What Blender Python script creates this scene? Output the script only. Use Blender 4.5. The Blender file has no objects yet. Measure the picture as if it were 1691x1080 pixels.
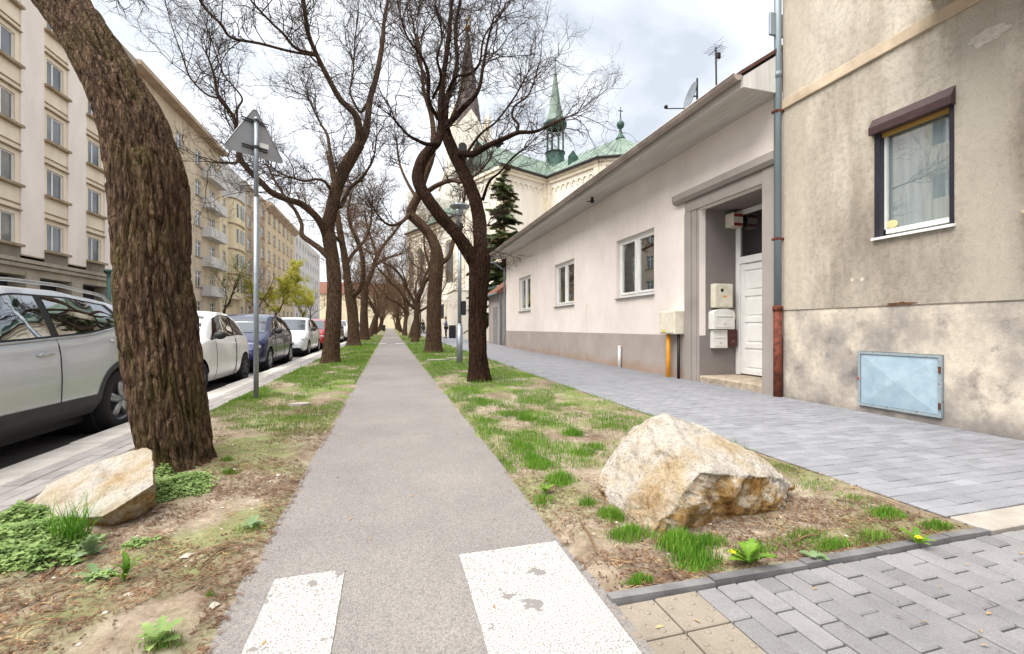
import bpy, bmesh, math, random
import numpy as np
from mathutils import Vector, Matrix

random.seed(7)
RNG = np.random.default_rng(11)
PI = math.pi
sc = bpy.context.scene
COL = sc.collection

# ------------------------------------------------------------------ camera
CAM_H, YAW, FPX, HV, UC = 1.1, math.radians(15.6), 724.0, 541.0, 845.5
CO, SI = math.cos(YAW), math.sin(YAW)
cam_d = bpy.data.cameras.new('camera')
cam_d.sensor_width = 36.0
cam_d.lens = 36.0 * FPX / 1691.0
cam_d.shift_y = (HV - 540.0) / 1691.0
cam_d.clip_start, cam_d.clip_end = 0.05, 2000.0
cam = bpy.data.objects.new('camera', cam_d)
cam.location = (0, 0, CAM_H)
cam.rotation_euler = (PI / 2, 0, -YAW)
COL.objects.link(cam)
sc.camera = cam

# ------------------------------------------------------------------ overcast sky, veiled sun, exposure
SUN_EL, SUN_AZ = math.radians(64), math.radians(245)      # azimuth measured clockwise from +Y
world = bpy.data.worlds.new('World'); sc.world = world; world.use_nodes = True
wt = world.node_tree; wt.nodes.clear()
def wn(t, **k):
    n = wt.nodes.new(t)
    for a, b in k.items(): setattr(n, a, b)
    return n
sky = wn('ShaderNodeTexSky', sky_type='NISHITA', sun_disc=False)
sky.sun_elevation, sky.sun_rotation = SUN_EL, SUN_AZ
sky.air_density, sky.dust_density = 1.0, 3.0
skm = wn('ShaderNodeVectorMath', operation='SCALE'); skm.inputs['Scale'].default_value = 0.10
wt.links.new(sky.outputs[0], skm.inputs[0])
tc = wn('ShaderNodeTexCoord')
mp = wn('ShaderNodeMapping'); mp.inputs['Scale'].default_value = (1.0, 1.0, 2.2); mp.inputs['Location'].default_value = (0.35, 0.0, 0.2)
nz = wn('ShaderNodeTexNoise'); nz.inputs['Scale'].default_value = 1.9; nz.inputs['Detail'].default_value = 7; nz.inputs['Roughness'].default_value = 0.52
nz.inputs['Distortion'].default_value = 0.35
wt.links.new(tc.outputs['Generated'], mp.inputs[0]); wt.links.new(mp.outputs[0], nz.inputs[0])
cr = wn('ShaderNodeValToRGB')
cr.color_ramp.elements[0].position = 0.32; cr.color_ramp.elements[0].color = (0.36, 0.39, 0.43, 1)
cr.color_ramp.elements[1].position = 0.66; cr.color_ramp.elements[1].color = (0.78, 0.79, 0.80, 1)
wt.links.new(nz.outputs[0], cr.inputs[0])
mx = wn('ShaderNodeMix', data_type='RGBA'); mx.inputs[0].default_value = 0.88
wt.links.new(skm.outputs[0], mx.inputs[6]); wt.links.new(cr.outputs[0], mx.inputs[7])
bg = wn('ShaderNodeBackground'); bg.inputs[1].default_value = 1.0
wt.links.new(mx.outputs[2], bg.inputs[0])
wo = wn('ShaderNodeOutputWorld'); wt.links.new(bg.outputs[0], wo.inputs[0])

sun_d = bpy.data.lights.new('sun', 'SUN'); sun_d.energy = 3.7; sun_d.angle = math.radians(64); sun_d.color = (1.0, 0.95, 0.88)
sun = bpy.data.objects.new('sun', sun_d); COL.objects.link(sun)
sdir = Vector((math.sin(SUN_AZ) * math.cos(SUN_EL), math.cos(SUN_AZ) * math.cos(SUN_EL), math.sin(SUN_EL)))
sun.rotation_euler = (-sdir).to_track_quat('-Z', 'Y').to_euler()
sun.location = sdir * 60

sc.render.engine = 'CYCLES'
vs = sc.view_settings
vs.view_transform = 'Standard'; vs.look = 'None'; vs.exposure = 1.15; vs.gamma = 1.0; vs.use_curve_mapping = False

# ------------------------------------------------------------------ helpers
def gz(y):                      # the street climbs gently away from the camera
    return 0.006 * np.clip(y, -20, 160)
def ray(u, v):
    dx = (u - UC) / FPX
    return CO * dx + SI, CO - SI * dx, (HV - v) / FPX
def at(u, v, t):                # a surveyed point: picture direction plus its distance along the view axis
    a, b, c = ray(u, v)
    return np.array((a * t, b * t, CAM_H + c * t))
def ground(u, v):
    a, b, c = ray(u, v); t = CAM_H / (0.006 * b - c)
    return np.array((a * t, b * t, CAM_H + c * t))
def S(r, g, b, k=1.0):          # sRGB 0-255 to linear
    f = lambda c: ((c / 255 + .055) / 1.055) ** 2.4 if c > 10 else c / 255 / 12.92
    return (f(r) * k, f(g) * k, f(b) * k)

_P = None
def vnoise(p, seed=0):          # value noise in 3D, numpy, 0..1
    p = np.asarray(p, float)
    i = np.floor(p).astype(np.int64); f = p - i; f = f * f * (3 - 2 * f)
    def h(a, b, c):
        n = (a * 73856093) ^ (b * 19349663) ^ (c * 83492791) ^ (seed * 2654435761)
        n = (n ^ (n >> 13)) * 1274126177 & 0x7fffffff
        n = (n ^ (n >> 16)) * 668265263 & 0x7fffffff
        return (n & 0xffffff) / float(0xffffff)
    x, y, z = i[..., 0], i[..., 1], i[..., 2]; r = 0
    for a in (0, 1):
        wa = f[..., 0] if a else 1 - f[..., 0]
        for b in (0, 1):
            wb = f[..., 1] if b else 1 - f[..., 1]
            for c in (0, 1):
                wc = f[..., 2] if c else 1 - f[..., 2]
                r = r + wa * wb * wc * h(x + a, y + b, z + c)
    return r
def fbm(p, o=4, seed=0):
    p = np.asarray(p, float); r = 0; a = .5; s = 0
    for k in range(o):
        r = r + a * vnoise(p * 2 ** k + 17.3 * k, seed + k); s += a; a *= .5
    return r / s

class MB:
    """collects geometry for ONE mesh object"""
    def __init__(s): s.v = []; s.f = []; s.n = 0
    def add(s, v, f):
        v = np.asarray(v, float).reshape(-1, 3); o = s.n
        s.v.append(v); s.n += len(v)
        if isinstance(f, np.ndarray): f = f.tolist()
        s.f.extend([[i + o for i in q] for q in f]); return s
    def box(s, x0, x1, y0, y1, z0, z1):
        v = [(x, y, z) for x in (x0, x1) for y in (y0, y1) for z in (z0, z1)]
        return s.add(v, [(0, 1, 3, 2), (4, 6, 7, 5), (0, 4, 5, 1), (2, 3, 7, 6), (0, 2, 6, 4), (1, 5, 7, 3)])
    def bbox(s, x0, x1, y0, y1, z0, z1, b=.01):      # box with bevelled edges
        c = np.array(((x0 + x1) / 2, (y0 + y1) / 2, (z0 + z1) / 2)); h = np.array(((x1 - x0) / 2, (y1 - y0) / 2, (z1 - z0) / 2))
        b = min(b, h.min() * .9); bm = bmesh.new(); bmesh.ops.create_cube(bm, size=2)
        for v in bm.verts: v.co = Vector((v.co.x * h[0], v.co.y * h[1], v.co.z * h[2]))
        bmesh.ops.bevel(bm, geom=bm.edges[:], offset=b, segments=1, affect='EDGES', profile=.5)
        bm.verts.index_update()
        s.add([tuple(Vector(c) + v.co) for v in bm.verts], [[v.index for v in f.verts] for f in bm.faces]); bm.free(); return s
    def hexa(s, b, t):          # bottom quad, top quad
        return s.add(list(b) + list(t), [(3, 2, 1, 0), (4, 5, 6, 7), (0, 1, 5, 4), (1, 2, 6, 5), (2, 3, 7, 6), (3, 0, 4, 7)])
    def prism(s, poly, vec):
        n = len(poly); p = [np.array(q, float) for q in poly]; q = [a + np.array(vec, float) for a in p]
        return s.add(p + q, [list(range(n))[::-1], list(range(n, 2 * n))] + [(i, (i + 1) % n, n + (i + 1) % n, n + i) for i in range(n)])
    def quad(s, *p): return s.add(p, [list(range(len(p)))])
    def grid(s, g):             # (n,m,3)
        g = np.asarray(g); n, m = g.shape[:2]
        i = np.arange(n * m).reshape(n, m)
        return s.add(g.reshape(-1, 3), np.stack((i[:-1, :-1], i[1:, :-1], i[1:, 1:], i[:-1, 1:]), -1).reshape(-1, 4))
    def tube(s, pts, r, n=8, cap=True, disp=None, flat=1.0):
        P = np.asarray(pts, float); k = len(P); r = np.broadcast_to(np.asarray(r, float), (k,))
        T = np.gradient(P, axis=0); T /= np.linalg.norm(T, axis=1)[:, None] + 1e-12
        ref = np.array((0, 0, 1.0)) if abs(T[0][2]) < .8 else np.array((1.0, 0, 0))
        a = np.cross(T[0], ref); a /= np.linalg.norm(a); A = []
        for t in T:
            a = a - t * a.dot(t); a /= np.linalg.norm(a); A.append(a.copy())
        A = np.array(A); B = np.cross(T, A)
        th = np.arange(n) * 2 * PI / n
        R = r[:, None] * np.ones(n)
        if disp is not None:
            L = np.concatenate(([0], np.cumsum(np.linalg.norm(np.diff(P, axis=0), axis=1))))
            R = R + disp(th[None, :] + 0 * L[:, None], L[:, None] + 0 * th[None, :], R)
        g = P[:, None] + R[..., None] * (np.cos(th)[None, :, None] * A[:, None] + flat * np.sin(th)[None, :, None] * B[:, None])
        i = np.arange(k * n).reshape(k, n); j = np.roll(i, -1, 1)
        f = np.stack((i[:-1], j[:-1], j[1:], i[1:]), -1).reshape(-1, 4).tolist()
        if cap: f += [list(i[0][::-1]), list(i[-1])]
        return s.add(g.reshape(-1, 3), f)
    def cyl(s, p, q, r, n=12, r2=None): return s.tube([p, q], [r, r if r2 is None else r2], n)
    def lathe(s, prof, c=(0, 0, 0), n=24, axis='z', a0=0, a1=2 * PI):
        pr = np.asarray(prof, float); full = abs(a1 - a0 - 2 * PI) < 1e-6
        th = a0 + (a1 - a0) * np.arange(n if full else n + 1) / n
        x = pr[:, 0][:, None] * np.cos(th); y = pr[:, 0][:, None] * np.sin(th); z = pr[:, 1][:, None] + 0 * th
        g = {'z': np.stack((x, y, z), -1), 'y': np.stack((x, z, y), -1), 'x': np.stack((z, x, y), -1)}[axis] + np.array(c, float)
        k, m = g.shape[:2]; i = np.arange(k * m).reshape(k, m); j = np.roll(i, -1, 1)
        if full: f = np.stack((i[:-1], j[:-1], j[1:], i[1:]), -1).reshape(-1, 4)
        else: f = np.stack((i[:-1, :-1], i[:-1, 1:], i[1:, 1:], i[1:, :-1]), -1).reshape(-1, 4)
        return s.add(g.reshape(-1, 3), f)
    def ball(s, c, r, n=16, m=10):
        r = np.broadcast_to(np.asarray(r, float), (3,)); ph = np.linspace(-PI / 2, PI / 2, m + 1); th = np.arange(n) * 2 * PI / n
        g = np.stack((np.cos(ph)[:, None] * np.cos(th), np.cos(ph)[:, None] * np.sin(th), np.sin(ph)[:, None] + 0 * th), -1) * r + np.array(c, float)
        i = np.arange((m + 1) * n).reshape(m + 1, n); j = np.roll(i, -1, 1)
        return s.add(g.reshape(-1, 3), np.stack((i[:-1], j[:-1], j[1:], i[1:]), -1).reshape(-1, 4))
    def rot(s, M):
        M = np.array(M); s.v = [v @ M[:3, :3].T + (M[:3, 3] if M.shape[0] == 4 else 0) for v in s.v]; return s
    def build(s, name, mat, parent=None, smooth=False, local=False, **props):
        V = np.concatenate(s.v) if s.v else np.zeros((0, 3))
        if parent is not None and not local: V = V - woff(parent)
        me = bpy.data.meshes.new(name); me.from_pydata(V.tolist(), [], s.f); me.update()
        if smooth: me.polygons.foreach_set('use_smooth', np.ones(len(me.polygons), bool))
        if mat is not None: me.materials.append(mat)
        o = bpy.data.objects.new(name, me); COL.objects.link(o)
        if parent is not None: o.parent = parent
        for k, v in props.items(): o[k] = v
        return o
def woff(o):
    r = np.zeros(3)
    while o is not None: r = r + np.array(o.location); o = o.parent
    return r
def fastmesh(name, V, F, mat, parent=None, smooth=False, **props):    # V (n,3), F (m,k) arrays: large meshes
    V = np.asarray(V, np.float32)
    if parent is not None: V = V - woff(parent).astype(np.float32)
    k = F.shape[1]; me = bpy.data.meshes.new(name)
    me.vertices.add(len(V)); me.vertices.foreach_set('co', V.ravel())
    me.loops.add(F.size); me.loops.foreach_set('vertex_index', F.astype(np.int32).ravel())
    me.polygons.add(len(F)); me.polygons.foreach_set('loop_start', np.arange(0, F.size, k, dtype=np.int32))
    if smooth: me.polygons.foreach_set('use_smooth', np.ones(len(F), bool))
    me.update(calc_edges=True); me.validate()
    if mat is not None: me.materials.append(mat)
    o = bpy.data.objects.new(name, me); COL.objects.link(o)
    if parent is not None: o.parent = parent
    for a, b in props.items(): o[a] = b
    return o
def thing(name, label, cat, loc=(0, 0, 0), rz=0, group=None):
    o = bpy.data.objects.new(name, None); COL.objects.link(o); o.empty_display_size = .2
    o.location = tuple(float(c) for c in loc); o.rotation_euler = (0, 0, rz); tag(o, label, cat, group); return o
def tag(o, label, cat, group=None, kind=None):
    if label: o['label'] = label
    if cat: o['category'] = cat
    if group: o['group'] = group
    if kind: o['kind'] = kind
    return o
def share(o, name, loc, parent=None, rz=None, scale=None):      # another object on the same mesh
    c = bpy.data.objects.new(name, o.data); COL.objects.link(c); c.location = tuple(float(a) for a in loc)
    if rz is not None: c.rotation_euler = (0, 0, rz)
    if scale is not None: c.scale = scale
    if parent is not None: c.parent = parent
    return c
def copy_tree(o, parent=None):
    c = o.copy(); COL.objects.link(c); c.parent = parent
    for ch in list(o.children): copy_tree(ch, c)
    return c
def spline(P, step):            # Catmull-Rom, columns are x y z r
    P = np.asarray(P, float)
    if len(P) == 2: P = np.array([P[0], (P[0] + P[1]) / 2, P[1]])
    Q = np.vstack((2 * P[0] - P[1], P, 2 * P[-1] - P[-2])); out = []
    for i in range(1, len(Q) - 2):
        p0, p1, p2, p3 = Q[i - 1:i + 3]; n = max(2, int(np.linalg.norm((p2 - p1)[:3]) / step)); t = np.arange(n)[:, None] / n
        out.append(.5 * (2 * p1 + (p2 - p0) * t + (2 * p0 - 5 * p1 + 4 * p2 - p3) * t ** 2 + (3 * p1 - p0 - 3 * p2 + p3) * t ** 3))
    out.append(P[-1:]); return np.vstack(out)

# ------------------------------------------------------------------ materials
class NT:
    def __init__(s, name):
        s.m = bpy.data.materials.new(name); s.m.use_nodes = True; s.t = s.m.node_tree
        s.b = s.t.nodes['Principled BSDF']; s.o = s.t.nodes['Material Output']; s._pos = None
    def n(s, typ, ins=None, **k):
        x = s.t.nodes.new(typ)
        for a, b in k.items(): setattr(x, a, b)
        for a, b in (ins or {}).items(): s.set(x.inputs[a], b)
        return x
    def set(s, sock, b):
        if isinstance(b, bpy.types.NodeSocket): s.t.links.new(b, sock)
        else:
            if isinstance(b, tuple) and len(b) == 3 and sock.type == 'RGBA': b = b + (1,)
            sock.default_value = b
    def pos(s):
        if s._pos is None: s._pos = s.n('ShaderNodeNewGeometry').outputs['Position']
        return s._pos
    def obj(s): return s.n('ShaderNodeTexCoord').outputs['Object']
    def map(s, scale=(1, 1, 1), src=None, rot=(0, 0, 0), loc=(0, 0, 0)):
        return s.n('ShaderNodeMapping', {0: src or s.pos(), 'Scale': scale, 'Rotation': rot, 'Location': loc}).outputs[0]
    def noise(s, scale, detail=5, rough=.55, vec=None, dist=0):
        return s.n('ShaderNodeTexNoise', {'Vector': vec or s.pos(), 'Scale': scale, 'Detail': detail, 'Roughness': rough, 'Distortion': dist}).outputs[0]
    def vor(s, scale, vec=None, feature='F1', out=0):
        return s.n('ShaderNodeTexVoronoi', {'Vector': vec or s.pos(), 'Scale': scale}, feature=feature).outputs[out]
    def ramp(s, fac, stops):
        r = s.n('ShaderNodeValToRGB', {0: fac}); e = r.color_ramp.elements
        while len(e) < len(stops): e.new(.5)
        for q, (p, c) in zip(e, stops):
            q.position = p; q.color = (c + (1,)) if isinstance(c, tuple) else (c, c, c, 1)
        return r.outputs[0]
    def mix(s, fac, a, b, mode='MIX'):
        m = s.n('ShaderNodeMix', data_type='RGBA', blend_type=mode); s.set(m.inputs[0], fac); s.set(m.inputs[6], a); s.set(m.inputs[7], b); return m.outputs[2]
    def math(s, op, a, b=0.0): return s.n('ShaderNodeMath', {0: a, 1: b}, operation=op).outputs[0]
    def sep(s, v): return s.n('ShaderNodeSeparateXYZ', {0: v}).outputs
    def rand(s): return s.n('ShaderNodeObjectInfo').outputs['Random']
    def vary(s, col, amt): # per-object brightness
        f = s.math('MULTIPLY_ADD', s.rand(), 2 * amt); f.node.inputs[2].default_value = 1 - amt
        return s.n('ShaderNodeVectorMath', {0: col, 'Scale': f}, operation='SCALE').outputs[0]
    def bump(s, h, strength=.4, dist=.01, normal=None):
        b = s.n('ShaderNodeBump', {'Height': h, 'Strength': strength, 'Distance': dist})
        if normal is not None: s.set(b.inputs['Normal'], normal)
        return b.outputs[0]
    def done(s, color=None, rough=.8, metal=0.0, spec=.35, normal=None, **kw):
        if color is not None: s.set(s.b.inputs['Base Color'], color)
        s.set(s.b.inputs['Roughness'], rough); s.set(s.b.inputs['Metallic'], metal); s.set(s.b.inputs['Specular IOR Level'], spec)
        if normal is not None: s.set(s.b.inputs['Normal'], normal)
        for k, v in kw.items(): s.set(s.b.inputs[k.replace('_', ' ')], v)
        return s.m
def plain(name, c, c2=None, scale=3.0, rough=.8, bump=.15, bscale=80, dist=.004, metal=0.0, spec=.35, st=(1, 1, 1), lo=.35, hi=.65, rand=0.0):
    n = NT(name); c2 = c2 or tuple(x * .78 for x in c)
    f = n.noise(scale, 6, .6, n.map(st)); col = n.ramp(f, [(lo, c2), (hi, c)])
    if rand: col = n.vary(col, rand)
    nm = n.bump(n.noise(bscale, 4), bump, dist) if bump else None
    return n.done(col, rough, metal, spec, nm)
M = {}
def mk_glass(name, tint=(.92, .95, .95), fac=.15, edge=.6):
    n = NT(name); lw = n.n('ShaderNodeLayerWeight', {0: .35}).outputs['Facing']
    f = n.math('MULTIPLY_ADD', lw, edge); f.node.inputs[2].default_value = fac
    tr = n.n('ShaderNodeBsdfTransparent', {0: tint}).outputs[0]
    gl = n.n('ShaderNodeBsdfGlossy', {0: (.95, .97, 1.0), 1: .015}).outputs[0]
    ms = n.n('ShaderNodeMixShader', {0: f, 1: tr, 2: gl}).outputs[0]
    n.t.links.new(ms, n.o.inputs[0]); return n.m
M['glass'] = mk_glass('window_glass')
M['carglass'] = mk_glass('car_glass', (.16, .19, .19), .12, .7)
M['lampglass'] = mk_glass('lamp_glass', (.85, .87, .85), .12, .5)
M['white'] = plain('white_paint', S(245, 244, 242, .9), S(232, 231, 228, .88), 2, .35, .05, 60, .002, 0, .5)
M['greywin'] = plain('window_trim_grey', (.25, .24, .24), rough=.5)
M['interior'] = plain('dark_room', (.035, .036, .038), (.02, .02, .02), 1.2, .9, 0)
M['curtain'] = plain('net_curtain', S(228, 232, 232, .85), S(200, 206, 208, .8), 5, .9, .3, 16, .01, 0, .1, (1, 9, .3))
M['blind'] = plain('grey_blind', (.33, .33, .33), (.24, .24, .24), 2, .8, .1, 30, .004, 0, .2, (1, 1, 8))
M['black'] = plain('black_plastic', (.018, .018, .02), rough=.55, bump=.05)
M['galv'] = plain('galvanised_steel', S(150, 158, 164, .95), S(128, 137, 145, .95), 9, .42, .03, 60, .002, .55, .5)
M['zinc'] = plain('zinc_sheet', S(150, 164, 172, .9), S(118, 132, 140, .9), 3, .5, .04, 60, .002, .3, .5, (1, 1, .2))
M['signback'] = plain('sign_back_grey', S(150, 152, 156), S(138, 140, 144), 4, .5, .02, 50, .002, .3, .4)
M['dark'] = plain('dark_metal', (.03, .031, .034), rough=.5, bump=.1)
M['rust'] = plain('rusty_iron', S(120, 62, 46), S(70, 36, 28), 14, .85, .4, 60, .004)
M['orange'] = plain('orange_pipe_paint', S(236, 160, 30), S(214, 132, 20), 6, .5, .1)

def asphalt(name, c, c2, speck, big=0.9):
    n = NT(name)
    a = n.ramp(n.noise(big, 7, .65), [(.36, c2), (.62, c)])
    a = n.mix(.55, a, n.ramp(n.noise(.45, 6, .7, n.map((1, .35, 1))), [(.35, .88), (.6, 1.06)]), 'MULTIPLY')
    v = n.ramp(n.vor(150, out=1), [(0.0, .62), (.5, 1.0), (1.0, 1.30)])
    col = n.mix(.85, a, v, 'MULTIPLY')
    st = n.ramp(n.noise(330, 2), [(.62, 0.0), (.72, 1.0)])
    col = n.mix(st, col, speck)
    nm = n.bump(n.vor(210), .55, .004); nm = n.bump(n.noise(3, 5), .2, .02, nm)
    return n.done(col, .9, 0, .25, nm)
M['path'] = asphalt('path_asphalt', S(192, 186, 182, .405), S(178, 172, 169, .395), (.40, .39, .38))
M['road'] = asphalt('road_asphalt', (.14, .13, .13), (.10, .095, .095), (.25, .24, .23))
# worn road paint: white with aggregate showing through
n = NT('worn_white_paint')
sp = n.ramp(n.noise(150, 3, .7), [(.43, 0.0), (.54, 1.0)])
big = n.ramp(n.noise(5.5, 6, .62, n.map((1, 1, 1), loc=(.7, .3, 0))), [(.385, 0.0), (.40, 1.0)])
f = n.math('MULTIPLY', sp, big)
M['paint'] = n.done(n.mix(f, (.18, .17, .163), (.47, .46, .445)), .75, 0, .3, n.bump(n.noise(170, 3), .5, .003))
# soil with worn, mossy and littered zones
n = NT('verge_soil')
a = n.ramp(n.noise(2.2, 7, .62), [(.30, S(146, 128, 112, .5)), (.5, S(192, 177, 157, .52)), (.72, S(214, 203, 187, .57))])
b = n.ramp(n.noise(14, 6, .65), [(.35, (.55, .5, .44)), (.65, (1.1, 1.08, 1.05))])
col = n.mix(.75, a, b, 'MULTIPLY')
moss = n.ramp(n.noise(1.3, 6, .6, n.map((1, 1, 1), loc=(3, 7, 0))), [(.47, 0.0), (.60, .85)])
yfar = n.math('MULTIPLY', n.math('SUBTRACT', n.sep(n.pos())[1], 3.0), .13)
yf = n.n('ShaderNodeClamp', {0: yfar}).outputs[0]
green = n.ramp(n.noise(9, 5, .6), [(.3, S(112, 144, 58, .46)), (.7, S(158, 182, 92, .52))])
mf = n.math('MULTIPLY', moss, n.math('MULTIPLY_ADD', yf, .75)); mf.node.inputs[2].default_value = .35
col = n.mix(mf, col, green)
pb = n.ramp(n.vor(90, out=1), [(0, .72), (1, 1.2)])
col = n.mix(.6, col, pb, 'MULTIPLY')
M['soil'] = n.done(col, .97, 0, .1, n.bump(n.noise(60, 6, .7), .8, .012))
def paver(name, c, c2):
    n = NT(name)
    a = n.ramp(n.noise(3.0, 6, .6), [(.3, c2), (.7, c)])
    a = n.mix(.6, a, n.ramp(n.noise(170, 3), [(.3, .72), (.7, 1.22)]), 'MULTIPLY')
    st = n.ramp(n.noise(11, 6, .7), [(.55, (1, 1, 1)), (.75, (.78, .74, .68))]); a = n.mix(.7, a, st, 'MULTIPLY')
    a = n.vary(a, .13)
    return n.done(a, .85, 0, .3, n.bump(n.noise(140, 4, .7), .45, .003))
M['paver'] = paver('grey_paver', S(170, 169, 171, .53), S(150, 149, 152, .51))
M['paver_blue'] = paver('blue_grey_paver', S(176, 178, 185, .53), S(158, 160, 168, .51))
M['paver_strip'] = paver('weathered_strip_paver', S(186, 181, 178, .66), S(168, 163, 161, .64))
M['tactile'] = paver('tactile_tile', S(174, 164, 150, .54), S(154, 144, 130, .52))
M['joint'] = plain('joint_sand', (.12, .10, .08), (.06, .05, .045), 20, .95, .5, 120, .005)
M['kerb'] = plain('kerb_concrete', S(220, 215, 208, .72), S(198, 192, 186, .7), 5, .9, .3, 110, .004, rand=.08)
M['edging'] = plain('edging_dark', S(138, 137, 138, .62), S(112, 111, 113, .58), 8, .88, .35, 110, .004, rand=.1)
M['slab'] = plain('pale_slab', S(214, 206, 197, .5), S(194, 185, 174, .48), 6, .9, .3, 100, .004)
# joint-textured far pavement
n = NT('far_pavement')
bt = n.n('ShaderNodeTexBrick', {'Vector': n.pos(), 'Color1': S(176, 178, 185, .53), 'Color2': S(160, 162, 170, .51), 'Mortar': (.22, .21, .21), 'Scale': 5.0, 'Mortar Size': .012, 'Brick Width': 1.0, 'Row Height': .5})
M['farpave'] = n.done(n.mix(.5, bt.outputs[0], n.ramp(n.noise(1.5, 5), [(.3, .75), (.7, 1.1)]), 'MULTIPLY'), .88, 0, .3, n.bump(n.noise(120, 3), .3, .003))

# bark
def bark(name, c, c2, c3, moss=0.0):
    n = NT(name)
    vz = n.map((1, 1, .185))
    a = n.ramp(n.noise(42, 8, .75, vz), [(.36, c2), (.48, c), (.64, c3)])
    a = n.mix(.7, a, n.ramp(n.noise(3, 4), [(.3, .65), (.7, 1.25)]), 'MULTIPLY')
    if moss:
        z = n.sep(n.pos())[2]; g = n.ramp(n.noise(5, 5, .6, n.map((1, 1, .4))), [(.48, 0.0), (.66, moss)])
        a = n.mix(g, a, S(104, 98, 44, .55))
    wv = n.n('ShaderNodeMix', {0: .10, 4: vz, 5: n.n('ShaderNodeTexNoise', {'Vector': vz, 'Scale': 14, 'Detail': 3}).outputs[1]}, data_type='VECTOR').outputs[1]
    ed = n.vor(30, wv, 'DISTANCE_TO_EDGE'); rid = n.ramp(ed, [(.0, 0.0), (.22, 1.0)])
    nm = n.bump(rid, 1.0, .022); nm = n.bump(n.noise(60, 8, .75, vz), .9, .014, nm)
    nm = n.bump(n.noise(150, 4, .7, n.map((1, 1, .5))), .7, .005, nm)
    return n.done(a, .93, 0, .12, nm)
M['bark'] = bark('tree_bark', S(114, 91, 73, .54), S(72, 55, 45, .45), S(166, 138, 112, .58), .5)
M['bark2'] = bark('avenue_bark', S(112, 88, 72, .5), S(68, 51, 42, .44), S(152, 124, 100, .55), .3)
M['bark_dark'] = bark('dark_bark', S(80, 56, 45, .34), S(46, 31, 25, .28), S(122, 90, 70, .38), .08)  # darker brown bark with very little moss
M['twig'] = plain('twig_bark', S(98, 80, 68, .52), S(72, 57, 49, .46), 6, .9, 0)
M['twig_far'] = plain('hazed_twig_bark', S(140, 112, 84, .62), S(108, 84, 64, .55), 6, .9, 0)  # tan, paler than near twigs: distance haze put into the colour
def leafmat(name, c, c2, scale=6, tr=.25):
    n = NT(name); col = n.ramp(n.noise(scale, 4), [(.3, c2), (.7, c)])
    n.done(col, .6, 0, .3)
    t = n.n('ShaderNodeBsdfTranslucent', {0: col}).outputs[0]
    ms = n.n('ShaderNodeMixShader', {0: tr, 1: n.b.outputs[0], 2: t}).outputs[0]; n.t.links.new(ms, n.o.inputs[0]); return n.m
M['grass'] = leafmat('grass_blades', S(132, 186, 58, .64), S(88, 146, 36, .56), 5)
M['grass_dry'] = leafmat('dry_grass', S(176, 192, 96, .6), S(138, 164, 70, .54), 5)
M['clover'] = leafmat('ground_cover_leaves', S(172, 198, 122, .66), S(128, 164, 88, .58), 9)
M['dandelion'] = leafmat('dandelion_leaves', S(138, 180, 60, .65), S(98, 146, 44, .58), 9)
M['silverleaf'] = leafmat('silver_green_leaves', S(164, 186, 140, .7), S(124, 156, 104, .62), 9)
M['yellow'] = plain('dandelion_yellow', S(252, 206, 20), S(240, 184, 10), 30, .7, 0)
M['litter'] = plain('dry_litter', S(160, 122, 92, .52), S(112, 80, 60, .48), 7, .9, 0)
M['litter2'] = plain('straw_litter', S(214, 180, 128, .66), S(168, 130, 84, .62), 7, .9, 0)
M['pebble'] = plain('pebble', S(216, 206, 194, .72), S(170, 160, 148, .7), 40, .9, 0)
M['spring'] = leafmat('spring_leaves', S(222, 216, 106, .92), S(190, 194, 74, .84), .9, .45)
M['conifer'] = leafmat('conifer_needles', S(116, 134, 78, .62), S(70, 92, 54, .5), 1.3, .15)
M['conifer_b'] = leafmat('brown_conifer_tips', S(140, 126, 78, .62), S(104, 96, 56, .55), 1.3, .15)
# granite
n = NT('granite_boulder')
a = n.ramp(n.noise(3.2, 7, .65), [(.30, S(200, 166, 118, .64)), (.40, S(224, 204, 172, .68)), (.56, S(236, 228, 216, .70)), (.8, S(200, 192, 184, .62))])
rust = n.ramp(n.noise(2.3, 6, .65, n.map((1, 1, 1.6), loc=(5, 2, 9))), [(.56, 0.0), (.70, .7)])
iron = n.n('ShaderNodeAttribute', attribute_name='iron').outputs['Fac']            # iron staining of the broken faces, stored with the stone
a = n.mix(rust, a, n.ramp(n.noise(30, 5), [(.3, S(166, 122, 66, .62)), (.7, S(208, 168, 110, .68))]))
och = n.ramp(n.noise(6.5, 8, .7), [(.30, S(112, 80, 44, .6)), (.40, S(176, 130, 70, .7)), (.50, S(204, 168, 114, .76)), (.60, S(230, 218, 198, .82)), (.75, S(186, 136, 72, .7))])
fi = n.ramp(n.math('ADD', iron, n.math('MULTIPLY', n.math('SUBTRACT', n.noise(9, 6, .7), .5), .9)), [(.42, 0.0), (.60, 1.0)])
a = n.mix(fi, a, och)
spk = n.ramp(n.noise(70, 5, .75), [(.36, .22), (.47, 1.0)]); a = n.mix(.62, a, spk, 'MULTIPLY')
a = n.mix(.6, a, n.ramp(n.noise(15, 7, .72), [(.32, .6), (.52, 1.12)]), 'MULTIPLY')
nm = n.bump(n.noise(24, 9, .75), 1.0, .05); nm = n.bump(n.noise(120, 4, .7), .6, .005, nm)
M['granite'] = n.done(a, .92, 0, .2, nm)
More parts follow.
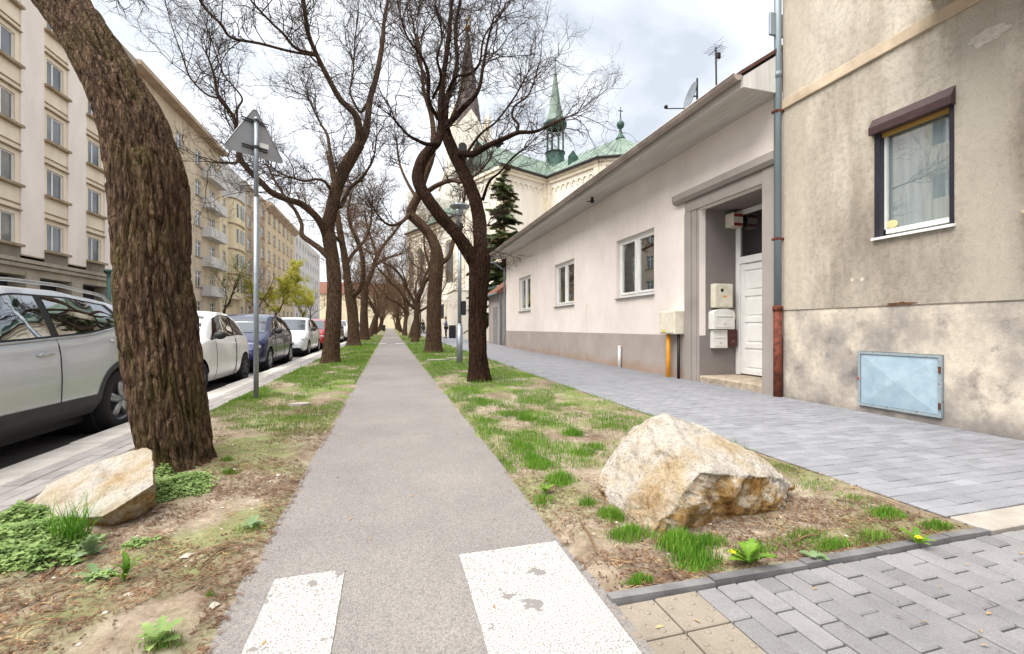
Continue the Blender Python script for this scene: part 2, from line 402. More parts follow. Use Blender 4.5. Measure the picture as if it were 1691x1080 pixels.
# freshly broken, iron-stained granite on steep under-faces (the stone itself is that colour)
n = NT('ochre_granite')
a = n.ramp(n.noise(4.5, 7, .68), [(.30, S(84, 58, 30, .5)), (.44, S(150, 106, 52, .58)), (.58, S(178, 142, 92, .6)), (.74, S(206, 194, 176, .66))])
spk = n.ramp(n.noise(80, 4, .7), [(.34, .34), (.48, 1.0)]); a = n.mix(.7, a, spk, 'MULTIPLY')
nm = n.bump(n.noise(22, 8, .72), 1.0, .03); nm = n.bump(n.noise(110, 4, .7), .6, .005, nm)
M['ochre'] = n.done(a, .93, 0, .2, nm)
# ================================================================== THE GROUND
def strip(name, x0, x1, y0, y1, dz, mat, n=1, kind='structure'):
    b = MB(); ys = [y0] + [c for c in (-20, 160) if y0 < c < y1] + [y1]
    b.grid(np.array([[(x, y, gz(y) + dz) for y in ys] for x in np.linspace(x1, x0, n + 1)]))
    return b.build(name, mat, kind=kind)
M['terrain'] = plain('bare_terrain', (.22, .19, .15), (.16, .14, .11), .3, .95, .3)
strip('ground', -900, 900, -300, 1400, -.34, M['terrain'])
KX, SX, PX0, PX1, VX, WX = -2.86, -2.54, -.61, .86, 3.1, 5.85      # kerb, strip, path edges, right verge edge, house line
strip('road', -15.6, KX + .02, -30, 150, -.11, M['road'])
strip('path', PX0, PX1, -6, 132, 0.0, M['path'], 4)
strip('far_pavement', -18.7, -15.6, -30, 150, .02, M['farpave'])
strip('cross_street', -60, 60, 132, 142, .004, M['road'])
# kerb stones and paved strip beside the parked cars
kb = strip('kerb', KX + .005, SX - .006, -6, 150, -.03, M['joint'])
one = MB().bbox(KX - SX + .006, 0, 0, .992, -.16, 0, .012).build('kerb_stone', M['kerb'], kb)
one.location = (SX - .004, -4, gz(-4) + .004)
for k in range(1, 60): share(one, 'kerb_stone', (SX - .004, -4 + k, gz(-4 + k) + .004 + .004 * math.sin(k * 2.1)), kb)
strip('kerb_far', -15.6, -15.35, -30, 150, .0, M['kerb'])
ps = strip('paved_strip', SX, -2.2, -6, 150, -.012, M['paver_strip'])
one = MB().bbox(0, .109, 0, .197, -.05, 0, .006).build('brick', M['paver_strip'], ps)
one.location = (SX + .004, 2.6, gz(2.6))
k = 0
for r in range(100):
    for c in range(3):
        if k: share(one, 'brick', (SX + .004 + c * .1125, 2.6 + r * .2 + (.1 if c % 2 else 0), gz(2.6 + r * .2) + random.uniform(-.003, .003)), ps)
        k += 1
# right pavement: pavers laid with the long side across, nearest 300 in view as single bricks
pv = strip('pavement', VX, WX + .1, 1.76, 132, -.016, M['farpave'])
fb = MB().box(VX, WX + .05, 1.76, 15.5, -.03, -.008)        # sandy bed under the laid bricks
V = np.concatenate(fb.v); V[:, 2] += gz(V[:, 1]); fb.v = [V]
fb.build('sand_bed', M['joint'], pv)
cells = []
for r in range(136):
    for c in range(-1, 14):
        x0 = VX + c * .2 + (.1 if r % 2 else 0); y0 = 1.765 + r * .1
        a, b = max(x0, VX), min(x0 + .2, WX)
        if b - a < .04: continue
        xc, yc = (a + b) / 2, y0 + .05
        t = SI * xc + CO * yc; u = UC + FPX * (CO * xc - SI * yc) / t
        cells.append((t if -20 < u < 1720 else t + 50, a, b, y0))
cells.sort(key=lambda q: q[0])
full = None; stuff = MB()
for i, (t, a, b, y0) in enumerate(cells):
    z = gz(y0) + random.uniform(-.0025, .0025)
    if i < 300:
        if b - a > .19:
            if full is None:
                full = MB().bbox(.002, .198, .002, .098, -.05, 0, .004).build('brick', M['paver_blue'], pv); full.location = (a, y0, z)
            else: share(full, 'brick', (a, y0, z), pv)
        else:
            o = MB().bbox(.002, b - a - .002, .002, .098, -.05, 0, .004).build('brick', M['paver_blue'], pv); o.location = (a, y0, z)
    else:
        x1, x2, y1, y2 = a + .003, b - .003, y0 + .003, y0 + .097; e = .004
        stuff.add([(x1 + e, y1 + e, z), (x2 - e, y1 + e, z), (x2 - e, y2 - e, z), (x1 + e, y2 - e, z), (x1, y1, z - .012), (x2, y1, z - .012), (x2, y2, z - .012), (x1, y2, z - .012)],
                  [(0, 1, 2, 3), (4, 5, 1, 0), (5, 6, 2, 1), (6, 7, 3, 2), (7, 4, 0, 3)])
stuff.build('laid_bricks', M['paver_blue'], pv, kind='stuff')
# crossing pavement at the corner, long side along the street
cp = MB().grid(np.array([[(x, y, gz(y) - .03) for y in (-6, 1.56)] for x in (9, PX1 - .03)])).build('crossing_pavement', M['joint'], kind='structure')
full = half = None; stuff = MB()
for c in range(51):
    for r in range(-1, 24):
        x0 = .826 + c * .1; y1 = 1.552 - r * .2 - (.1 if c % 2 else 0); y0 = y1 - .2
        if y1 > 1.56: y1 = 1.552
        if y1 - y0 < .05 or y0 > 1.5: continue
        if x0 < 1.22 and y0 > .93: continue                 # tactile tiles lie here
        z = gz(y0) + random.uniform(-.003, .003)
        if y0 > .6 and x0 < 3.9:
            L = y1 - y0
            if L > .19:
                if full is None: full = MB().bbox(.003, .097, .003, .197, -.06, 0, .006).build('brick', M['paver'], cp); full.location = (x0, y0, z)
                else: share(full, 'brick', (x0, y0, z), cp)
            else:
                if half is None: half = MB().bbox(.003, .097, .003, .097, -.06, 0, .006).build('brick', M['paver'], cp); half.location = (x0, y0, z)
                else: share(half, 'brick', (x0, y0, z), cp)
        else:
            stuff.box(x0 + .003, x0 + .097, y0 + .003, y1 - .003, z - .03, z)
stuff.build('laid_bricks', M['paver'], cp, kind='stuff')
tb = MB().bbox(.003, .197, .003, .197, -.06, 0, .005)
for i in range(4):
    for j in range(4):
        if (i + j) % 2 == 0: tb.lathe([(.013, 0), (.011, .004), (.006, .006), (0, .0065)], (.025 + i * .05, .025 + j * .05, 0), 8)
tl = tb.build('tactile_tile', M['tactile'], cp); tl.location = (.824, 1.35, gz(1.4))
for i in range(2):
    for j in range(3):
        if i or j: share(tl, 'tactile_tile', (.824 + i * .2, 1.35 - j * .2, gz(1.4) + random.uniform(-.003, .003)), cp)
# edging kerb in front of the right verge
ed = MB().box(PX1 - .02, VX, 1.566, 1.60, -.1, -.02).build('edging_kerb', M['joint'], kind='structure')
xs = [.845, 1.33, 1.83, 2.31, 2.78, 3.08]
for a, b in zip(xs[:-1], xs[1:]):
    j = random.uniform(-.006, .006)
    MB().hexa([(a + .003, 1.557 + j, -.08), (b - .003, 1.557 - j, -.08), (b - .003, 1.612 - j, -.08), (a + .003, 1.612 + j, -.08)],
              [(a + .003, 1.560 + j, .026), (b - .003, 1.560 - j, .022), (b - .003, 1.606 - j, .02), (a + .003, 1.606 + j, .024)]).build('edging_stone', M['edging'], ed)
ls = MB().bbox(3.1, 3.52, 1.575, 1.752, -.06, .014, .006).build('paving_slab', M['slab'], pv)
MB().bbox(3.525, 4.02, 1.575, 1.752, -.06, .013, .006).build('paving_slab', M['slab'], pv)
MB().bbox(4.025, 5.84, 1.575, 1.752, -.06, .012, .006).build('paving_slab', M['slab'], pv)
# painted crossing blocks on the path
def stripe(x0, x1, y0, y1):
    b = MB(); ys = np.linspace(y0, y1, 40); jl = .012 * (fbm(np.stack((ys * 9, ys * 0, ys * 0), -1), 3, 3) - .5); jr = .012 * (fbm(np.stack((ys * 9, ys * 0 + 5, ys * 0), -1), 3, 3) - .5)
    b.grid(np.array([[(x1 + q, y, gz(y) + .004) for y, q in zip(ys, jr)], [(x0 + q, y, gz(y) + .004) for y, q in zip(ys, jl)]]))
    return b.build('painted_block', M['paint'], kind='structure')
for q in ((-.475, -.19, .8, 2.095), (.32, .815, .6, 2.085), (-.55, -.2, 26.2, 27.4), (.33, .8, 26.2, 27.4), (-.06, .16, 24.6, 25.0)): stripe(*q)
# side crossing far down the path
for nm, a, b in (('side_path', -2.2, PX0), ('side_path', PX1, VX)): strip(nm, a, b, 26.2, 27.9, .006, M['farpave'])
# soil verges: uneven, ragged against the asphalt
def verge(x0, x1, y0, y1, seed, holes=()):
    parts = []
    for (a, b, st) in ((y0, 7, .035), (7, 22, .11), (22, y1, .6)):
        ny = int((b - a) / st) + 1; nx = max(8, int((x1 - x0) / max(st, .05))) + 1
        X, Y = np.meshgrid(np.linspace(x0, x1, nx), np.linspace(a, b, ny), indexing='ij')
        p = np.stack((X, Y, 0 * X), -1)
        e = np.minimum(X - x0, x1 - X)
        edge = np.clip((e - .02 - .13 * fbm(p * 3.0, 4, seed + 21)) / .12, -.25, 1)
        Z = gz(Y) - .005 + edge * .03 + edge * .028 * (fbm(p * 2.3, 4, seed) - .45) + (.03 * (fbm(p * 11, 3, seed + 5) - .5)) * np.clip(.25 + .75 * edge, .1, 1) + .012 * (fbm(p * 40, 2, seed + 9) - .5) * np.clip(.3 + edge, 0, 1)
        if seed == 2: Z = np.where((Y < 1.75) & (Y < 7), Z * np.clip((Y - 1.5) / .3, .3, 1), Z)
        for (hy0, hy1) in holes: Z = np.where((Y > hy0) & (Y < hy1), gz(Y) - .03, Z)
        parts.append(np.stack((X, Y, Z), -1))
    b = MB()
    for g in parts: b.grid(g[:, ::-1])
    return b, parts
vl, VLP = verge(-2.24, PX0 + .11, -4, 131, 1, ((26.3, 27.8),)); vl.build('verge_left', M['soil'], smooth=True, kind='structure')
vr, VRP = verge(PX1 - .11, VX + .05, 1.61, 131, 2, ((26.3, 27.8),)); vr.build('verge_right', M['soil'], smooth=True, kind='structure')
def vz(x, y, side):                                   # height of a verge under (x, y)
    P = VLP if side < 0 else VRP; x = np.asarray(x); y = np.asarray(y); out = gz(y) + .0
    for g in P:
        ys = g[0, :, 1]; xs = g[:, 0, 0]; m = (y >= ys[0]) & (y <= ys[-1])
        i = np.clip(((x - xs[0]) / (xs[1] - xs[0])).round().astype(int), 0, len(xs) - 1); j = np.clip(((y - ys[0]) / (ys[1] - ys[0])).round().astype(int), 0, len(ys) - 1)
        out = np.where(m, g[i, j, 2], out)
    return out

# ================================================================== HOUSES ON THE RIGHT
def facade(b, mapf, a0, a1, z0, z1, holes, depth):
    """wall face with real openings and their reveals; mapf(a, z, d) -> xyz, d inward"""
    A = sorted({a0, a1, *[h[0] for h in holes], *[h[1] for h in holes]}); Z = sorted({z0, z1, *[h[2] for h in holes], *[h[3] for h in holes]})
    for i in range(len(A) - 1):
        for j in range(len(Z) - 1):
            ca, cz = (A[i] + A[i + 1]) / 2, (Z[j] + Z[j + 1]) / 2
            if any(h[0] < ca < h[1] and h[2] < cz < h[3] for h in holes): continue
            b.quad(mapf(A[i], Z[j], 0), mapf(A[i + 1], Z[j], 0), mapf(A[i + 1], Z[j + 1], 0), mapf(A[i], Z[j + 1], 0))
    for h in holes:
        c = [(h[0], h[2]), (h[1], h[2]), (h[1], h[3]), (h[0], h[3])]
        for k in range(4):
            if k == 0 and h[2] <= z0 + 1e-6: continue          # opening runs on below this wall panel
            p, q = c[k], c[(k + 1) % 4]
            b.quad(mapf(p[0], p[1], 0), mapf(p[0], p[1], depth), mapf(q[0], q[1], depth), mapf(q[0], q[1], 0))
    return b
mR = lambda a, z, d: (WX + d, a, z)
def mbox(b, mp, a0, a1, z0, z1, d0, d1):               # box in facade coordinates
    p = [mp(a0, z0, d0), mp(a1, z0, d0), mp(a1, z1, d0), mp(a0, z1, d0)]; q = [mp(a0, z0, d1), mp(a1, z0, d1), mp(a1, z1, d1), mp(a0, z1, d1)]
    return b.hexa(p, q)
# --- old stucco house
n = NT('weathered_stucco')
a = n.ramp(n.noise(.75, 6, .6, n.map((1, 1, .45), loc=(0, 1.3, 0))), [(.34, S(180, 168, 154, .80)), (.46, S(212, 201, 186, .84)), (.60, S(238, 229, 214, .90))])
stq = n.ramp(n.noise(2.6, 5, .6, n.map((1, 1, .10))), [(.40, (.84, .82, .80)), (.56, (1.05, 1.05, 1.05))]); a = n.mix(.85, a, stq, 'MULTIPLY')
a = n.mix(.8, a, n.ramp(n.noise(13, 8, .78), [(.34, .70), (.54, 1.10)]), 'MULTIPLY')
yw = n.math('ADD', n.sep(n.pos())[1], n.math('MULTIPLY', n.math('SUBTRACT', n.noise(1.6, 6, .6, n.map((1, 1, .35))), .5), .55))     # two pale rain-washed runs of the wall
wash = n.ramp(n.math('DIVIDE', yw, 6.0), [(.455, 0.0), (.485, .75), (.53, .55), (.56, 0.0)]); a = n.mix(wash, a, S(232, 223, 206, .86))
wash2 = n.ramp(n.math('DIVIDE', yw, 6.0), [(.80, 0.0), (.865, .6)]); a = n.mix(wash2, a, S(222, 210, 190, .84))
pat = n.ramp(n.noise(1.9, 5, .6, n.map((1, 1, 1), loc=(2, 9, 4))), [(.66, 0.0), (.70, .5)]); a = n.mix(pat, a, S(224, 214, 198, .8))
nm = n.bump(n.noise(30, 8, .78), 1.0, .045); nm = n.bump(n.noise(95, 5, .75), .8, .012, nm)
M['stucco'] = n.done(a, .95, 0, .15, nm)
n = NT('stained_plinth')
a = n.ramp(n.noise(1.3, 6, .62, n.map((1, 1, .8), loc=(0, .4, 0))), [(.32, S(148, 144, 144, .68)), (.46, S(190, 181, 170, .74)), (.62, S(230, 218, 200, .85))])
gr = n.ramp(n.noise(3.1, 6, .65, n.map((1, 1, 1), loc=(7, 1, 2))), [(.56, 0.0), (.68, .6)]); a = n.mix(gr, a, S(118, 112, 114, .6))
a = n.mix(.6, a, n.ramp(n.noise(14, 6, .7), [(.3, .78), (.62, 1.08)]), 'MULTIPLY')
zz = n.sep(n.pos())[2]; soot = n.ramp(n.math('ADD', zz, n.math('MULTIPLY', n.noise(2.4, 7, .65), .9)), [(.42, .75), (.78, 0.0)]); a = n.mix(soot, a, S(128, 122, 124, .62))
M['plinth_old'] = n.done(a, .92, 0, .2, n.bump(n.noise(45, 6, .7), .6, .010))
M['stucco_band'] = plain('smooth_band', S(222, 204, 178, .8), S(190, 172, 148, .76), 3, .9, .3, 60, .006)
sb = thing('stucco_house', 'old tan stucco house with stained walls at the right', 'house', (WX, 0, 0))
b = MB(); facade(b, mR, -7, 5.40, 1.37, 4.45, [(3.27, 4.06, 2.22, 3.70), (1.5, 2.69, 2.22, 3.70)], .16)
b.quad((WX, 5.40, 1.37), (12, 5.40, 1.37), (12, 5.40, 10), (WX, 5.40, 10)); b.quad((WX, -7, 0), (12, -7, 0), (12, -7, 10), (WX, -7, 10)); b.quad((12, -7, 0), (12, 5.4, 0), (12, 5.4, 10), (12, -7, 10))
facade(b, mR, -7, 5.40, 4.60, 10, [(3.0, 4.1, 5.9, 7.6), (0.6, 1.7, 5.9, 7.6)], .16)
b.build('wall', M['stucco'], sb)
for yy in (3.0, .6):
    w = MB(); mbox(w, mR, yy, yy + 1.1, 5.9, 7.6, .17, .2); w.build('window', M['glass'], sb)
b = MB(); facade(b, mR, -7, 5.40, -.3, 1.355, [(3.36, 4.26, .10, .80)], .10); b.v = [v + np.array((.012, 0, 0)) for v in b.v]
b.quad((WX + .012, 5.40, -.3), (12, 5.40, -.3), (12, 5.40, 1.37), (WX + .012, 5.40, 1.37))
mbox(b, mR, -7, 5.39, 1.352, 1.372, .012, .06)
b.build('plinth', M['plinth_old'], sb)
MB().bbox(WX - .035, WX + .1, -7, 5.405, 4.452, 4.598, .008).build('string_course', M['stucco_band'], sb)
MB().bbox(WX - 1.0, WX + .02, -1.5, 3.47, 4.74, 4.95, .02).build('balcony_slab', M['stucco_band'], sb)
br = MB(); ang = np.linspace(0, 2 * PI, 18, endpoint=False); rr = .6 + .6 * RNG.random(18)
br.add([(WX - .002, 3.78, 1.385)] + [(WX - .003, 3.78 + .17 * q * math.cos(t), 1.385 + .022 * q * math.sin(t)) for t, q in zip(ang, rr)], [(0, 1 + (i + 1) % 18, 1 + i) for i in range(18)])
br.build('broken_plaster', plain('bared_brick', S(140, 96, 66, .6), S(84, 58, 44, .5), 30, .95, .6), sb)
M['lime'] = plain('lime_patch', S(226, 219, 208, .8), S(198, 188, 174, .76), 18, .95, .5, 60, .01)
for (yc, zc, ry, rz_, sd) in ((2.98, 4.06, .16, .085, 1), (4.22, 1.72, .028, .03, 2), (4.34, 1.73, .02, .03, 3)):
    rr = .7 + .5 * RNG.random(18); p = MB()
    p.add([(WX - .004, yc, zc)] + [(WX - .004, yc + ry * q * math.cos(t), zc + rz_ * q * math.sin(t)) for t, q in zip(ang, rr)], [(0, 1 + (i + 1) % 18, 1 + i) for i in range(18)])
    p.build('plaster_patch', M['lime'], sb)
M['brown'] = plain('brown_shutter_box', S(96, 72, 72, .6), S(78, 56, 58, .55), 3, .45, .05)
M['navy'] = plain('dark_guide_rail', S(62, 62, 76, .5), S(46, 46, 58, .5), 3, .45, .05)
w = MB(); fr = .055
for q in ((3.29, 3.29 + fr, 2.26, 3.62), (4.04 - fr, 4.04, 2.26, 3.62), (3.29, 4.04, 2.26, 2.26 + fr), (3.29, 4.04, 3.58, 3.64)): mbox(w, mR, *q, .07, .13)
w = w.build('window', M['white'], sb)
p = MB(); mbox(p, mR, 3.34, 3.99, 2.31, 3.59, .095, .10); p.build('pane', M['glass'], w)
p = MB(); ys = np.linspace(3.28, 4.05, 70); p.grid(np.array([[(WX + .145 + .010 * math.sin(y * 62) + .008 * math.sin(y * 23 + 1), y, z) for z in (2.23, 3.7)] for y in ys])); p.build('net_curtain', M['curtain'], w, True)
for q in ((3.262, 3.30), (4.0, 4.062)):
    p = MB(); mbox(p, mR, q[0], q[1], 2.22, 3.52, -.012, .065); p.build('shutter_rail', M['navy'], w)
p = MB(); p.prism([(WX - .075, 3.25, 3.50), (WX - .075, 3.25, 3.59), (WX - .01, 3.25, 3.70), (WX + .09, 3.25, 3.70), (WX + .09, 3.25, 3.50)], (0, .84, 0)); p.build('shutter_box', M['brown'], w)
p = MB(); [mbox(p, mR, 3.30, 4.0, 3.45 + i * .018, 3.466 + i * .018, .03 - .002 * (i % 2), .045) for i in range(3)]; p.build('shutter_slats', plain('ochre_slat', S(206, 164, 84, .7), rough=.5), w)
p = MB(); p.hexa([(WX - .05, 3.25, 2.185), (WX - .05, 4.08, 2.185), (WX + .1, 4.08, 2.2), (WX + .1, 3.25, 2.2)], [(WX - .05, 3.25, 2.215), (WX - .05, 4.08, 2.215), (WX + .1, 4.08, 2.235), (WX + .1, 3.25, 2.235)]); p.build('sill', M['white'], w)
p = MB().ball((WX + .085, 3.93, 2.37), (.006, .07, .05), 16, 8); p.build('paper_tag', plain('cream_paper', S(244, 226, 170, .8), rough=.8, bump=0), w)
w2 = MB()
for q in ((1.5, 1.58, 2.24, 3.7), (2.62, 2.69, 2.24, 3.7), (1.5, 2.69, 2.24, 2.30), (1.5, 2.69, 3.6, 3.7)): mbox(w2, mR, *q, .05, .12)
w2 = w2.build('window', M['navy'], sb); p = MB(); mbox(p, mR, 1.58, 2.62, 2.3, 3.6, .09, .095); p.build('pane', M['glass'], w2); p = MB(); mbox(p, mR, 1.45, 2.72, 2.19, 2.225, -.05, .1); p.build('sill', M['stucco_band'], w2)
p = MB(); mbox(p, mR, 1.5, 2.69, 2.22, 3.7, .30, .32); p.build('net_curtain', M['curtain'], w2)
# blue metal hatch with cross-folded sheet
n = NT('worn_blue_hatch')
a = n.ramp(n.noise(5, 6, .65), [(.3, S(150, 178, 196, .8)), (.7, S(186, 206, 218, .82))])
rs = n.ramp(n.noise(9, 7, .7), [(.66, 0.0), (.74, .8)]); a = n.mix(rs, a, S(120, 84, 58, .6))
M['hatch'] = n.done(a, .5, .1, .4, n.bump(n.noise(30, 4), .15, .004))
n = NT('rusted_hatch_frame'); a = n.ramp(n.noise(16, 6, .7), [(.30, S(118, 80, 58, .6)), (.42, S(172, 186, 192, .74)), (.7, S(150, 168, 176, .7))]); M['hatchframe'] = n.done(a, .6, .2, .4)
h = MB(); y0, y1, z0, z1 = 3.365, 4.255, .105, .795
for q in ((y0, y1, z1 - .03, z1), (y0, y1, z0, z0 + .03), (y0, y0 + .03, z0 + .03, z1 - .03), (y1 - .03, y1, z0 + .03, z1 - .03)): mbox(h, mR, *q, -.025, .1)
h = h.build('meter_hatch', M['hatchframe'], sb)
d = MB(); a, c2, e, f = mR(y0 + .034, z0 + .034, -.012), mR(y1 - .034, z0 + .034, -.012), mR(y1 - .034, z1 - .034, -.012), mR(y0 + .034, z1 - .034, -.012); ce = mR((y0 + y1) / 2, (z0 + z1) / 2, -.045)
d.add([a, c2, e, f, ce], [(0, 1, 4), (1, 2, 4), (2, 3, 4), (3, 0, 4)]); d.build('door_leaf', M['hatch'], h)
for zz in (.2, .6): d = MB(); d.cyl(mR(y0 + .012, zz, -.03), mR(y0 + .012, zz + .07, -.03), .012, 8); d.build('hinge', M['rust'], h)
d = MB().ball(mR(y1 - .01, .45, -.035), .014, 10, 6); d.build('lock', plain('red_lock', (.4, .05, .04)), h)
# roof of the stucco house (above the picture)
MB().prism([(WX - .5, -7, 10), (WX + 3.1, -7, 12.4), (12.4, -7, 10)], (0, 12.4, 0)).build('roof', plain('dark_roof', (.12, .07, .05)), sb)

# --- long plastered house
n = NT('pinkish_plaster')
a = n.ramp(n.noise(.5, 5, .55), [(.3, S(232, 220, 214, .88)), (.7, S(245, 236, 230, .92))])
a = n.mix(.6, a, n.ramp(n.noise(3.2, 6, .65, n.map((1, 1, .5))), [(.3, .9), (.65, 1.04)]), 'MULTIPLY')
wr = n.ramp(n.sep(n.pos())[1], [(0.0, 0.0), (1.0, 0.0)])
M['plaster'] = n.done(a, .9, 0, .2, n.bump(n.noise(70, 6, .7), .55, .006))
n = NT('grey_plinth_render')
a = n.ramp(n.noise(1.1, 6, .6), [(.3, S(180, 168, 160, .70)), (.7, S(196, 186, 180, .74))])
zz = n.sep(n.pos())[2]; lo = n.ramp(n.math('ADD', zz, n.math('MULTIPLY', n.noise(2.2, 6, .65), .55)), [(.36, .85), (.62, 0.0)])
a = n.mix(n.math('MULTIPLY', lo, .7), a, S(186, 148, 120, .72))          # splash stains of its own outline
M['plinth'] = n.done(a, .9, 0, .2, n.bump(n.noise(70, 6, .7), .5, .006))
M['surround'] = plain('grey_render_surround', S(178, 169, 163, .72), S(166, 157, 152, .7), 1.6, .85, .35, 70, .005)
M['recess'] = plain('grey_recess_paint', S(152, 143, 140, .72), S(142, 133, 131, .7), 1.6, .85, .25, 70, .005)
hs = thing('long_house', 'single storey pinkish white house with three windows', 'house', (WX, 5.4, 0))
WIN = [(8.82, 10.55, 1.88, 3.41), (13.35, 15.11, 1.87, 3.39), (17.99, 19.74, 1.86, 3.40)]
b = MB(); facade(b, mR, 5.40, 22.07, .945, 4.74, WIN + [(5.75, 7.29, .945, 3.43)], .14)
b.quad((WX, 22.07, 0), (11, 22.07, 0), (11, 22.07, 4.74), (WX, 22.07, 4.74)); b.quad((11, 5.4, 0), (11, 22.07, 0), (11, 22.07, 4.74), (11, 5.4, 4.74))
b.add([(WX, 22.07, 4.74), (11, 22.07, 4.74), (9.5, 22.07, 7.6)], [(0, 1, 2)])
b.build('wall', M['plaster'], hs)
b = MB()
for y0, y1 in ((7.70, 12.38), (12.385, 22.08)): b.bbox(WX - .012, WX + .1, y0, y1, -.3, .94, .006)
b.build('plinth', M['plinth'], hs)
# entrance: surround, recess, step
b = MB()
b.bbox(WX - .05, WX + .12, 7.50, 7.69, -.2, 3.43, .008); b.bbox(WX - .025, WX + .12, 7.36, 7.497, -.2, 3.43, .008); b.bbox(WX - .008, WX + .12, 7.292, 7.357, -.2, 3.43, .006)
b.bbox(WX - .05, WX + .12, 5.46, 5.748, -.2, 3.655, .008); b.bbox(WX - .035, WX + .12, 5.75, 7.69, 3.433, 3.655, .008)
b.build('door_surround', M['surround'], hs)
MB().prism([(WX - .14, 5.45, 3.72), (WX - .14, 5.45, 3.84), (WX - .02, 5.45, 3.88), (WX + .05, 5.45, 3.88), (WX + .05, 5.45, 3.66), (WX - .09, 5.45, 3.66)], (0, 2.52, 0)).build('door_canopy', M['surround'], hs)
DX = 6.72
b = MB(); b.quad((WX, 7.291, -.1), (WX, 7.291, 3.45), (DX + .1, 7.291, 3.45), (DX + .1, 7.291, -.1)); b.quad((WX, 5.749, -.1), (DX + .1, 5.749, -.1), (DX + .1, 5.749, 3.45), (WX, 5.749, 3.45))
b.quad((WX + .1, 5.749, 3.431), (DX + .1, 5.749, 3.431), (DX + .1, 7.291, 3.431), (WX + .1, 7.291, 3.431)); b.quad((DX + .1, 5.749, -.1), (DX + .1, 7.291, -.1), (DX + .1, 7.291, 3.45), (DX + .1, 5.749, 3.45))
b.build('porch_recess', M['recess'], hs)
MB().bbox(WX - .01, DX + .1, 5.755, 7.285, -.2, .165, .02).build('step', plain('worn_step', S(206, 190, 168, .75), S(160, 146, 130, .7), 7, .9, .4, 60, .008), hs)
b = MB()
for q in ((7.18, 7.285, .17, 3.425), (5.755, 5.86, .17, 3.425), (5.86, 7.18, 3.33, 3.425), (5.86, 7.18, 2.36, 2.50)): b.bbox(DX - .02, DX + .06, q[0], q[1], q[2], q[3], .006)
dr = b.build('front_door', M['white'], hs)
b = MB(); b.box(DX + .015, DX + .05, 5.87, 7.17, .19, 2.35)
for q in ((7.06, 7.172), (5.868, 5.98)): b.bbox(DX - .005, DX + .016, q[0], q[1], .19, 2.35, .005)
for i in range(5): zc = .24 + i * .507; b.bbox(DX - .004, DX + .016, 5.98, 7.06, zc - .05, zc + .055, .006)
for i in range(4): zc = .24 + i * .507; b.bbox(DX + .002, DX + .02, 6.05, 6.99, zc + .09, zc + .42, .008)
b.build('door_leaf', M['white'], dr)
MB().box(DX + .02, DX + .03, 5.86, 7.18, 2.50, 3.33).build('transom_pane', mk_glass('brownish_glass', (.16, .15, .10), .10, .4), dr)
b = MB().bbox(DX - .05, DX - .004, 5.93, 5.95, 1.1, 1.25, .004); b.cyl((DX - .05, 5.94, 1.2), (DX - .05, 6.06, 1.2), .01, 8); b.build('handle', M['galv'], dr)
# windows
for i, (y0, y1, z0, z1) in enumerate(WIN):
    w = MB(); f = .07; ym = (y0 + y1) / 2
    for q in ((y0, y0 + f, z0, z1), (y1 - f, y1, z0, z1), (y0 + f, y1 - f, z0, z0 + f), (y0 + f, y1 - f, z1 - f, z1), (ym - .045, ym + .045, z0 + f, z1 - f)): w.bbox(WX + .10, WX + .16, q[0], q[1], q[2], q[3], .006)
    for (a, c) in ((y0 + f, ym - .045), (ym + .045, y1 - f)):
        g = .06
        for q in ((a, a + g, z0 + f, z1 - f), (c - g, c, z0 + f, z1 - f), (a + g, c - g, z0 + f, z0 + f + g), (a + g, c - g, z1 - f - g, z1 - f)): w.bbox(WX + .085, WX + .15, q[0], q[1], q[2], q[3], .008)
    w = w.build('window', M['white'], hs)
    for (a, c) in ((y0 + f, ym - .045), (ym + .045, y1 - f)): MB().box(WX + .12, WX + .126, a + .058, c - .058, z0 + f + .058, z1 - f - .058).build('pane', M['glass'], w)
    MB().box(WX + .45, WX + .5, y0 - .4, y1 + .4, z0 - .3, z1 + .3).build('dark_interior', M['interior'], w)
    MB().box(WX + .19, WX + .2, ym + .05, y1 - .08, z0 + .1, z1 - .1).build('blind', M['blind'], w)
    MB().prism([(WX - .06, y0 - .02, z0 - .03), (WX - .06, y0 - .02, z0 - .012), (WX + .1, y0 - .02, z0 + .012), (WX + .1, y0 - .02, z0 - .03)], (0, y1 - y0 + .04, 0)).build('sill', M['greywin'], w)
# eaves
M['soffit'] = plain('soffit_board_paint', S(214, 209, 204, .82), S(198, 193, 188, .78), 2, .7, .1, 40, .003, st=(1, .2, 1), rand=.05)
M['fascia'] = plain('grey_boarding', S(228, 227, 224, .88), S(200, 200, 198, .82), 3, .7, .1, 40, .003, st=(1, 1, .15))
M['gutter'] = plain('brown_grey_gutter', S(200, 186, 178, .78), S(172, 158, 150, .72), 2, .45, .05, 30, .003, .2, .5)
EX = 5.10
for i in range(6):
    x0 = EX + .02 + i * .1215; MB().bbox(x0, x0 + .119, 5.44, 22.5, 4.725, 4.745, .003).build('soffit_board', M['soffit'], hs)
MB().bbox(EX - .005, EX + .02, 5.42, 22.5, 4.70, 4.86, .004).build('fascia', M['soffit'], hs)
for i in range(9):
    x0 = EX + .022 + i * .0815; x1 = x0 + .079; zt = lambda x: 4.87 + (x - EX) * .66
    MB().hexa([(x0, 5.415, 4.722), (x1, 5.415, 4.722), (x1, 5.436, 4.722), (x0, 5.436, 4.722)], [(x0, 5.415, zt(x0)), (x1, 5.415, zt(x1)), (x1, 5.436, zt(x1)), (x0, 5.436, zt(x0))]).build('gable_board', M['fascia'], hs)
g = MB(); th = np.linspace(PI, 2 * PI, 13); ys = np.linspace(5.40, 22.6, 30)
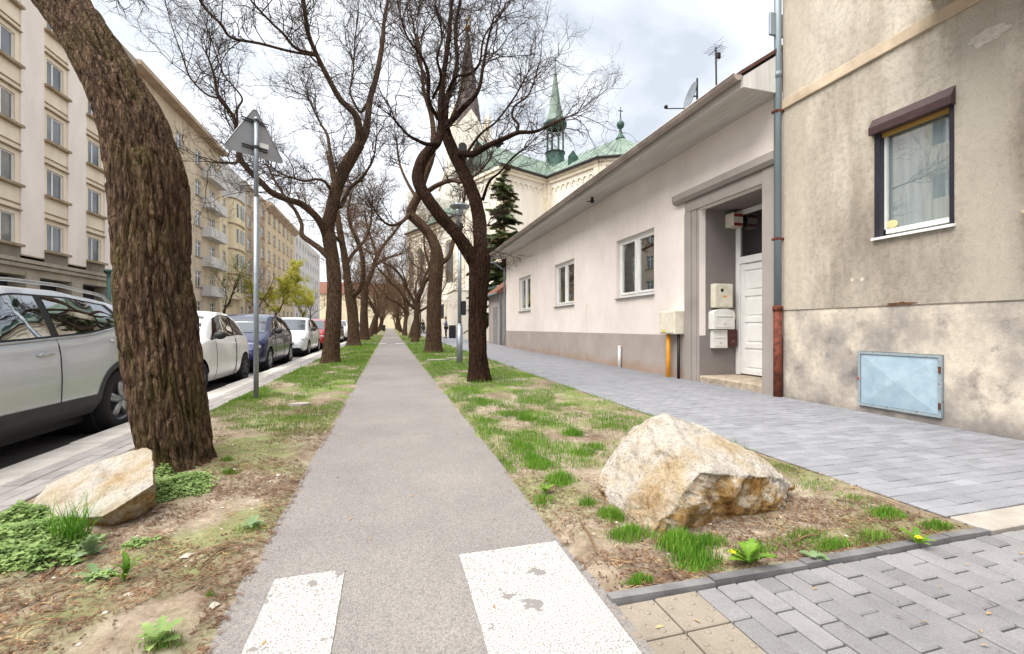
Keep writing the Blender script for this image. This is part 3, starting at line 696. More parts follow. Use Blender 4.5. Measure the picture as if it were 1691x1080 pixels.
g.grid(np.array([[(EX - .085 + .078 * math.cos(t), y, 4.885 + .085 * math.sin(t)) for t in th] for y in ys])); g.grid(np.array([[(EX - .085 + .070 * math.cos(t), y, 4.885 + .077 * math.sin(t)) for t in th] for y in ys[::-1]]))
g.tube([(EX - .163, 5.4, 4.887), (EX - .163, 22.6, 4.887)], .011, 8)
for yy in (5.4, 22.6): g.add([(EX - .085, yy, 4.885)] + [(EX - .085 + .078 * math.cos(t), yy, 4.885 + .085 * math.sin(t)) for t in th], [(0, i, i + 1) for i in range(1, 13)])
gt = g.build('gutter', M['gutter'], hs, True)
for yy in np.arange(6.6, 22.4, 1.35):
    c = MB(); c.grid(np.array([[(EX - .085 + .084 * math.cos(t), y, 4.885 + .091 * math.sin(t)) for t in th] for y in (yy, yy + .05)])); c.build('gutter_joint', M['gutter'], gt, True)
M['rooftile'] = plain('brown_roof', S(120, 84, 70, .6), S(96, 66, 56, .55), 6, .85, .3)
r = MB(); r.prism([(EX - .03, 5.40, 4.90), (9.5, 5.40, 7.82), (9.5, 5.40, 7.9), (EX - .03, 5.40, 4.955)], (0, 17.2, 0)); r.prism([(9.52, 5.40, 7.82), (12.2, 5.40, 5.6), (12.2, 5.40, 5.68), (9.52, 5.40, 7.9)], (0, 17.2, 0)); r.build('roof', M['rooftile'], hs)
MB().bbox(5.62, 9.0, 5.405, 5.45, 5.60, 5.95, .01).build('parapet_flashing', M['zinc'], hs)
# downpipe at the far end
MB().tube(spline([(EX - .08, 22.3, 4.82, .045), (EX, 22.3, 4.6, .045), (5.7, 22.25, 4.15, .045), (5.78, 22.2, 3.9, .045), (5.78, 22.2, .3, .045)], .15)[:, :3], .045, 10).build('downpipe', M['zinc'], hs, True)
# things fixed to the house
dp = thing('drain_pipe', 'grey drainpipe with rusty red foot between the two houses', 'drainpipe', (WX - .07, 5.425, 0))
MB().cyl((WX - .07, 5.425, 1.36), (WX - .07, 5.425, 10), .052, 16).build('pipe', M['zinc'], dp, True)
MB().lathe([(.0, 1.36), (.07, 1.36), (.072, 1.42), (.062, 1.44), (.05, 1.44)], (WX - .07, 5.425, 0), 16).build('collar', M['rust'], dp, True)
MB().cyl((WX - .07, 5.425, -.1), (WX - .07, 5.425, 1.36), .06, 16).build('pipe_foot', M['rust'], dp, True)
for z in (4.42, 2.45): MB().bbox(WX - .14, WX + .02, 5.37, 5.48, z, z + .035, .005).build('bracket', M['rust'], dp)
MB().lathe([(.052, 4.95), (.06, 4.95), (.06, 5.05), (.052, 5.05)], (WX - .07, 5.425, 0), 16).build('joint_ring', M['zinc'], dp, True)
M['cream_box'] = plain('cream_enamel', S(236, 230, 212, .84), S(220, 212, 192, .8), 6, .5, .06, 60, .002)
M['mail_white'] = plain('mailbox_white', S(238, 236, 230, .86), S(224, 222, 216, .84), 6, .45, .04, 60, .002)
gb = thing('gas_meter_box', 'cream metal gas meter box on orange pipe beside the doorway', 'meter box', (5.73, 7.98, 0))
MB().bbox(5.60, WX - .01, 7.72, 8.25, .965, 1.445, .012).build('cabinet', M['cream_box'], gb)
MB().bbox(5.588, 5.601, 7.75, 8.22, .99, 1.42, .006).build('cabinet_door', M['cream_box'], gb)
MB().cyl((5.72, 8.10, -.05), (5.72, 8.10, .97), .042, 14).build('gas_pipe', M['orange'], gb, True)
MB().cyl((5.75, 7.80, -.05), (5.75, 7.80, .97), .03, 12).build('black_pipe', M['black'], gb, True)
MB().bbox(5.582, 5.589, 8.02, 8.12, 1.0, 1.06, .002).build('sticker', plain('yellow_sticker', S(242, 220, 90, .8), bump=0), gb)
wp = MB().cyl((WX - .07, 10.27, -.02), (WX - .07, 10.27, .60), .04, 12); wp.lathe([(.04, .58), (.046, .585), (.046, .62), (0, .625)], (WX - .07, 10.27, 0), 12)
tag(wp.build('vent_pipe', M['white'], smooth=True), 'short white pipe standing against the grey plinth', 'pipe')
cd = MB().cyl((WX - .012, 12.38, .94), (WX - .012, 12.38, 1.72), .012, 8); cd.bbox(WX - .035, WX, 12.35, 12.41, 1.72, 1.86, .004)
tag(cd.build('wall_conduit', M['plaster']), 'thin wall conduit with small box between two house windows', 'conduit')
# boxes on the porch wall (plane y = 7.29)
FY = 7.288
e = thing('electricity_box', 'square cream meter box, topmost on the porch wall', 'meter box', (6.31, FY, 1.49))
MB().bbox(6.10, 6.53, FY - .13, FY, 1.49, 1.96, .012).build('cabinet', M['cream_box'], e)
MB().bbox(6.12, 6.51, FY - .138, FY - .129, 1.51, 1.94, .004).build('cabinet_door', M['cream_box'], e)
MB().lathe([(0, 0), (.035, 0), (.035, .004), (0, .005)], (6.26, FY - .143, 1.83), 16, 'y').build('viewing_hole', M['black'], e)
MB().bbox(6.28, 6.37, FY - .142, FY - .137, 1.70, 1.725, .001).build('nameplate', M['orange'], e)
def mailbox(label, x0, x1, z0, z1, dep, mat, arch):
    m = thing('mailbox', label, 'mailbox', ((x0 + x1) / 2, FY, z0), 0, 'mailboxes on the porch wall'); y = FY - dep; xc = (x0 + x1) / 2; w = (x1 - x0) / 2
    if arch:
        zz = z1 - .09; pl = [(x0, y, z0), (x1, y, z0), (x1, y, zz)] + [(xc + w * math.cos(t), y, zz + .09 * math.sin(t)) for t in np.linspace(.25, PI - .25, 9)] + [(x0, y, zz)]
    else: pl = [(x0, y, z0), (x1, y, z0), (x1, y, z1), (x0, y, z1)]
    MB().prism(pl, (0, dep, 0)).build('case', mat, m)
    MB().bbox(x0 + .04, x1 - .04, y - .014, y - .001, z1 - .16, z1 - .125, .004).build('letter_flap', mat, m)
    MB().bbox(x0 + .025, x1 - .025, y - .009, y - .001, z0 + .03, z1 - .19, .003).build('door', mat, m)
    MB().lathe([(0, 0), (.012, 0), (.012, .01), (0, .012)], (xc, y - .018, z0 + .10), 10, 'y').build('lock', M['galv'], m)
mailbox('white arched mailbox below the cream meter box', 6.06, 6.54, 1.07, 1.47, .16, M['mail_white'], True)
mailbox('small square white mailbox at the bottom of the porch wall', 6.10, 6.42, .70, 1.055, .10, M['mail_white'], False)
mailbox('dark brown mailbox beside the small white one', 6.43, 6.66, .73, 1.06, .10, plain('brown_enamel', S(104, 54, 44, .6), S(88, 44, 36, .55), 5, .4, .03), False)
ic = thing('door_intercom', 'small beige intercom panel by the white door', 'intercom', (6.62, FY, 1.2))
MB().bbox(6.57, 6.69, FY - .04, FY, 1.26, 1.46, .006).build('panel', plain('beige_panel', S(214, 204, 178, .8), bump=0), ic); MB().bbox(6.59, 6.67, FY - .046, FY - .039, 1.37, 1.43, .003).build('name_field', M['galv'], ic)
MB().bbox(6.57, 6.66, FY - .035, FY, 1.10, 1.23, .005).build('keypad', M['navy'], ic)
al = thing('alarm_box', 'cream alarm box with red bands high in the porch', 'alarm box', (6.53, FY, 3.1))
MB().bbox(6.44, 6.70, FY - .22, FY, 3.08, 3.36, .02).build('case', M['cream_box'], al)
for z in (3.09, 3.27): MB().bbox(6.465, 6.675, FY - .226, FY - .219, z, z + .06, .004).build('red_lens', plain('red_lens', S(170, 50, 34, .7), rough=.3, bump=0), al)
cc = thing('security_camera', 'small dark security camera under the house gutter', 'camera', (5.3, 11.4, 4.72))
pt = at(978, 323, 12.2); MB().cyl((pt[0], pt[1], 4.724), (pt[0], pt[1], 4.64), .035, 12).build('mount', M['black'], cc, True); MB().ball((pt[0], pt[1], 4.62), .06, 14, 8).build('dome', M['black'], cc, True)
MB().tube([(pt[0], pt[1], 4.64), (pt[0] - .05, pt[1] + .25, 4.66)], .012, 6).build('cable', M['black'], cc)
# aerials on the roof
an = thing('tv_antenna', 'thin television aerial with grid on the house roof', 'antenna', (6.8, 7.93, 6.0))
MB().cyl((6.8, 7.93, 5.9), (6.78, 7.93, 7.15), .018, 8).build('mast', M['dark'], an)
b = MB(); b.cyl((6.78, 7.75, 7.1), (6.78, 8.15, 7.1), .008, 6)
for k in range(7): b.cyl((6.6, 7.8 + k * .05, 7.1), (6.96, 7.8 + k * .05, 7.1), .004, 5)
for k in range(5): b.cyl((6.8, 7.72, 6.85 + k * .1), (6.8, 8.0, 6.85 + k * .1), .004, 5)
b.build('elements', M['galv'], an)
b = MB().bbox(6.76, 6.84, 7.84, 7.9, 6.88, 7.0, .01); b.build('amplifier', M['black'], an)
ds = thing('satellite_dish', 'pale satellite dish seen edge on above the gutter', 'satellite dish', (6.8, 8.6, 6.0))
MB().cyl((6.8, 8.55, 5.9), (6.8, 8.55, 6.82), .022, 10).build('mast', M['dark'], ds)
prof = [(r, .45 * r * r) for r in np.linspace(0, .31, 10)]; d = MB().lathe(prof, (0, 0, 0), 28); d.lathe([(r, z - .01) for r, z in prof[::-1]], (0, 0, 0), 28)
d.rot(Matrix.Translation((6.70, 8.62, 6.42)) @ Vector((-.95, .22, .24)).to_track_quat('Z', 'Y').to_matrix().to_4x4()); d.build('reflector', M['galv'], ds, True)
MB().tube([(6.66, 8.64, 6.16), (6.15, 8.80, 6.16)], .012, 6).build('feed_arm', M['dark'], ds); MB().ball((6.15, 8.80, 6.20), .045, 10, 6).build('feed_horn', M['black'], ds, True)
MB().cyl((6.70, 8.62, 6.42), (6.8, 8.55, 6.42), .018, 6).build('bracket', M['dark'], ds)
# ================================================================== APARTMENT ROW ACROSS THE ROAD
LX = -18.6
mL = lambda a, z, d: (LX - d, a, z)
n = NT('window_pane_far'); n.done(n.ramp(n.noise(.35, 2), [(.35, (.05, .055, .06)), (.65, (.22, .23, .24))]), .06, 0, .8); M['pane'] = n.m
def wallmat(name, c, c2, bump=.2): return plain(name, c, c2, .8, .9, bump, 40, .006, 0, .2, (1, 1, .35))
M['cream'] = wallmat('cream_render', S(248, 234, 212, .92), S(236, 220, 196, .88))
M['creamp'] = wallmat('pale_pilaster_render', S(250, 238, 228, .93), S(240, 228, 218, .9))
M['stone'] = wallmat('stone_cladding', S(206, 194, 172, .72), S(178, 166, 146, .68))
M['stoned'] = wallmat('weathered_stone_panel', S(170, 162, 146, .68), S(140, 132, 118, .62))
M['tan'] = wallmat('tan_render', S(228, 212, 188, .84), S(206, 188, 164, .8))
M['pyellow'] = wallmat('pale_yellow_render', S(244, 230, 198, .88), S(228, 210, 176, .84))
M['browntan'] = wallmat('brown_brick_render', S(208, 186, 162, .78), S(184, 160, 136, .72))
M['ochrew'] = wallmat('ochre_render', S(234, 214, 182, .84), S(214, 192, 158, .8))
M['lgrey'] = wallmat('light_grey_render', S(230, 226, 222, .84), S(212, 208, 205, .8))
M['redroof'] = plain('red_roof_tiles', S(170, 118, 98, .5), S(136, 92, 76, .45), 5, .9, .3)
M['sillc'] = plain('stone_sill', S(196, 176, 146, .7), S(170, 150, 122, .66), 4, .9, .1)
def window_proto(w, h, mp, dep=.10, bars=(.5,), cross=None):
    """frame centred on a=0, z=0 in facade coordinates"""
    f = .07; b = MB()
    R = [(-w / 2, -w / 2 + f, -h / 2, h / 2), (w / 2 - f, w / 2, -h / 2, h / 2), (-w / 2 + f, w / 2 - f, -h / 2, -h / 2 + f), (-w / 2 + f, w / 2 - f, h / 2 - f, h / 2)]
    R += [(-w / 2 + w * q - .05, -w / 2 + w * q + .05, -h / 2 + f, h / 2 - f) for q in bars]
    if cross: R += [(-w / 2 + f, w / 2 - f, h * cross - .035, h * cross + .035)]
    for i, q in enumerate(R): mbox(b, mp, *q, dep + .0012 * i, dep + .06)
    p = MB(); mbox(p, mp, -w / 2 + f * .6, w / 2 - f * .6, -h / 2 + f * .6, h / 2 - f * .6, dep + .03, dep + .035)
    return b, p
protos = {}
def place_windows(bld, key, w, h, mp0, cents, cross=None, bars=(.5,), sill=None, dep=.1):
    for (a, z) in cents:
        off = np.array(mp0(a, z, 0)) - woff(bld)
        if key not in protos:
            mpl = lambda aa, zz, dd: tuple(np.array(mp0(aa, zz, dd)) - np.array(mp0(0, 0, 0)))
            fb, pb = window_proto(w, h, mpl, dep, bars, cross)
            wo_ = fb.build('window', M['white'], bld, local=True); wo_.location = tuple(off); po = pb.build('pane', M['pane'], wo_, local=True)
            so = None
            if sill:
                sbm = MB(); mbox(sbm, mpl, -w / 2 - .12, w / 2 + .12, -h / 2 - .09, -h / 2 - .003, -.12, .1); so = sbm.build('sill', M['sillc'], wo_, local=True)
            protos[key] = (wo_, po, so)
        else:
            wo_, po, so = protos[key]
            c = share(wo_, 'window', off, bld); share(po, 'pane', (0, 0, 0), c)
            if so: share(so, 'sill', (0, 0, 0), c)
def shell(b, x0, x1, y0, y1, z0, z1):                   # back, ends and top of a block
    b.quad((x0, y0, z0), (x1, y0, z0), (x1, y0, z1), (x0, y0, z1)); b.quad((x0, y1, z0), (x1, y1, z0), (x1, y1, z1), (x0, y1, z1)); b.quad((x0, y0, z0), (x0, y1, z0), (x0, y1, z1), (x0, y0, z1)); b.quad((x0, y0, z1), (x1, y0, z1), (x1, y1, z1), (x0, y1, z1))
# cream block
cb = thing('apartment_block', 'tall cream apartment block with pale pilasters behind the silver car', 'building', (LX, 23, 0))
cols = [35.0 - 3.5 * k for k in range(8)]; rows = [6.2 + 3.1 * k for k in range(5)]
holes = [(c - .66, c + .66, z - .76, z + .76) for c in cols for z in rows]
b = MB(); facade(b, mL, 8.6, 38.6, 4.9, 20.4, holes, .14); shell(b, -32, LX, 8.6, 38.6, -.5, 20.4); b.build('wall', M['cream'], cb)
for k in range(9):
    a0 = 35.0 - 3.5 * (k - 1) - 1.75 - .8; p = MB(); mbox(p, mL, a0, min(a0 + 1.6, 38.62), 4.95, 19.9, -.065, -.002); p.build('pilaster', M['creamp'], cb)
for c in cols:
    for i, z in enumerate(rows):
        if c < 23: continue
        p = MB(); mbox(p, mL, c - .94, c + .94, z - .90, z - .765, -.26, -.001); p.build('sill', M['sillc'], cb)
        p = MB(); mbox(p, mL, c - .94, c + .94, z + .98, z + 1.04, -.15, -.001); p.build('moulding', M['sillc'], cb); p = MB(); mbox(p, mL, c - .94, c + .94, z - 1.78, z - 1.73, -.06, -.001); p.build('moulding', M['sillc'], cb)
        if i == 0: p = MB(); mbox(p, mL, c - .93, c + .93, z - 1.6, z - .92, -.05, -.001); p.build('stone_panel', M['stoned'], cb)
place_windows(cb, 'A', 1.32, 1.52, mL, [(c, z) for c in cols for z in rows], None, (.42,), None, .09)
op = [(c - 1.25, c + 1.25, -.4, 3.85) for c in cols]
b = MB(); facade(b, mL, 8.6, 38.6, -.4, 4.25, op, .8); b.v = [v + np.array((.04, 0, 0)) for v in b.v]; b.build('ground_floor', M['stone'], cb)
for (a, z, d0) in ((0, 4.26, -.22), (0, 4.5, -.30)):
    p = MB(); mbox(p, mL, 8.5, 38.7, z, z + .20, d0, -.001); p.build('cornice', M['stone'], cb)
for k in range(9):
    for j in range(3):
        a0 = 35.0 - 3.5 * (k - 1) - 1.75 - .48; p = MB(); mbox(p, mL, a0, a0 + .96, .6 + j * 1.15, 1.72 + j * 1.15, -.07, -.041); p.build('stone_panel', M['stone'], cb)
p = MB(); mbox(p, mL, 8.6, 38.6, -.4, 4.2, .7, .75); p.build('dark_passage', M['interior'], cb)
p = MB(); mbox(p, mL, 8.4, 38.7, 20.4, 20.9, -.6, .2); p.build('roof_cornice', M['stone'], cb)
# block with balconies
bb = thing('balcony_block', 'tan apartment block with stacked white balconies behind the leaning tree', 'building', (LX, 48, 0))
cols = [40.6, 43.8, 47.0, 51.2, 54.8]; rows = [3.0 + 3.05 * k for k in range(6)]
b = MB(); facade(b, mL, 38.62, 57, -.4, 20.6, [(c - .7, c + .7, z - .8, z + .8) for c in cols for z in rows], .14); shell(b, -32, LX, 38.62, 57, -.5, 20.6); b.build('wall', M['tan'], bb)
place_windows(bb, 'B', 1.4, 1.6, mL, [(c, z) for c in cols for z in rows], .2, (.5,), True)
for k in range(5):
    z = 4.4 + 3.05 * k; p = MB(); mbox(p, mL, 52, 56.6, z, z + .16, -.9, -.001); mbox(p, mL, 52, 56.6, z + .16, z + 1.05, -.9, -.82); mbox(p, mL, 52, 52.1, z + .16, z + 1.05, -.82, -.001); mbox(p, mL, 56.5, 56.6, z + .16, z + 1.05, -.82, -.001); p.build('balcony', M['lgrey'], bb)
p = MB(); mbox(p, mL, 38.6, 57, 20.6, 20.95, -.9, .2); p.build('eaves', M['browntan'], bb)
# pale yellow block with bays
yb = thing('bay_window_block', 'pale yellow apartment block with rounded bays and ledges', 'building', (LX, 61.5, 0))
cols = [58.4, 64.8]; rows = [3.0 + 3.1 * k for k in range(5)]
b = MB(); facade(b, mL, 57.02, 66, -.4, 16.3, [(c - .55, c + .55, z - .85, z + .85) for c in cols for z in rows], .14); shell(b, -32, LX, 57.02, 66, -.5, 20.4); facade(b, mL, 57.02, 66, 16.3, 20.4, [], .1); b.build('wall', M['pyellow'], yb)
M['whiteroof'] = plain('pale_attic', S(232, 230, 228, .8), S(206, 202, 200, .74), 1, .8, .1)
p = MB(); mbox(p, mL, 57.0, 66.02, 16.4, 20.5, -.05, -.004); p.build('attic', M['whiteroof'], yb)
place_windows(yb, 'C', 1.1, 1.7, mL, [(c, z) for c in cols for z in rows], .2)
arc = [(LX + .85 * math.sin(t) ** .6 - .002, 61.6 - 2.0 * math.cos(t)) for t in np.linspace(0, PI, 15)]
for k in range(4):
    z = 4.6 + 3.05 * k; b = MB(); b.prism([(x, y, z) for x, y in arc], (0, 0, 2.85)); b.build('bay', M['pyellow'], yb)
    b = MB(); b.prism([(LX + (x - LX) * 1.15, 61.6 + (y - 61.6) * 1.04, z + 2.86) for x, y in arc], (0, 0, .17)); b.build('bay_ledge', M['sillc'], yb)
    for q in (-1.0, 0, 1.0): 
        w = MB().box(LX + .70, LX + (.90 if q == 0 else .82), 61.6 + q - .28, 61.6 + q + .28, z + .8, z + 2.4); w.build('bay_window', M['pane'], yb)
# brown block, then ochre block with heavy cornice
db = thing('brown_block', 'brown apartment block with white windows behind the sign pole', 'building', (LX, 71, 0))
cols = [67.8, 71.2, 74.4]; rows = [3.2 + 3.1 * k for k in range(6)]
b = MB(); facade(b, mL, 66.02, 76, -.4, 20.8, [(c - .75, c + .75, z - .9, z + .9) for c in cols for z in rows], .14); shell(b, -32, LX, 66.02, 76, -.5, 20.8); b.build('wall', M['browntan'], db)
place_windows(db, 'D', 1.5, 1.8, mL, [(c, z) for c in cols for z in rows], .2, (.33, .66), True)
ob = thing('ochre_block', 'ochre apartment block with heavy roof cornice beyond the sign', 'building', (LX, 87, 0))
cols = [78.2 + 3.3 * k for k in range(6)]; rows = [3.2 + 3.1 * k for k in range(6)]
b = MB(); facade(b, mL, 76.02, 98, -.4, 20.2, [(c - .75, c + .75, z - .9, z + .9) for c in cols for z in rows], .14); shell(b, -32, LX, 76.02, 98, -.5, 20.2); b.build('wall', M['ochrew'], ob)
place_windows(ob, 'E', 1.5, 1.8, mL, [(c, z) for c in cols for z in rows], .2, (.5,), True)
p = MB(); p.prism([(LX + .001, 75.9, 19.6), (LX + .9, 75.9, 20.3), (LX + .9, 75.9, 20.7), (LX - 6, 75.9, 22.6), (LX - 6, 75.9, 19.6)], (0, 22.2, 0)); p.build('roof', M['browntan'], ob)
eb = thing('grey_block', 'light grey apartment block far down the left side', 'building', (LX, 114, 0))
cols = [100 + 3.4 * k for k in range(9)]; rows = [3.4 + 3.1 * k for k in range(6)]
b = MB(); facade(b, mL, 98.02, 131, -.4, 21, [(c - .7, c + .7, z - .8, z + .8) for c in cols for z in rows], .14); shell(b, -32, LX, 98.02, 131, -.5, 21); b.build('wall', M['lgrey'], eb)
place_windows(eb, 'F', 1.4, 1.6, mL, [(c, z) for c in cols for z in rows], None)
# building closing the street
fb_ = thing('end_building', 'yellow building with red roof closing the end of the street', 'building', (0, 152, 1))
mE = lambda a, z, d: (a, 152 + d, z)
cols = [-22 + 4 * k for k in range(14)]; rows = [3.5, 7.0, 10.2]
b = MB(); facade(b, mE, -26, 34, .3, 12, [(c - .7, c + .7, z - .9, z + .9) for c in cols for z in rows], .14); shell(b, -26, 34, 152.01, 166, .3, 12); b.build('wall', M['pyellow'], fb_)
place_windows(fb_, 'G', 1.4, 1.8, mE, [(c, z) for c in cols for z in rows], .2)
MB().prism([(-27, 151.4, 12), (-27, 159, 16.5), (-27, 166.6, 12)], (62, 0, 0)).build('roof', M['redroof'], fb_)

# ================================================================== CHURCH
M['chwall'] = wallmat('church_cream_render', S(242, 236, 224, .86), S(230, 222, 208, .82))
M['chtrim'] = plain('church_stone_trim', S(248, 238, 218, .84), S(232, 220, 198, .8), 2, .85, .1)
n = NT('green_copper')
a = n.ramp(n.noise(.9, 6, .62, n.map((1, 1, .35))), [(.3, S(128, 150, 136, .46)), (.55, S(154, 176, 160, .5)), (.75, S(178, 194, 180, .55))])
M['copper'] = n.done(a, .65, .1, .4, n.bump(n.noise(5, 4), .1, .02))
M['copperd'] = plain('dark_copper', S(84, 122, 108, .62), S(58, 88, 80, .56), 2, .6, .1, 30, .005, .2)
M['spire'] = plain('spire_slate', S(126, 112, 108, .6), S(96, 84, 82, .56), 2, .75, .2, 20, .02)
M['gilt'] = plain('gilded_metal', S(196, 150, 60, .7), S(150, 110, 40, .6), 4, .35, 0, 30, .005, .8)
ch = thing('church', 'cream church with green copper roof, ridge turret and tall spire', 'church', (18, 46, 0))
AX = np.array((-.39, .92)); AX /= np.linalg.norm(AX); BX = np.array((AX[1], -AX[0])); C0 = np.array((21.5, 38.0))
def cp_(a, b_, z): q = C0 + AX * a + BX * b_; return (q[0], q[1], z)
EZ, RZ = 16.0, 19.5
HW = 4.46
choir = [(12.4, -HW), (5.6, -HW), (-1.15, -HW), (-4.4, -1.85), (-4.4, 1.85), (-1.15, HW), (12.4, HW)]
def arch_pts(c, w, z0, zs, n=10): return [(c - w, z0), (c + w, z0)] + [(c + w * math.cos(t), zs + w * math.sin(t)) for t in np.linspace(0, PI, n)]
wallb = MB(); trim = MB(); frz = MB(); wins = []
def church_wall(p, q, z0, z1, frieze=True, windows=(), pil=True):
    p = np.array(cp_(*p, 0)); q = np.array(cp_(*q, 0)); L = np.linalg.norm(q - p); d = (q - p) / L; nn = np.array((-d[1], d[0], 0))      # outward on the left of p->q
    P = lambda a, z, o: tuple(p + d * a + nn * o + np.array((0, 0, z)))
    wallb.quad(P(0, z0, 0), P(L, z0, 0), P(L, z1, 0), P(0, z1, 0))
    def bx(b_, a0, a1, za, zb, o0, o1): b_.hexa([P(a0, za, o0), P(a1, za, o0), P(a1, za, o1), P(a0, za, o1)], [P(a0, zb, o0), P(a1, zb, o0), P(a1, zb, o1), P(a0, zb, o1)])
    bx(trim, 0, L, z1 - .30, z1 - .02, .002, .30); bx(trim, 0, L, z1 - .62, z1 - .32, .002, .16)
    if pil:
        bx(trim, .0, .55, z0, z1 - .64, .002, .14); bx(trim, L - .55, L, z0, z1 - .64, .002, .14)
    if frieze:
        k = int((L - 1.2) / .62)
        for i in range(k):
            c = .6 + (i + .5) * (L - 1.2) / k
            frz.tube([P(c + .24 * math.cos(t), z1 - 1.30 + .24 * math.sin(t), .05) for t in np.linspace(0, PI, 7)], .06, 5); frz.cyl(P(c + .3, z1 - 1.55, .05), P(c + .3, z1 - 1.30, .05), .07, 5)
    for (c, w, za, zs) in windows:
        g = MB(); pts = arch_pts(c, w, za, zs); g.prism([P(a, z, .015) for a, z in pts], tuple(nn * .03)); wins.append((g, P, c, w, za, zs))
        m = [(c - w * 1.35, za), *[(c + w * 1.35 * math.cos(t), zs + w * 1.35 * math.sin(t)) for t in np.linspace(PI, 0, 14)], (c + w * 1.35, za)]
        trim.tube([P(a, z, .04) for a, z in m], .14, 6)
    return P
church_wall((-1.15, -HW), (5.6, -HW), 0, EZ, True, [(2.0, .62, 9.2, 12.4), (4.9, .62, 9.2, 12.4)])
church_wall((5.6, -HW), (5.6, -10.2), 0, EZ, True, [])
church_wall((-4.4, -1.85), (-1.15, -HW), 0, EZ, True, [(2.1, .6, 9.2, 12.4)])
church_wall((-4.4, 1.85), (-4.4, -1.85), 0, EZ, True, [(1.85, .6, 9.2, 12.4)])
church_wall((-1.15, HW), (-4.4, 1.85), 0, EZ); church_wall((5.6, HW), (-1.15, HW), 0, EZ); church_wall((5.6, 10.2), (5.6, HW), 0, EZ)
church_wall((5.6, -10.2), (12.4, -10.2), 0, EZ, True, [(3.4, 1.1, 7, 11)])
church_wall((12.4, 10.2), (5.6, 10.2), 0, EZ)
church_wall((12.4, -8), (30, -8), 0, 14, True, [(c, .8, 6.5, 10.5) for c in (2.5, 6.2, 9.9, 13.6, 16.4)]); church_wall((12.4, -10.2), (12.4, -8), 0, EZ, False)
church_wall((30, 8), (12.4, 8), 0, 14, False); church_wall((30, -8), (30, 8), 0, 20, False)
wallb.build('wall', M['chwall'], ch); trim.build('cornice', M['chtrim'], ch); frz.build('arched_frieze', M['chtrim'], ch, kind='stuff')
for (g, P, c, w, za, zs) in wins:
    wo_ = g.build('window', M['pane'], ch); bb_ = MB()
    bb_.hexa([P(c - .03, za, .05), P(c + .03, za, .05), P(c + .03, za, .08), P(c - .03, za, .08)], [P(c - .03, zs + w, .05), P(c + .03, zs + w, .05), P(c + .03, zs + w, .08), P(c - .03, zs + w, .08)]); bb_.build('mullion', M['dark'], wo_)
rf = MB(); sm = MB()
def slope(*ab, seams=0):
    pts = [np.array(cp_(*q)) for q in ab]; rf.quad(*pts)
    if seams:           # standing seams between eave edge (0-1) and ridge edge (3-2)
        nn = np.cross(pts[1] - pts[0], pts[-1] - pts[0]); nn /= np.linalg.norm(nn); nn = nn if nn[2] > 0 else -nn
        r0, r1 = (pts[3], pts[2]) if len(pts) == 4 else (pts[2], pts[2])
        for i in range(1, seams):
            f = i / seams; a = pts[0] * (1 - f) + pts[1] * f; e = r0 * (1 - f) + r1 * f; sm.tube([a + nn * .02, e + nn * .02], .045, 4)
o_ = .45
slope((-1.3, -HW - o_, EZ), (5.6, -HW - o_, EZ), (5.6 + HW * .8, 0, RZ), (0, 0, RZ), seams=11)
slope((-4.8, -1.95, EZ), (-1.3, -HW - o_, EZ), (0, 0, RZ), seams=7); slope((-4.8, 1.95, EZ), (-4.8, -1.95, EZ), (0, 0, RZ), seams=6); slope((-1.3, HW + o_, EZ), (-4.8, 1.95, EZ), (0, 0, RZ), seams=7)
slope((5.6, HW + o_, EZ), (-1.3, HW + o_, EZ), (0, 0, RZ), (9, 0, RZ), seams=10)
for s in (-1, 1):
    slope((5.2, s * (HW + .3), EZ), (5.2, s * 10.6, EZ), (9, s * 10.6, RZ - .1), (9, 0, RZ - .1), seams=11); slope((12.8, s * (HW + .3), EZ), (12.8, s * 10.6, EZ), (9, s * 10.6, RZ - .1), (9, 0, RZ - .1), seams=11)
    slope((12.4, s * 8.4, 14), (30, s * 8.4, 14), (30, 0, 20), (12.4, 0, 20), seams=24)
    rf.add([cp_(5.6, s * 10.2, EZ), cp_(12.4, s * 10.2, EZ), cp_(9, s * 10.2, RZ - .1)], [(0, 1, 2)])
ro = rf.build('roof', M['copper'], ch); sm.build('standing_seams', M['copper'], ro, kind='stuff')
eav = MB()
for p, q in ((( -1.3, -HW - o_), (5.3, -HW - o_)), ((5.2, -HW - .3), (5.2, -10.6)), ((-4.8, -1.95), (-1.3, -HW - o_)), ((-4.8, 1.95), (-4.8, -1.95)), ((12.8, -8.4), (30, -8.4))):
    z = EZ if p[0] < 12 else 14
    eav.tube([cp_(*p, z), cp_(*q, z)], .14, 8)
eav.build('gutter', M['dark'], ch)
fx = MB(); p0 = np.array(cp_(0, 0, RZ)); fx.lathe([(.5, -.2), (.25, .2), (.12, .5), (.12, .8), (.3, .95), (.38, 1.2), (.3, 1.45), (.1, 1.6), (.06, 1.9), (0, 1.95)], p0, 14); fx.cyl(p0 + (0, 0, 1.9), p0 + (0, 0, 2.9), .05, 6); fx.cyl(p0 + (-.25, 0, 2.55), p0 + (.25, 0, 2.55), .05, 6); fx.build('finial', M['copperd'], ch, True)
dm = MB()
for (a, s) in ((3.4, -1),):
    c = np.array(cp_(a, s * 3.0, 17.1)); dm.prism([c + (-.55, 0, 0), c + (.55, 0, 0), c + (.55, 0, .8), c + (0, 0, 1.5), c + (-.55, 0, .8)], (.5, 1.2, 0))
dm.build('dormer', M['copperd'], ch)
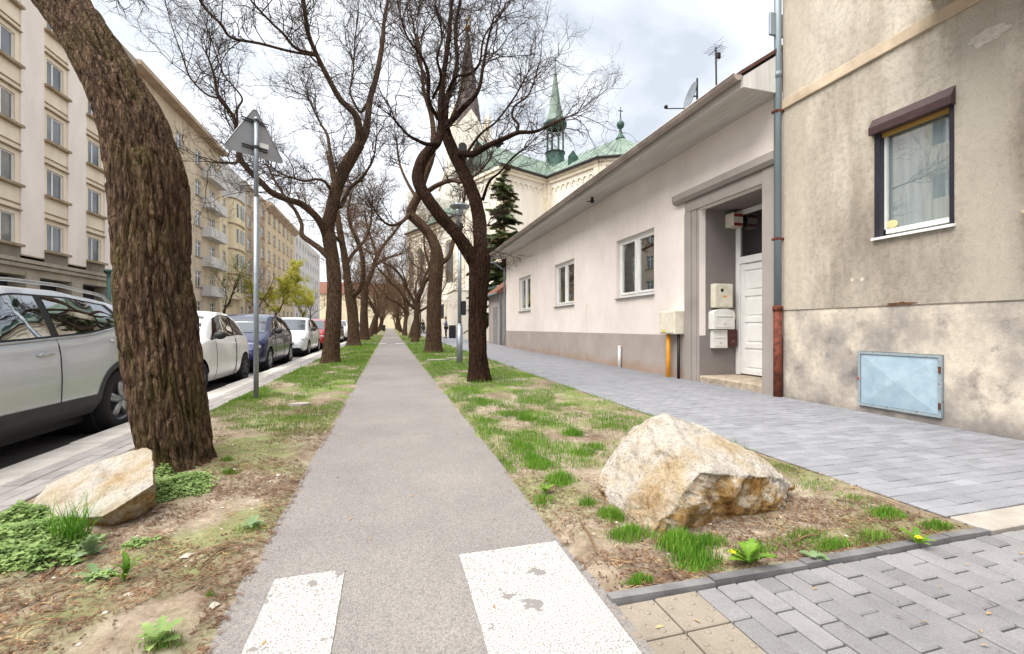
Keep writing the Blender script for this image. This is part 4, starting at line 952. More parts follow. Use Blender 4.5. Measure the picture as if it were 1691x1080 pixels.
# ridge turret
tr = np.array(cp_(9, 0, 0)); t8 = lambda r, z: (r, z)
tw = MB().lathe([(1.5, 18.3), (1.15, 19.2), (1.05, 20.6), (1.2, 20.75), (1.0, 20.85)], tr, 8).build('turret_base', M['copperd'], ch)
lb = MB()
for k in range(8):
    c = tr + (0.95 * math.cos(k * PI / 4), .95 * math.sin(k * PI / 4), 0); lb.cyl(c + (0, 0, 20.8), c + (0, 0, 23.6), .10, 6)
    e = tr + (0.95 * math.cos((k + 1) * PI / 4), .95 * math.sin((k + 1) * PI / 4), 0)
    lb.tube([c * (1 - f) + e * f + np.array((0, 0, 22.9 + .5 * math.sin(PI * f))) for f in np.linspace(0, 1, 7)], .07, 5)
lb.lathe([(1.0, 23.5), (1.35, 23.8), (1.4, 24.0), (1.05, 24.3), (0, 24.3)], tr, 8); lb.build('turret_lantern', M['copperd'], tw)
MB().lathe([(1.15, 24.2), (.85, 24.9), (.62, 26.3), (.30, 28.6), (.06, 30.4), (0, 30.5)], tr, 8).build('turret_spire', M['copper'], tw)
MB().cyl(tr + (0, 0, 30.4), tr + (0, 0, 31.6), .05, 6).cyl(tr + (-.3, 0, 31.2), tr + (.3, 0, 31.2), .05, 6).build('cross', M['copperd'], tw)
# tall tower and spire
tq = np.array((12.0, 69.4, 0)); b = MB()
b.box(tq[0] - 4.0, tq[0] + 4.0, tq[1] - 4, tq[1] + 4, 0, 24); b.box(tq[0] - 3.2, tq[0] + 3.2, tq[1] - 3.2, tq[1] + 3.2, 24, 31)
for s in (-1, 1):
    b.prism([(tq[0] - 2.8, tq[1] + 3.22 * s, 31), (tq[0] + 2.8, tq[1] + 3.22 * s, 31), (tq[0], tq[1] + 3.22 * s, 34.5)], (0, -.5 * s, 0)); b.prism([(tq[0] + 3.22 * s, tq[1] - 2.8, 31), (tq[0] + 3.22 * s, tq[1] + 2.8, 31), (tq[0] + 3.22 * s, tq[1], 34.5)], (-.5 * s, 0, 0))
tw = b.build('tower', M['chwall'], ch)
b = MB(); [b.box(tq[0] - 4.25, tq[0] + 4.25, tq[1] - 4.25, tq[1] + 4.25, z, z + .4) for z in (8.0, 16.0, 23.8)]; b.build('tower_band', M['chtrim'], tw)
b = MB()
for x in (-1.3, 1.3):
    for (z0, zs) in ((25.0, 28.6), (18, 21)): b.prism([(tq[0] + x + a, tq[1] - (3.21 if z0 > 24 else 4.01), z) for a, z in arch_pts(0, .65, z0, zs)], (0, -.03, 0))
b.build('belfry_opening', M['interior'], tw)
for sx in (-1, 1):
    for sy in (-1, 1): MB().lathe([(.55, 31), (.55, 33), (.62, 33.2), (0, 35.6)], tq + (sx * 2.7, sy * 2.7, 0), 8).build('pinnacle', M['chtrim'], tw)
MB().lathe([(2.7, 31), (2.3, 33.0), (1.55, 38.5), (.85, 43.5), (.15, 48.4), (0, 48.6)], tq, 8, a0=PI / 8, a1=2 * PI + PI / 8).build('spire', M['spire'], tw)
MB().ball(tq + (0, 0, 48.9), .5, 12, 8).cyl(tq + (0, 0, 49), tq + (0, 0, 51), .09, 6).cyl(tq + (-.6, 0, 50.2), tq + (.6, 0, 50.2), .09, 6).build('spire_cross', M['gilt'], tw)

# annex, cream block, churchyard fence
ax = thing('garage_annex', 'small grey outbuilding with red tiled roof behind the long house', 'outbuilding', (6, 24, 0))
b = MB().box(6.02, 9, 24, 27, -.1, 3.1); b.build('wall', wallmat('grey_annex', S(196, 186, 182, .75), S(176, 166, 162, .7)), ax)
MB().box(5.99, 6.019, 24.7, 25.7, .1, 2.3).build('door', M['greywin'], ax)
MB().prism([(5.75, 23.85, 3.05), (7.5, 23.85, 4.3), (9.2, 23.85, 3.05)], (0, 3.3, 0)).build('roof', M['redroof'], ax)
rt = MB().bbox(0, .16, 0, .26, -.02, .02, .01).rot(Matrix.Rotation(-math.atan2(1.25, 1.75), 4, 'Y')).build('roof_tile', M['redroof'], ax, local=True)
rt.location = (5.72 - 6, 23.86 - 24, 3.07)
for i in range(11):
    for j in range(12):
        if i or j: share(rt, 'roof_tile', (5.72 - 6 + i * .155, 23.86 - 24 + j * .272, 3.07 + i * .111), ax)
MB().tube([(5.72, 23.8, 3.02), (5.72, 27.2, 3.02)], .06, 8).cyl((5.98, 23.95, 3.0), (5.98, 23.95, .1), .04, 8).build('gutter', M['zinc'], ax)
gw = thing('cream_gatehouse', 'plain cream block with green coping beside the pavement bin', 'building', (5.3, 37.6, 0))
MB().box(5.3, 9.6, 37.6, 42, -.1, 4.3).build('wall', M['chwall'], gw); MB().prism([(8.0, 37.4, 4.3), (9.8, 37.4, 4.3), (9.8, 37.4, 4.55), (8.9, 37.4, 4.8)], (0, 4.6, 0)).build('coping', M['copperd'], gw); MB().bbox(5.25, 9.7, 37.55, 42.05, 4.3, 4.38, .01).build('cap', M['chtrim'], gw); MB().bbox(5.27, 9.6, 37.57, 37.62, 3.0, 3.1, .004).build('string_course', M['chtrim'], gw)
fe = thing('churchyard_fence', 'white wall with dark iron railings along the churchyard', 'fence', (5.2, 42, 0))
MB().box(5.1, 5.4, 42.06, 95, -.1, 1.95).build('wall', M['chwall'], fe)
one = MB().cyl((0, 0, 0), (0, 0, 1.35), .022, 6, .018).lathe([(.03, 1.34), (.04, 1.38), (0, 1.5)], (0, 0, 0), 6).build('railing_bar', M['dark'], fe, local=True); one.location = (.05, .1, 2.0)
for k in range(1, 290): share(one, 'railing_bar', (.05, .1 + k * .18, 2.0 + gz(k * .18)), fe)
for z in (2.15, 3.1): MB().tube([(5.25, 42.1, z), (5.25, 94.5, z + .3)], .03, 4).build('rail', M['dark'], fe)
for k in range(7): MB().bbox(5.05, 5.45, 42.06 + k * 8, 42.5 + k * 8, -.1, 3.5 + gz(k * 8), .03).build('pillar', M['chwall'], fe)
# ================================================================== TREES
def unit(v): return v / (np.linalg.norm(v) + 1e-9)
def barkfn(amp, fu=20.0, fl=2.3, seed=0, r0=.28):
    def f(th, L, R):
        c = np.stack((np.cos(th) * R * fu, np.sin(th) * R * fu, L * fl), -1)
        w = (fbm(c * .5 + 31, 3, seed + 50) - .5) * 1.6
        c2 = c + w[..., None]
        n1 = vnoise(c2, seed); n2 = vnoise(c2 * np.array((1.9, 1.9, 2.6)) + 9.7, seed + 3)
        d = -np.exp(-((n1 - .5) / .085) ** 2) - .6 * np.exp(-((n2 - .5) / .10) ** 2) + .45 * (fbm(c * np.array((1.6, 1.6, 5.)), 3, seed + 7) - .5) + .6 * (fbm(c * .6, 2, seed + 9) - .5)
        lump = (fbm(np.stack((np.cos(th) * 1.3, np.sin(th) * 1.3, L * 1.2), -1), 3, seed + 13) - .5) * .22 * R
        return amp * d * np.clip(R / r0, .1, 1.2) + lump
    return f
def grow(out, p, d, L, r, lvl, maxl, rng, up, nch):
    k = 8 if lvl < 3 else 5; step = L / (k - 1); P = [p]
    for i in range(k - 1):
        d = unit(d + rng.normal(0, .20 + .05 * lvl, 3) + np.array((0, 0, up))); p = p + d * step; P.append(p)
    out.setdefault((k, 5 if lvl == 1 else (4 if lvl == 2 else 3)), []).append((np.array(P), r, r * .35))
    if lvl >= maxl: return
    for c in range(nch[lvl - 1]):
        f = rng.uniform(.2, 1.0) * (k - 1.001); i = int(f); q = P[i] + (P[i + 1] - P[i]) * (f - i); t = unit(P[i + 1] - P[i])
        v = rng.normal(0, 1, 3); v = unit(v - t * v.dot(t)); a = rng.uniform(.45, 1.15)
        grow(out, q, unit(t * math.cos(a) + v * math.sin(a)), L * rng.uniform(.34, .66) * (1.1 - .4 * f / k), r * (.62 - .2 * f / k), lvl + 1, maxl, rng, up, nch)
def twig_mesh(name, out, mat, parent):
    Vs, Fs, o = [], [], 0
    for (k, n), L in out.items():
        P = np.array([q[0] for q in L]); r = np.array([np.linspace(q[1], q[2], k) for q in L])
        T = np.gradient(P, axis=1); T /= np.linalg.norm(T, axis=2)[..., None] + 1e-9
        ref = np.where(np.abs(T[:, :1, 2:3]) < .8, np.array((0, 0, 1.)), np.array((1., 0, 0))); A = np.cross(T, ref); A /= np.linalg.norm(A, axis=2)[..., None] + 1e-9; B = np.cross(T, A)
        th = np.arange(n) * 2 * PI / n
        g = P[:, :, None] + r[..., None, None] * (np.cos(th)[:, None] * A[:, :, None] + np.sin(th)[:, None] * B[:, :, None])
        m = len(L); i = np.arange(m * k * n).reshape(m, k, n) + o; j = np.roll(i, -1, 2)
        Fs.append(np.stack((i[:, :-1], j[:, :-1], j[:, 1:], i[:, 1:]), -1).reshape(-1, 4)); Vs.append(g.reshape(-1, 3)); o += m * k * n
    return fastmesh(name, np.concatenate(Vs), np.concatenate(Fs), mat, parent, smooth=True)
def build_tree(name, label, limbs, cell, amp, mat, twmat, seed, per_m=5.0, L1=1.7, r1=.02, nch=(6, 5, 3), maxl=4, up=.035, group=None, base=None, twstart=.3, flare=.35, rmin=.0):
    """limbs: arrays of x y z r; the first is the trunk"""
    rng = np.random.default_rng(seed); tk = limbs[0]
    root = thing(name, label, 'tree', base if base is not None else tk[0][:3], 0, group)
    b = MB(); out = {}
    for li, Lm in enumerate(limbs):
        Lm = np.asarray(Lm, float); rm = Lm[:, 3].max(); c = cell if rm > .06 else max(cell, .03)
        Q = spline(Lm, c * 1.35); 
        if li == 0:
            h = Q[:, 2] - Q[0, 2]; Q[:, 3] *= 1 + flare * np.exp(-np.clip(h, 0, None) / .16)
            Q[0, 2] -= .12
        nn = int(np.clip(2 * PI * rm / c, 7, 220))
        b.tube(Q[:, :3], np.maximum(Q[:, 3], .006), nn, True, barkfn(amp, seed=seed + li) if rm > .035 else None)
        S_ = spline(Lm, .12); D = np.gradient(S_[:, :3], axis=0); ln = len(S_) * .12
        if np.linalg.norm(Lm[-1, :3] - Lm[0, :3]) < .5: continue
        f0 = .72 if li == 0 else twstart
        m = int(per_m * ln * (1 - f0)) + 3
        for q in range(m):
            f = f0 + (1 - f0) * rng.random() ** .8 if q > 1 else .995; i = min(int(f * len(S_)), len(S_) - 1); t = unit(D[i]); v = rng.normal(0, 1, 3); v = unit(v - t * v.dot(t)); a = rng.uniform(.35, 1.2) if q > 1 else .2
            rr = min(r1, max(S_[i, 3] * .6, .006)); grow(out, S_[i, :3], unit(t * math.cos(a) + v * math.sin(a) + np.array((0, 0, .25))), L1 * rng.uniform(.55, 1.15), rr, 1, maxl, rng, up, nch)
    V = np.concatenate(b.v); 
    b.build('trunk', mat, root, True)
    twig_mesh('crown', out, twmat, root)
    return root
def limbs_px(t0, specs):
    res = []
    for s in specs:
        a = []
        for (u, v, w, dt) in s:
            p = at(u, v, t0 + dt); a.append((*p, max(w, .7) * (t0 + dt) / FPX / 2 / math.sqrt(1 + ((u - UC) / FPX) ** 2)))
        res.append(np.array(a))
    return res
AV = 'bare trees lining the path'
# leaning tree, left foreground
L1 = limbs_px(3.4, [[(298, 778, 114, 0), (286, 700, 130, 0), (268, 560, 138, .0), (256, 450, 134, .0), (250, 350, 136, .0), (247, 300, 142, 0), (236, 255, 134, 0), (222, 205, 124, 0), (190, 140, 114, 0), (150, 70, 108, .03), (95, -5, 106, .08), (40, -70, 96, .15)],
                    [(60, -45, 84, .13), (-60, -260, 60, .2), (-120, -500, 40, .5)], [(60, -45, 70, .13), (60, -300, 52, .5), (140, -620, 34, 1.0)], [(40, -70, 60, .15), (-150, -190, 40, -.3), (-330, -380, 24, -.6)]])
build_tree('leaning_tree', 'thick leaning tree trunk with furrowed bark, left foreground', L1, .0075, .034, M['bark'], M['twig'], 3, per_m=3, L1=1.2, base=(L1[0][0][0], L1[0][0][1], 0), flare=.20, group=AV)
# second tree on the left, surveyed limbs
L2 = limbs_px(12.3, [[(545, 603, 31, 0), (548, 560, 27, 0), (552, 510, 26, 0), (551, 440, 24, 0), (544, 395, 24, 0), (541, 375, 23, 0), (548, 345, 21, 0), (556, 310, 22, 0), (566, 285, 21, 0), (581, 258, 20, 0), (594, 238, 18, 0)],
   [(594, 240, 15, 0), (604, 218, 14, .1), (608, 190, 11, .2), (612, 160, 10, .4), (622, 125, 9, .5), (631, 75, 8, .7), (635, 30, 6, .9), (645, -20, 5, 1), (655, -90, 3, 1.2)],
   [(592, 240, 14, 0), (593, 215, 13, -.1), (587, 190, 12, -.2), (562, 164, 10, -.4), (540, 125, 9, -.6), (522, 88, 8.5, -.8), (509, 55, 8, -1.0), (501, 0, 7, -1.2), (496, -70, 5, -1.5)],
   [(523, 92, 5.5, -.8), (480, 85, 5, -1.2), (430, 72, 5, -1.6), (382, 62, 5, -2), (365, 40, 5.5, -2.2), (340, 15, 6, -2.4), (325, -10, 6, -2.6), (300, -60, 4, -2.9)],
   [(523, 90, 6, -.8), (489, 80, 5.5, -1.1), (467, 55, 5, -1.4), (448, 37, 4.5, -1.5), (414, 0, 4, -1.9), (390, -40, 3, -2.1)],
   [(540, 392, 15, 0), (528, 366, 14, -.3), (512, 348, 13, -.5), (495, 336, 12, -.7), (476, 330, 11.5, -1.0), (450, 319, 11, -1.3), (429, 299, 11, -1.5), (408, 278, 10, -1.7), (396, 258, 10, -1.8), (392, 225, 8, -1.9), (386, 194, 7, -2.0), (362, 161, 6, -2.2), (352, 119, 4.5, -2.3), (341, 88, 3, -2.4)],
   [(392, 205, 4, -1.9), (392, 180, 4, -1.8), (400, 163, 3.5, -1.7), (385, 142, 3, -1.7), (369, 122, 2.6, -1.7), (345, 55, 2, -1.7), (330, 20, 1.5, -1.7)],
   [(360, 162, 4, -2.2), (340, 155, 3.6, -2.4), (314, 128, 3.2, -2.6), (300, 89, 2.6, -2.8), (286, 50, 2, -2.9), (275, 10, 1.5, -3)],
   [(393, 262, 6, -1.8), (388, 270, 5, -2.1), (372, 268, 4, -2.3), (352, 268, 3, -2.4)],
   [(545, 428, 12, 0), (530, 412, 11, .3), (515, 401, 10, .5), (499, 388, 9, .6), (498, 370, 7, .7), (488, 348, 6, .8), (474, 330, 5, 1.0), (455, 300, 4, 1.2), (440, 270, 3, 1.3)],
   [(552, 295, 8, 0), (548, 265, 6.5, .4), (544, 244, 6, .6), (540, 222, 5, .8), (530, 205, 4, .9), (520, 185, 3.5, 1), (508, 160, 3, 1.1)],
   [(562, 342, 8, 0), (572, 322, 7, .4), (578, 310, 6, .6), (596, 295, 5, .8), (612, 272, 4, 1), (618, 255, 3, 1.1), (622, 225, 2.5, 1.2)],
   [(545, 312, 6, 0), (536, 300, 5, -.5), (522, 296, 4.6, -.9), (504, 299, 4, -1.2), (478, 292, 3.4, -1.6), (455, 282, 2.6, -1.8)],
   [(608, 168, 6, .4), (596, 185, 5, .2), (585, 170, 4, 0), (578, 150, 3.4, 0), (583, 120, 3, 0), (586, 70, 2.4, .1), (592, 20, 2, .2)]])
build_tree('avenue_tree', 'forked bare tree behind the road sign, long limb reaching left', L2, .018, .018, M['bark2'], M['twig'], 21, per_m=7.2, L1=1.5, r1=.0145, base=(L2[0][0][0], L2[0][0][1], gz(13)), group=AV)
# first tree on the right: dark forked trunk
R1 = limbs_px(8.36, [[(792, 634, 40, 0), (789, 590, 31, 0), (788, 540, 30, 0), (789, 490, 31, 0), (792, 455, 35, 0), (793, 430, 36, 0), (793, 412, 30, 0)],
   [(790, 440, 26, 0), (774, 416, 24, -.1), (752, 385, 22, -.2), (727, 357, 21, -.3), (708, 331, 20, -.35), (695, 310, 20, -.35), (690, 290, 20, -.3), (697, 265, 19, -.2), (711, 246, 17, -.1), (724, 232, 14, 0), (728, 205, 12, .1), (728, 170, 11, .1), (733, 120, 9, .2), (740, 70, 8, .3), (745, 10, 6, .4), (745, -60, 4, .5)],
   [(795, 425, 26, 0), (793, 390, 23, .15), (791, 358, 23, .3), (783, 326, 22, .4), (771, 296, 21, .5), (757, 268, 20, .6), (745, 243, 19, .7), (736, 218, 18, .75), (733, 192, 16, .8), (737, 165, 12, .9), (748, 140, 9, 1.0), (755, 100, 7, 1.1), (752, 50, 6, 1.2), (760, 0, 5, 1.3), (765, -60, 3, 1.4)],
   [(735, 212, 11, .7), (749, 196, 10, .4), (765, 178, 9, .2), (783, 160, 7, 0), (792, 143, 6, 0), (797, 115, 5, 0), (805, 70, 4, 0), (815, 30, 3, 0)],
   [(754, 255, 11, .6), (768, 254, 11, .4), (782, 254, 11, .2), (800, 244, 10, 0), (812, 238, 9.5, -.1), (835, 228, 8, -.3), (856, 219, 7, -.4), (880, 218, 5.5, -.5), (900, 211, 4.5, -.5), (928, 198, 3, -.6), (955, 185, 2, -.7)],
   [(852, 221, 5, -.4), (856, 206, 4.5, -.3), (846, 192, 4, -.2), (850, 175, 3.5, -.1), (870, 160, 3, 0), (880, 140, 2.4, 0), (890, 105, 2, 0)],
   [(726, 236, 8, -.1), (705, 238, 7, -.4), (690, 232, 6, -.6), (675, 224, 5, -.8), (660, 208, 4, -1), (646, 192, 3, -1.2), (630, 180, 2, -1.3)],
   [(731, 205, 8, .2), (720, 190, 7, 0), (708, 165, 6.5, -.2), (708, 130, 6, -.3), (702, 105, 5, -.4), (690, 85, 4.5, -.5), (672, 60, 3.5, -.6), (660, 20, 3, -.7), (650, -30, 2, -.8)],
   [(708, 150, 5, -.3), (700, 120, 4, 0), (690, 100, 4, .2), (686, 60, 3, .4), (676, 10, 2.4, .6)],
   [(740, 150, 6, .9), (752, 128, 5, .6), (775, 122, 4.5, .4), (792, 104, 4, .2), (800, 60, 3, .2), (830, 20, 2.4, .2)],
   [(760, 275, 6, .5), (776, 245, 5, .9), (795, 220, 4, 1.1), (820, 200, 3.5, 1.3), (850, 160, 3, 1.5), (872, 120, 2.2, 1.6)],
   [(797, 330, 6, .5), (808, 300, 5, .2), (825, 285, 4, 0), (845, 262, 3.2, -.2), (865, 245, 2.4, -.3)],
   [(715, 162, 5, -.2), (728, 130, 5, -.6), (722, 95, 4, -.9), (730, 60, 3.5, -1), (720, 10, 2.6, -1.2)]])
build_tree('avenue_tree', 'dark forked tree on the right verge nearest the boulder', R1, .0125, .020, M['bark_dark'], M['twig'], 5, per_m=7.8, L1=1.2, r1=.012, base=(R1[0][0][0], R1[0][0][1], gz(8.2)), flare=.10, group=AV, twstart=.42)
# second tree on the right with kinked trunk
R2 = limbs_px(17.2, [[(716, 585, 29, 0), (717, 540, 25, 0), (717, 489, 24, 0), (721, 451, 22, 0), (722, 420, 19, 0), (712, 392, 17, 0), (696, 372, 17, 0), (679, 355, 16, 0), (682, 340, 15, 0), (690, 325, 14, 0), (700, 295, 13, .1), (712, 260, 12, .2), (716, 225, 10, .3), (712, 190, 8, .4), (700, 150, 6, .5), (696, 110, 5, .6), (690, 60, 3, .7)],
   [(720, 440, 10, 0), (740, 425, 8, .5), (748, 400, 7, .9), (752, 378, 6, 1.1), (762, 350, 5, 1.3), (768, 320, 4, 1.4), (775, 280, 3, 1.4)],
   [(700, 320, 9, 0), (722, 306, 8, -.4), (745, 298, 7, -.8), (765, 300, 6, -1.2), (790, 285, 4, -1.5), (810, 262, 3, -1.6)],
   [(680, 350, 8, 0), (665, 365, 6, -.5), (650, 372, 5, -.9), (636, 368, 4, -1.2), (622, 352, 3, -1.4)],
   [(715, 240, 7, .2), (735, 215, 6, .3), (752, 180, 5, .5), (765, 130, 4, .7), (772, 90, 3, .8)],
   [(690, 330, 6, .3), (672, 300, 5, .8), (660, 270, 4, 1.2), (655, 235, 3, 1.4)]])
build_tree('avenue_tree', 'right tree with sharply kinked trunk behind the street lamp', R2, .028, .013, M['bark2'], M['twig'], 8, per_m=6.0, L1=1.6, r1=.02, nch=(6, 5, 2), base=(R2[0][0][0], R2[0][0][1], gz(17)), group=AV)
# third and fourth on the left
L3 = limbs_px(22.4, [[(584, 573, 23, 0), (583, 530, 19, 0), (579, 490, 19, 0), (577, 478, 18, 0)], [(576, 485, 14, 0), (570, 430, 12, .2), (561, 380, 11, .4), (556, 340, 8, .6), (550, 300, 6, .8), (540, 250, 4, 1)],
   [(580, 490, 10, 0), (594, 478, 8, -.4), (600, 450, 7, -.6), (598, 420, 6, -.8), (585, 385, 5, -1), (575, 355, 4, -1), (580, 320, 3, -1)], [(571, 440, 7, .2), (582, 420, 6, 1), (600, 400, 5, 1.6), (612, 370, 4, 2), (615, 330, 3, 2)], [(566, 405, 6, .3), (548, 385, 5, -.6), (530, 372, 4, -1.2), (515, 350, 3, -1.6)]])
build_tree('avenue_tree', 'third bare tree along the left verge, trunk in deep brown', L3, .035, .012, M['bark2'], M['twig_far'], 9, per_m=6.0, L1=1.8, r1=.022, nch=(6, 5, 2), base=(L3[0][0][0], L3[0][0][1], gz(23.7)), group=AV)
L4 = limbs_px(31.1, [[(602, 563, 17, 0), (601, 520, 13, 0), (602, 480, 13, 0), (601, 470, 12, 0)], [(600, 475, 9, 0), (598, 425, 7.5, .3), (588, 395, 6, .6), (578, 372, 5, .9), (574, 340, 3.5, 1)], [(603, 475, 9, 0), (613, 452, 8, 0), (624, 420, 7, -.2), (636, 402, 5, -.5), (650, 385, 4, -.8), (668, 362, 3, -1)],
   [(622, 425, 5, 0), (615, 400, 4, 1), (607, 375, 3.5, 1.5), (602, 350, 3, 1.8)], [(618, 440, 5, 0), (635, 428, 4, .8), (660, 420, 3, 1.5)]])
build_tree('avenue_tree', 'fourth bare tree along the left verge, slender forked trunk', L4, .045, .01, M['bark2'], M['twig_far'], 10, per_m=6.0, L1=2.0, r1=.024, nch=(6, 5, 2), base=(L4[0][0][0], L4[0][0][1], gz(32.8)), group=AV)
# farther pairs: three grown kinds, copied along the avenue
def gen_limbs(seed, H=9.0, r=.24):
    rng = np.random.default_rng(seed); p = np.zeros(3); d = np.array((rng.normal(0, .08), rng.normal(0, .08), 1.)); tr = []
    h0 = rng.uniform(2.2, 3.0); n_ = 6
    for i in range(n_ + 1): tr.append((*p, r * (1 - .3 * i / n_))); d = unit(d + rng.normal(0, .08, 3)); p = p + d * h0 / n_
    res = [np.array(tr)]
    for k in range(rng.integers(3, 5)):
        q = np.array(tr[-1 - (k % 2)][:3]); a = rng.uniform(0, 2 * PI) if k else 0; dd = unit(np.array((math.cos(a + k * 2.2) * .75, math.sin(a + k * 2.2) * .75, 1.))); L = []; rr = r * .5; m = 8; ln = rng.uniform(.5, .75) * H
        for i in range(m + 1): L.append((*q, rr * (1 - .8 * i / m))); dd = unit(dd + rng.normal(0, .22, 3) + np.array((0, 0, .12))); q = q + dd * ln / m
        res.append(np.array(L))
        for s in range(2):
            i = rng.integers(2, 6); q2 = np.array(L[i][:3]); d2 = unit(np.array((rng.normal(0, 1), rng.normal(0, 1), .6))); L2_ = []
            for j in range(6): L2_.append((*q2, L[i][3] * .6 * (1 - .15 * j))); d2 = unit(d2 + rng.normal(0, .25, 3) + np.array((0, 0, .1))); q2 = q2 + d2 * ln * .4 / 5
            res.append(np.array(L2_))
    return res
kinds = []
for s in (41, 44, 47): kinds.append(gen_limbs(s))
farspots = [(1.55, 28.5, 1, 'fifth', .7), (1.75, 37.0, 0, None, 2.0), (1.5, 46, 2, None, 4.1), (1.7, 56, 1, None, .3), (1.6, 66, 0, None, 5.0), (1.6, 77, 2, None, 1.1), (1.6, 90, 1, None, 2.7),
            (-1.75, 42, 2, None, 3.3), (-1.6, 51, 0, None, .9), (-1.7, 61, 1, None, 4.6), (-1.7, 72, 2, None, 2.2), (-1.7, 84, 0, None, 1.4), (-1.7, 97, 1, None, 3.9), (-1.7, 110, 0, None, .6), (1.6, 104, 2, None, 2.9), (1.6, 118, 0, None, 4.4)]
ordw = ['third', 'fourth', 'fifth', 'sixth', 'seventh', 'eighth', 'ninth', 'tenth', 'eleventh', 'twelfth']
made = {}; cnt = {1: 0, -1: 2}
for (x, y, kd, _, rz) in farspots:
    sd = 1 if x > 0 else -1; cnt[sd] += 1; lab = 'bare tree, %s along the %s verge of the path' % (ordw[cnt[sd] - 1 + (0 if sd > 0 else 0)], 'right' if sd > 0 else 'left')
    if sd < 0: lab = 'bare tree, %s along the left verge of the path' % ordw[cnt[sd] - 1]
    if kd not in made:
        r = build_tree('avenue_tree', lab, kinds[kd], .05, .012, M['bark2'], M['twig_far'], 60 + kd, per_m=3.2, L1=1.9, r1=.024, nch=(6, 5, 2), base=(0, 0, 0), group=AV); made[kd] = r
    else: r = copy_tree(made[kd]); r['label'] = lab
    r.location = (x, y, gz(y)); r.rotation_euler = (0, 0, rz)
# thin sapling near the second lamp
sp_ = [np.array([(0, 0, 0, .06), (.05, 0, 1.5, .055), (0, .05, 3, .05), (.1, 0, 4.5, .035), (.1, .1, 6, .02)]), np.array([(0, .05, 2.8, .03), (.5, .2, 3.8, .02), (.8, .2, 5, .01)])]
r = build_tree('young_tree', 'thin young tree trunk beside the second lamp post', sp_, .04, .004, M['bark2'], M['twig_far'], 77, per_m=4, L1=1.0, nch=(4, 3), maxl=3, base=(0, 0, 0)); r.location = (2.35, 36, gz(36))
# trees on the far pavement
def leafy(name, label, x, y, seed, H, mat, nleaf, size, grp, spread=1.0):
    L = gen_limbs(seed, H, .14); rt = build_tree(name, label, L, .05, .006, M['bark2'], M['twig_far'], seed, per_m=3, L1=1.3, r1=.018, nch=(5, 4), maxl=3, base=(0, 0, 0), group=grp)
    if nleaf:
        rng = np.random.default_rng(seed); crown = [c for c in rt.children if c.name.startswith('crown')][0]; me = crown.data; co = np.zeros(len(me.vertices) * 3, np.float32); me.vertices.foreach_get('co', co); co = co.reshape(-1, 3)
        c = co[rng.integers(0, len(co), nleaf)] + rng.normal(0, .09, (nleaf, 3)); a = rng.normal(0, 1, (nleaf, 3)); a /= np.linalg.norm(a, axis=1)[:, None]; b2 = rng.normal(0, 1, (nleaf, 3)); b2 = np.cross(a, b2); b2 /= np.linalg.norm(b2, axis=1)[:, None]
        s = size * rng.uniform(.6, 1.3, (nleaf, 1)); V = np.stack((c - a * s, c + b2 * s * .5, c + a * s, c - b2 * s * .5), 1).reshape(-1, 3)
        fastmesh('leaves', V, np.arange(nleaf * 4).reshape(-1, 4), mat, rt, kind='stuff')
    rt.location = (x, y, gz(y)); return rt
FP = 'trees on the far pavement'
leafy('spring_tree', 'young tree in fresh yellow green leaf across the road', -14.4, 64, 91, 10.5, M['spring'], 24000, .075, FP)
leafy('spring_tree', 'smaller yellow green tree to the right of the leafing one', -13.2, 74, 93, 6.8, M['spring'], 11000, .075, FP)
leafy('street_tree', 'bare street tree before the bay window block across the road', -14.6, 56, 95, 8.5, None, 0, .1, FP)
leafy('street_tree', 'bare street tree far across the road beyond the green ones', -14.2, 92, 97, 8.5, None, 0, .1, FP)
leafy('street_tree', 'budding brown tree before the balcony block across the road', -14.8, 46, 99, 8.0, M['grass_dry'], 1500, .06, FP)
# conifer behind the long house
cf = thing('conifer_tree', 'dark green conifer behind the far end of the long house', 'tree', (7.6, 29.3, 0))
MB().tube([(7.6, 29.3, 0), (7.62, 29.3, 6), (7.6, 29.35, 11.2)], [.22, .14, .02], 10).build('trunk', M['bark2'], cf, True)
rng = np.random.default_rng(5); C1, C2 = [], []; br_ = MB()
for w in range(30):
    z = 1.8 + 9.2 * (w / 29) ** .95; R = 2.5 * (1 - (z - 1.2) / 10.2) ** .7 + .2
    for k in range(16):
        a = k * 2 * PI / 16 + w * .7 + rng.normal(0, .2); Lb = R * rng.uniform(.6, 1.15); dz = rng.uniform(-.35, .3); z = z + rng.normal(0, .22)
        P = np.array([(7.6 + math.cos(a) * Lb * f, 29.3 + math.sin(a) * Lb * f, z + dz * Lb * f - .22 * Lb * f * f + .12 * Lb * f ** 3) for f in np.linspace(0, 1, 5)]); br_.tube(P, np.linspace(.03, .006, 5), 4)
        m = int(85 * Lb) + 26; f = rng.uniform(.18, 1.03, m); q = np.stack([np.interp(f, np.linspace(0, 1, 5), P[:, i]) for i in range(3)], -1)
        dirn = unit(P[-1] - P[1]); sd = np.cross(dirn, (0, 0, 1)); off = rng.normal(0, 1, m)[:, None]
        tip = q + dirn * rng.uniform(.08, .22, (m, 1)) + sd * off * .20 * (1.1 - f[:, None] * .6) + np.array((0, 0, -1)) * rng.uniform(.0, .16, (m, 1))
        wv = unit(np.cross(dirn, (0, 0, 1)) + rng.normal(0, .4, 3)) * .05
        (C2 if rng.random() < .25 and z > 5 else C1).append(np.stack((q - wv, q + wv, tip + wv * .5, tip - wv * .5), 1).reshape(-1, 3))
br_.build('branches', M['bark2'], cf, kind='stuff')
for C_, mm, nm in ((C1, 'conifer', 'crown'), (C2, 'conifer_b', 'browned_sprays')):
    V = np.concatenate(C_); fastmesh(nm, V, np.arange(len(V)).reshape(-1, 4), M[mm], cf)
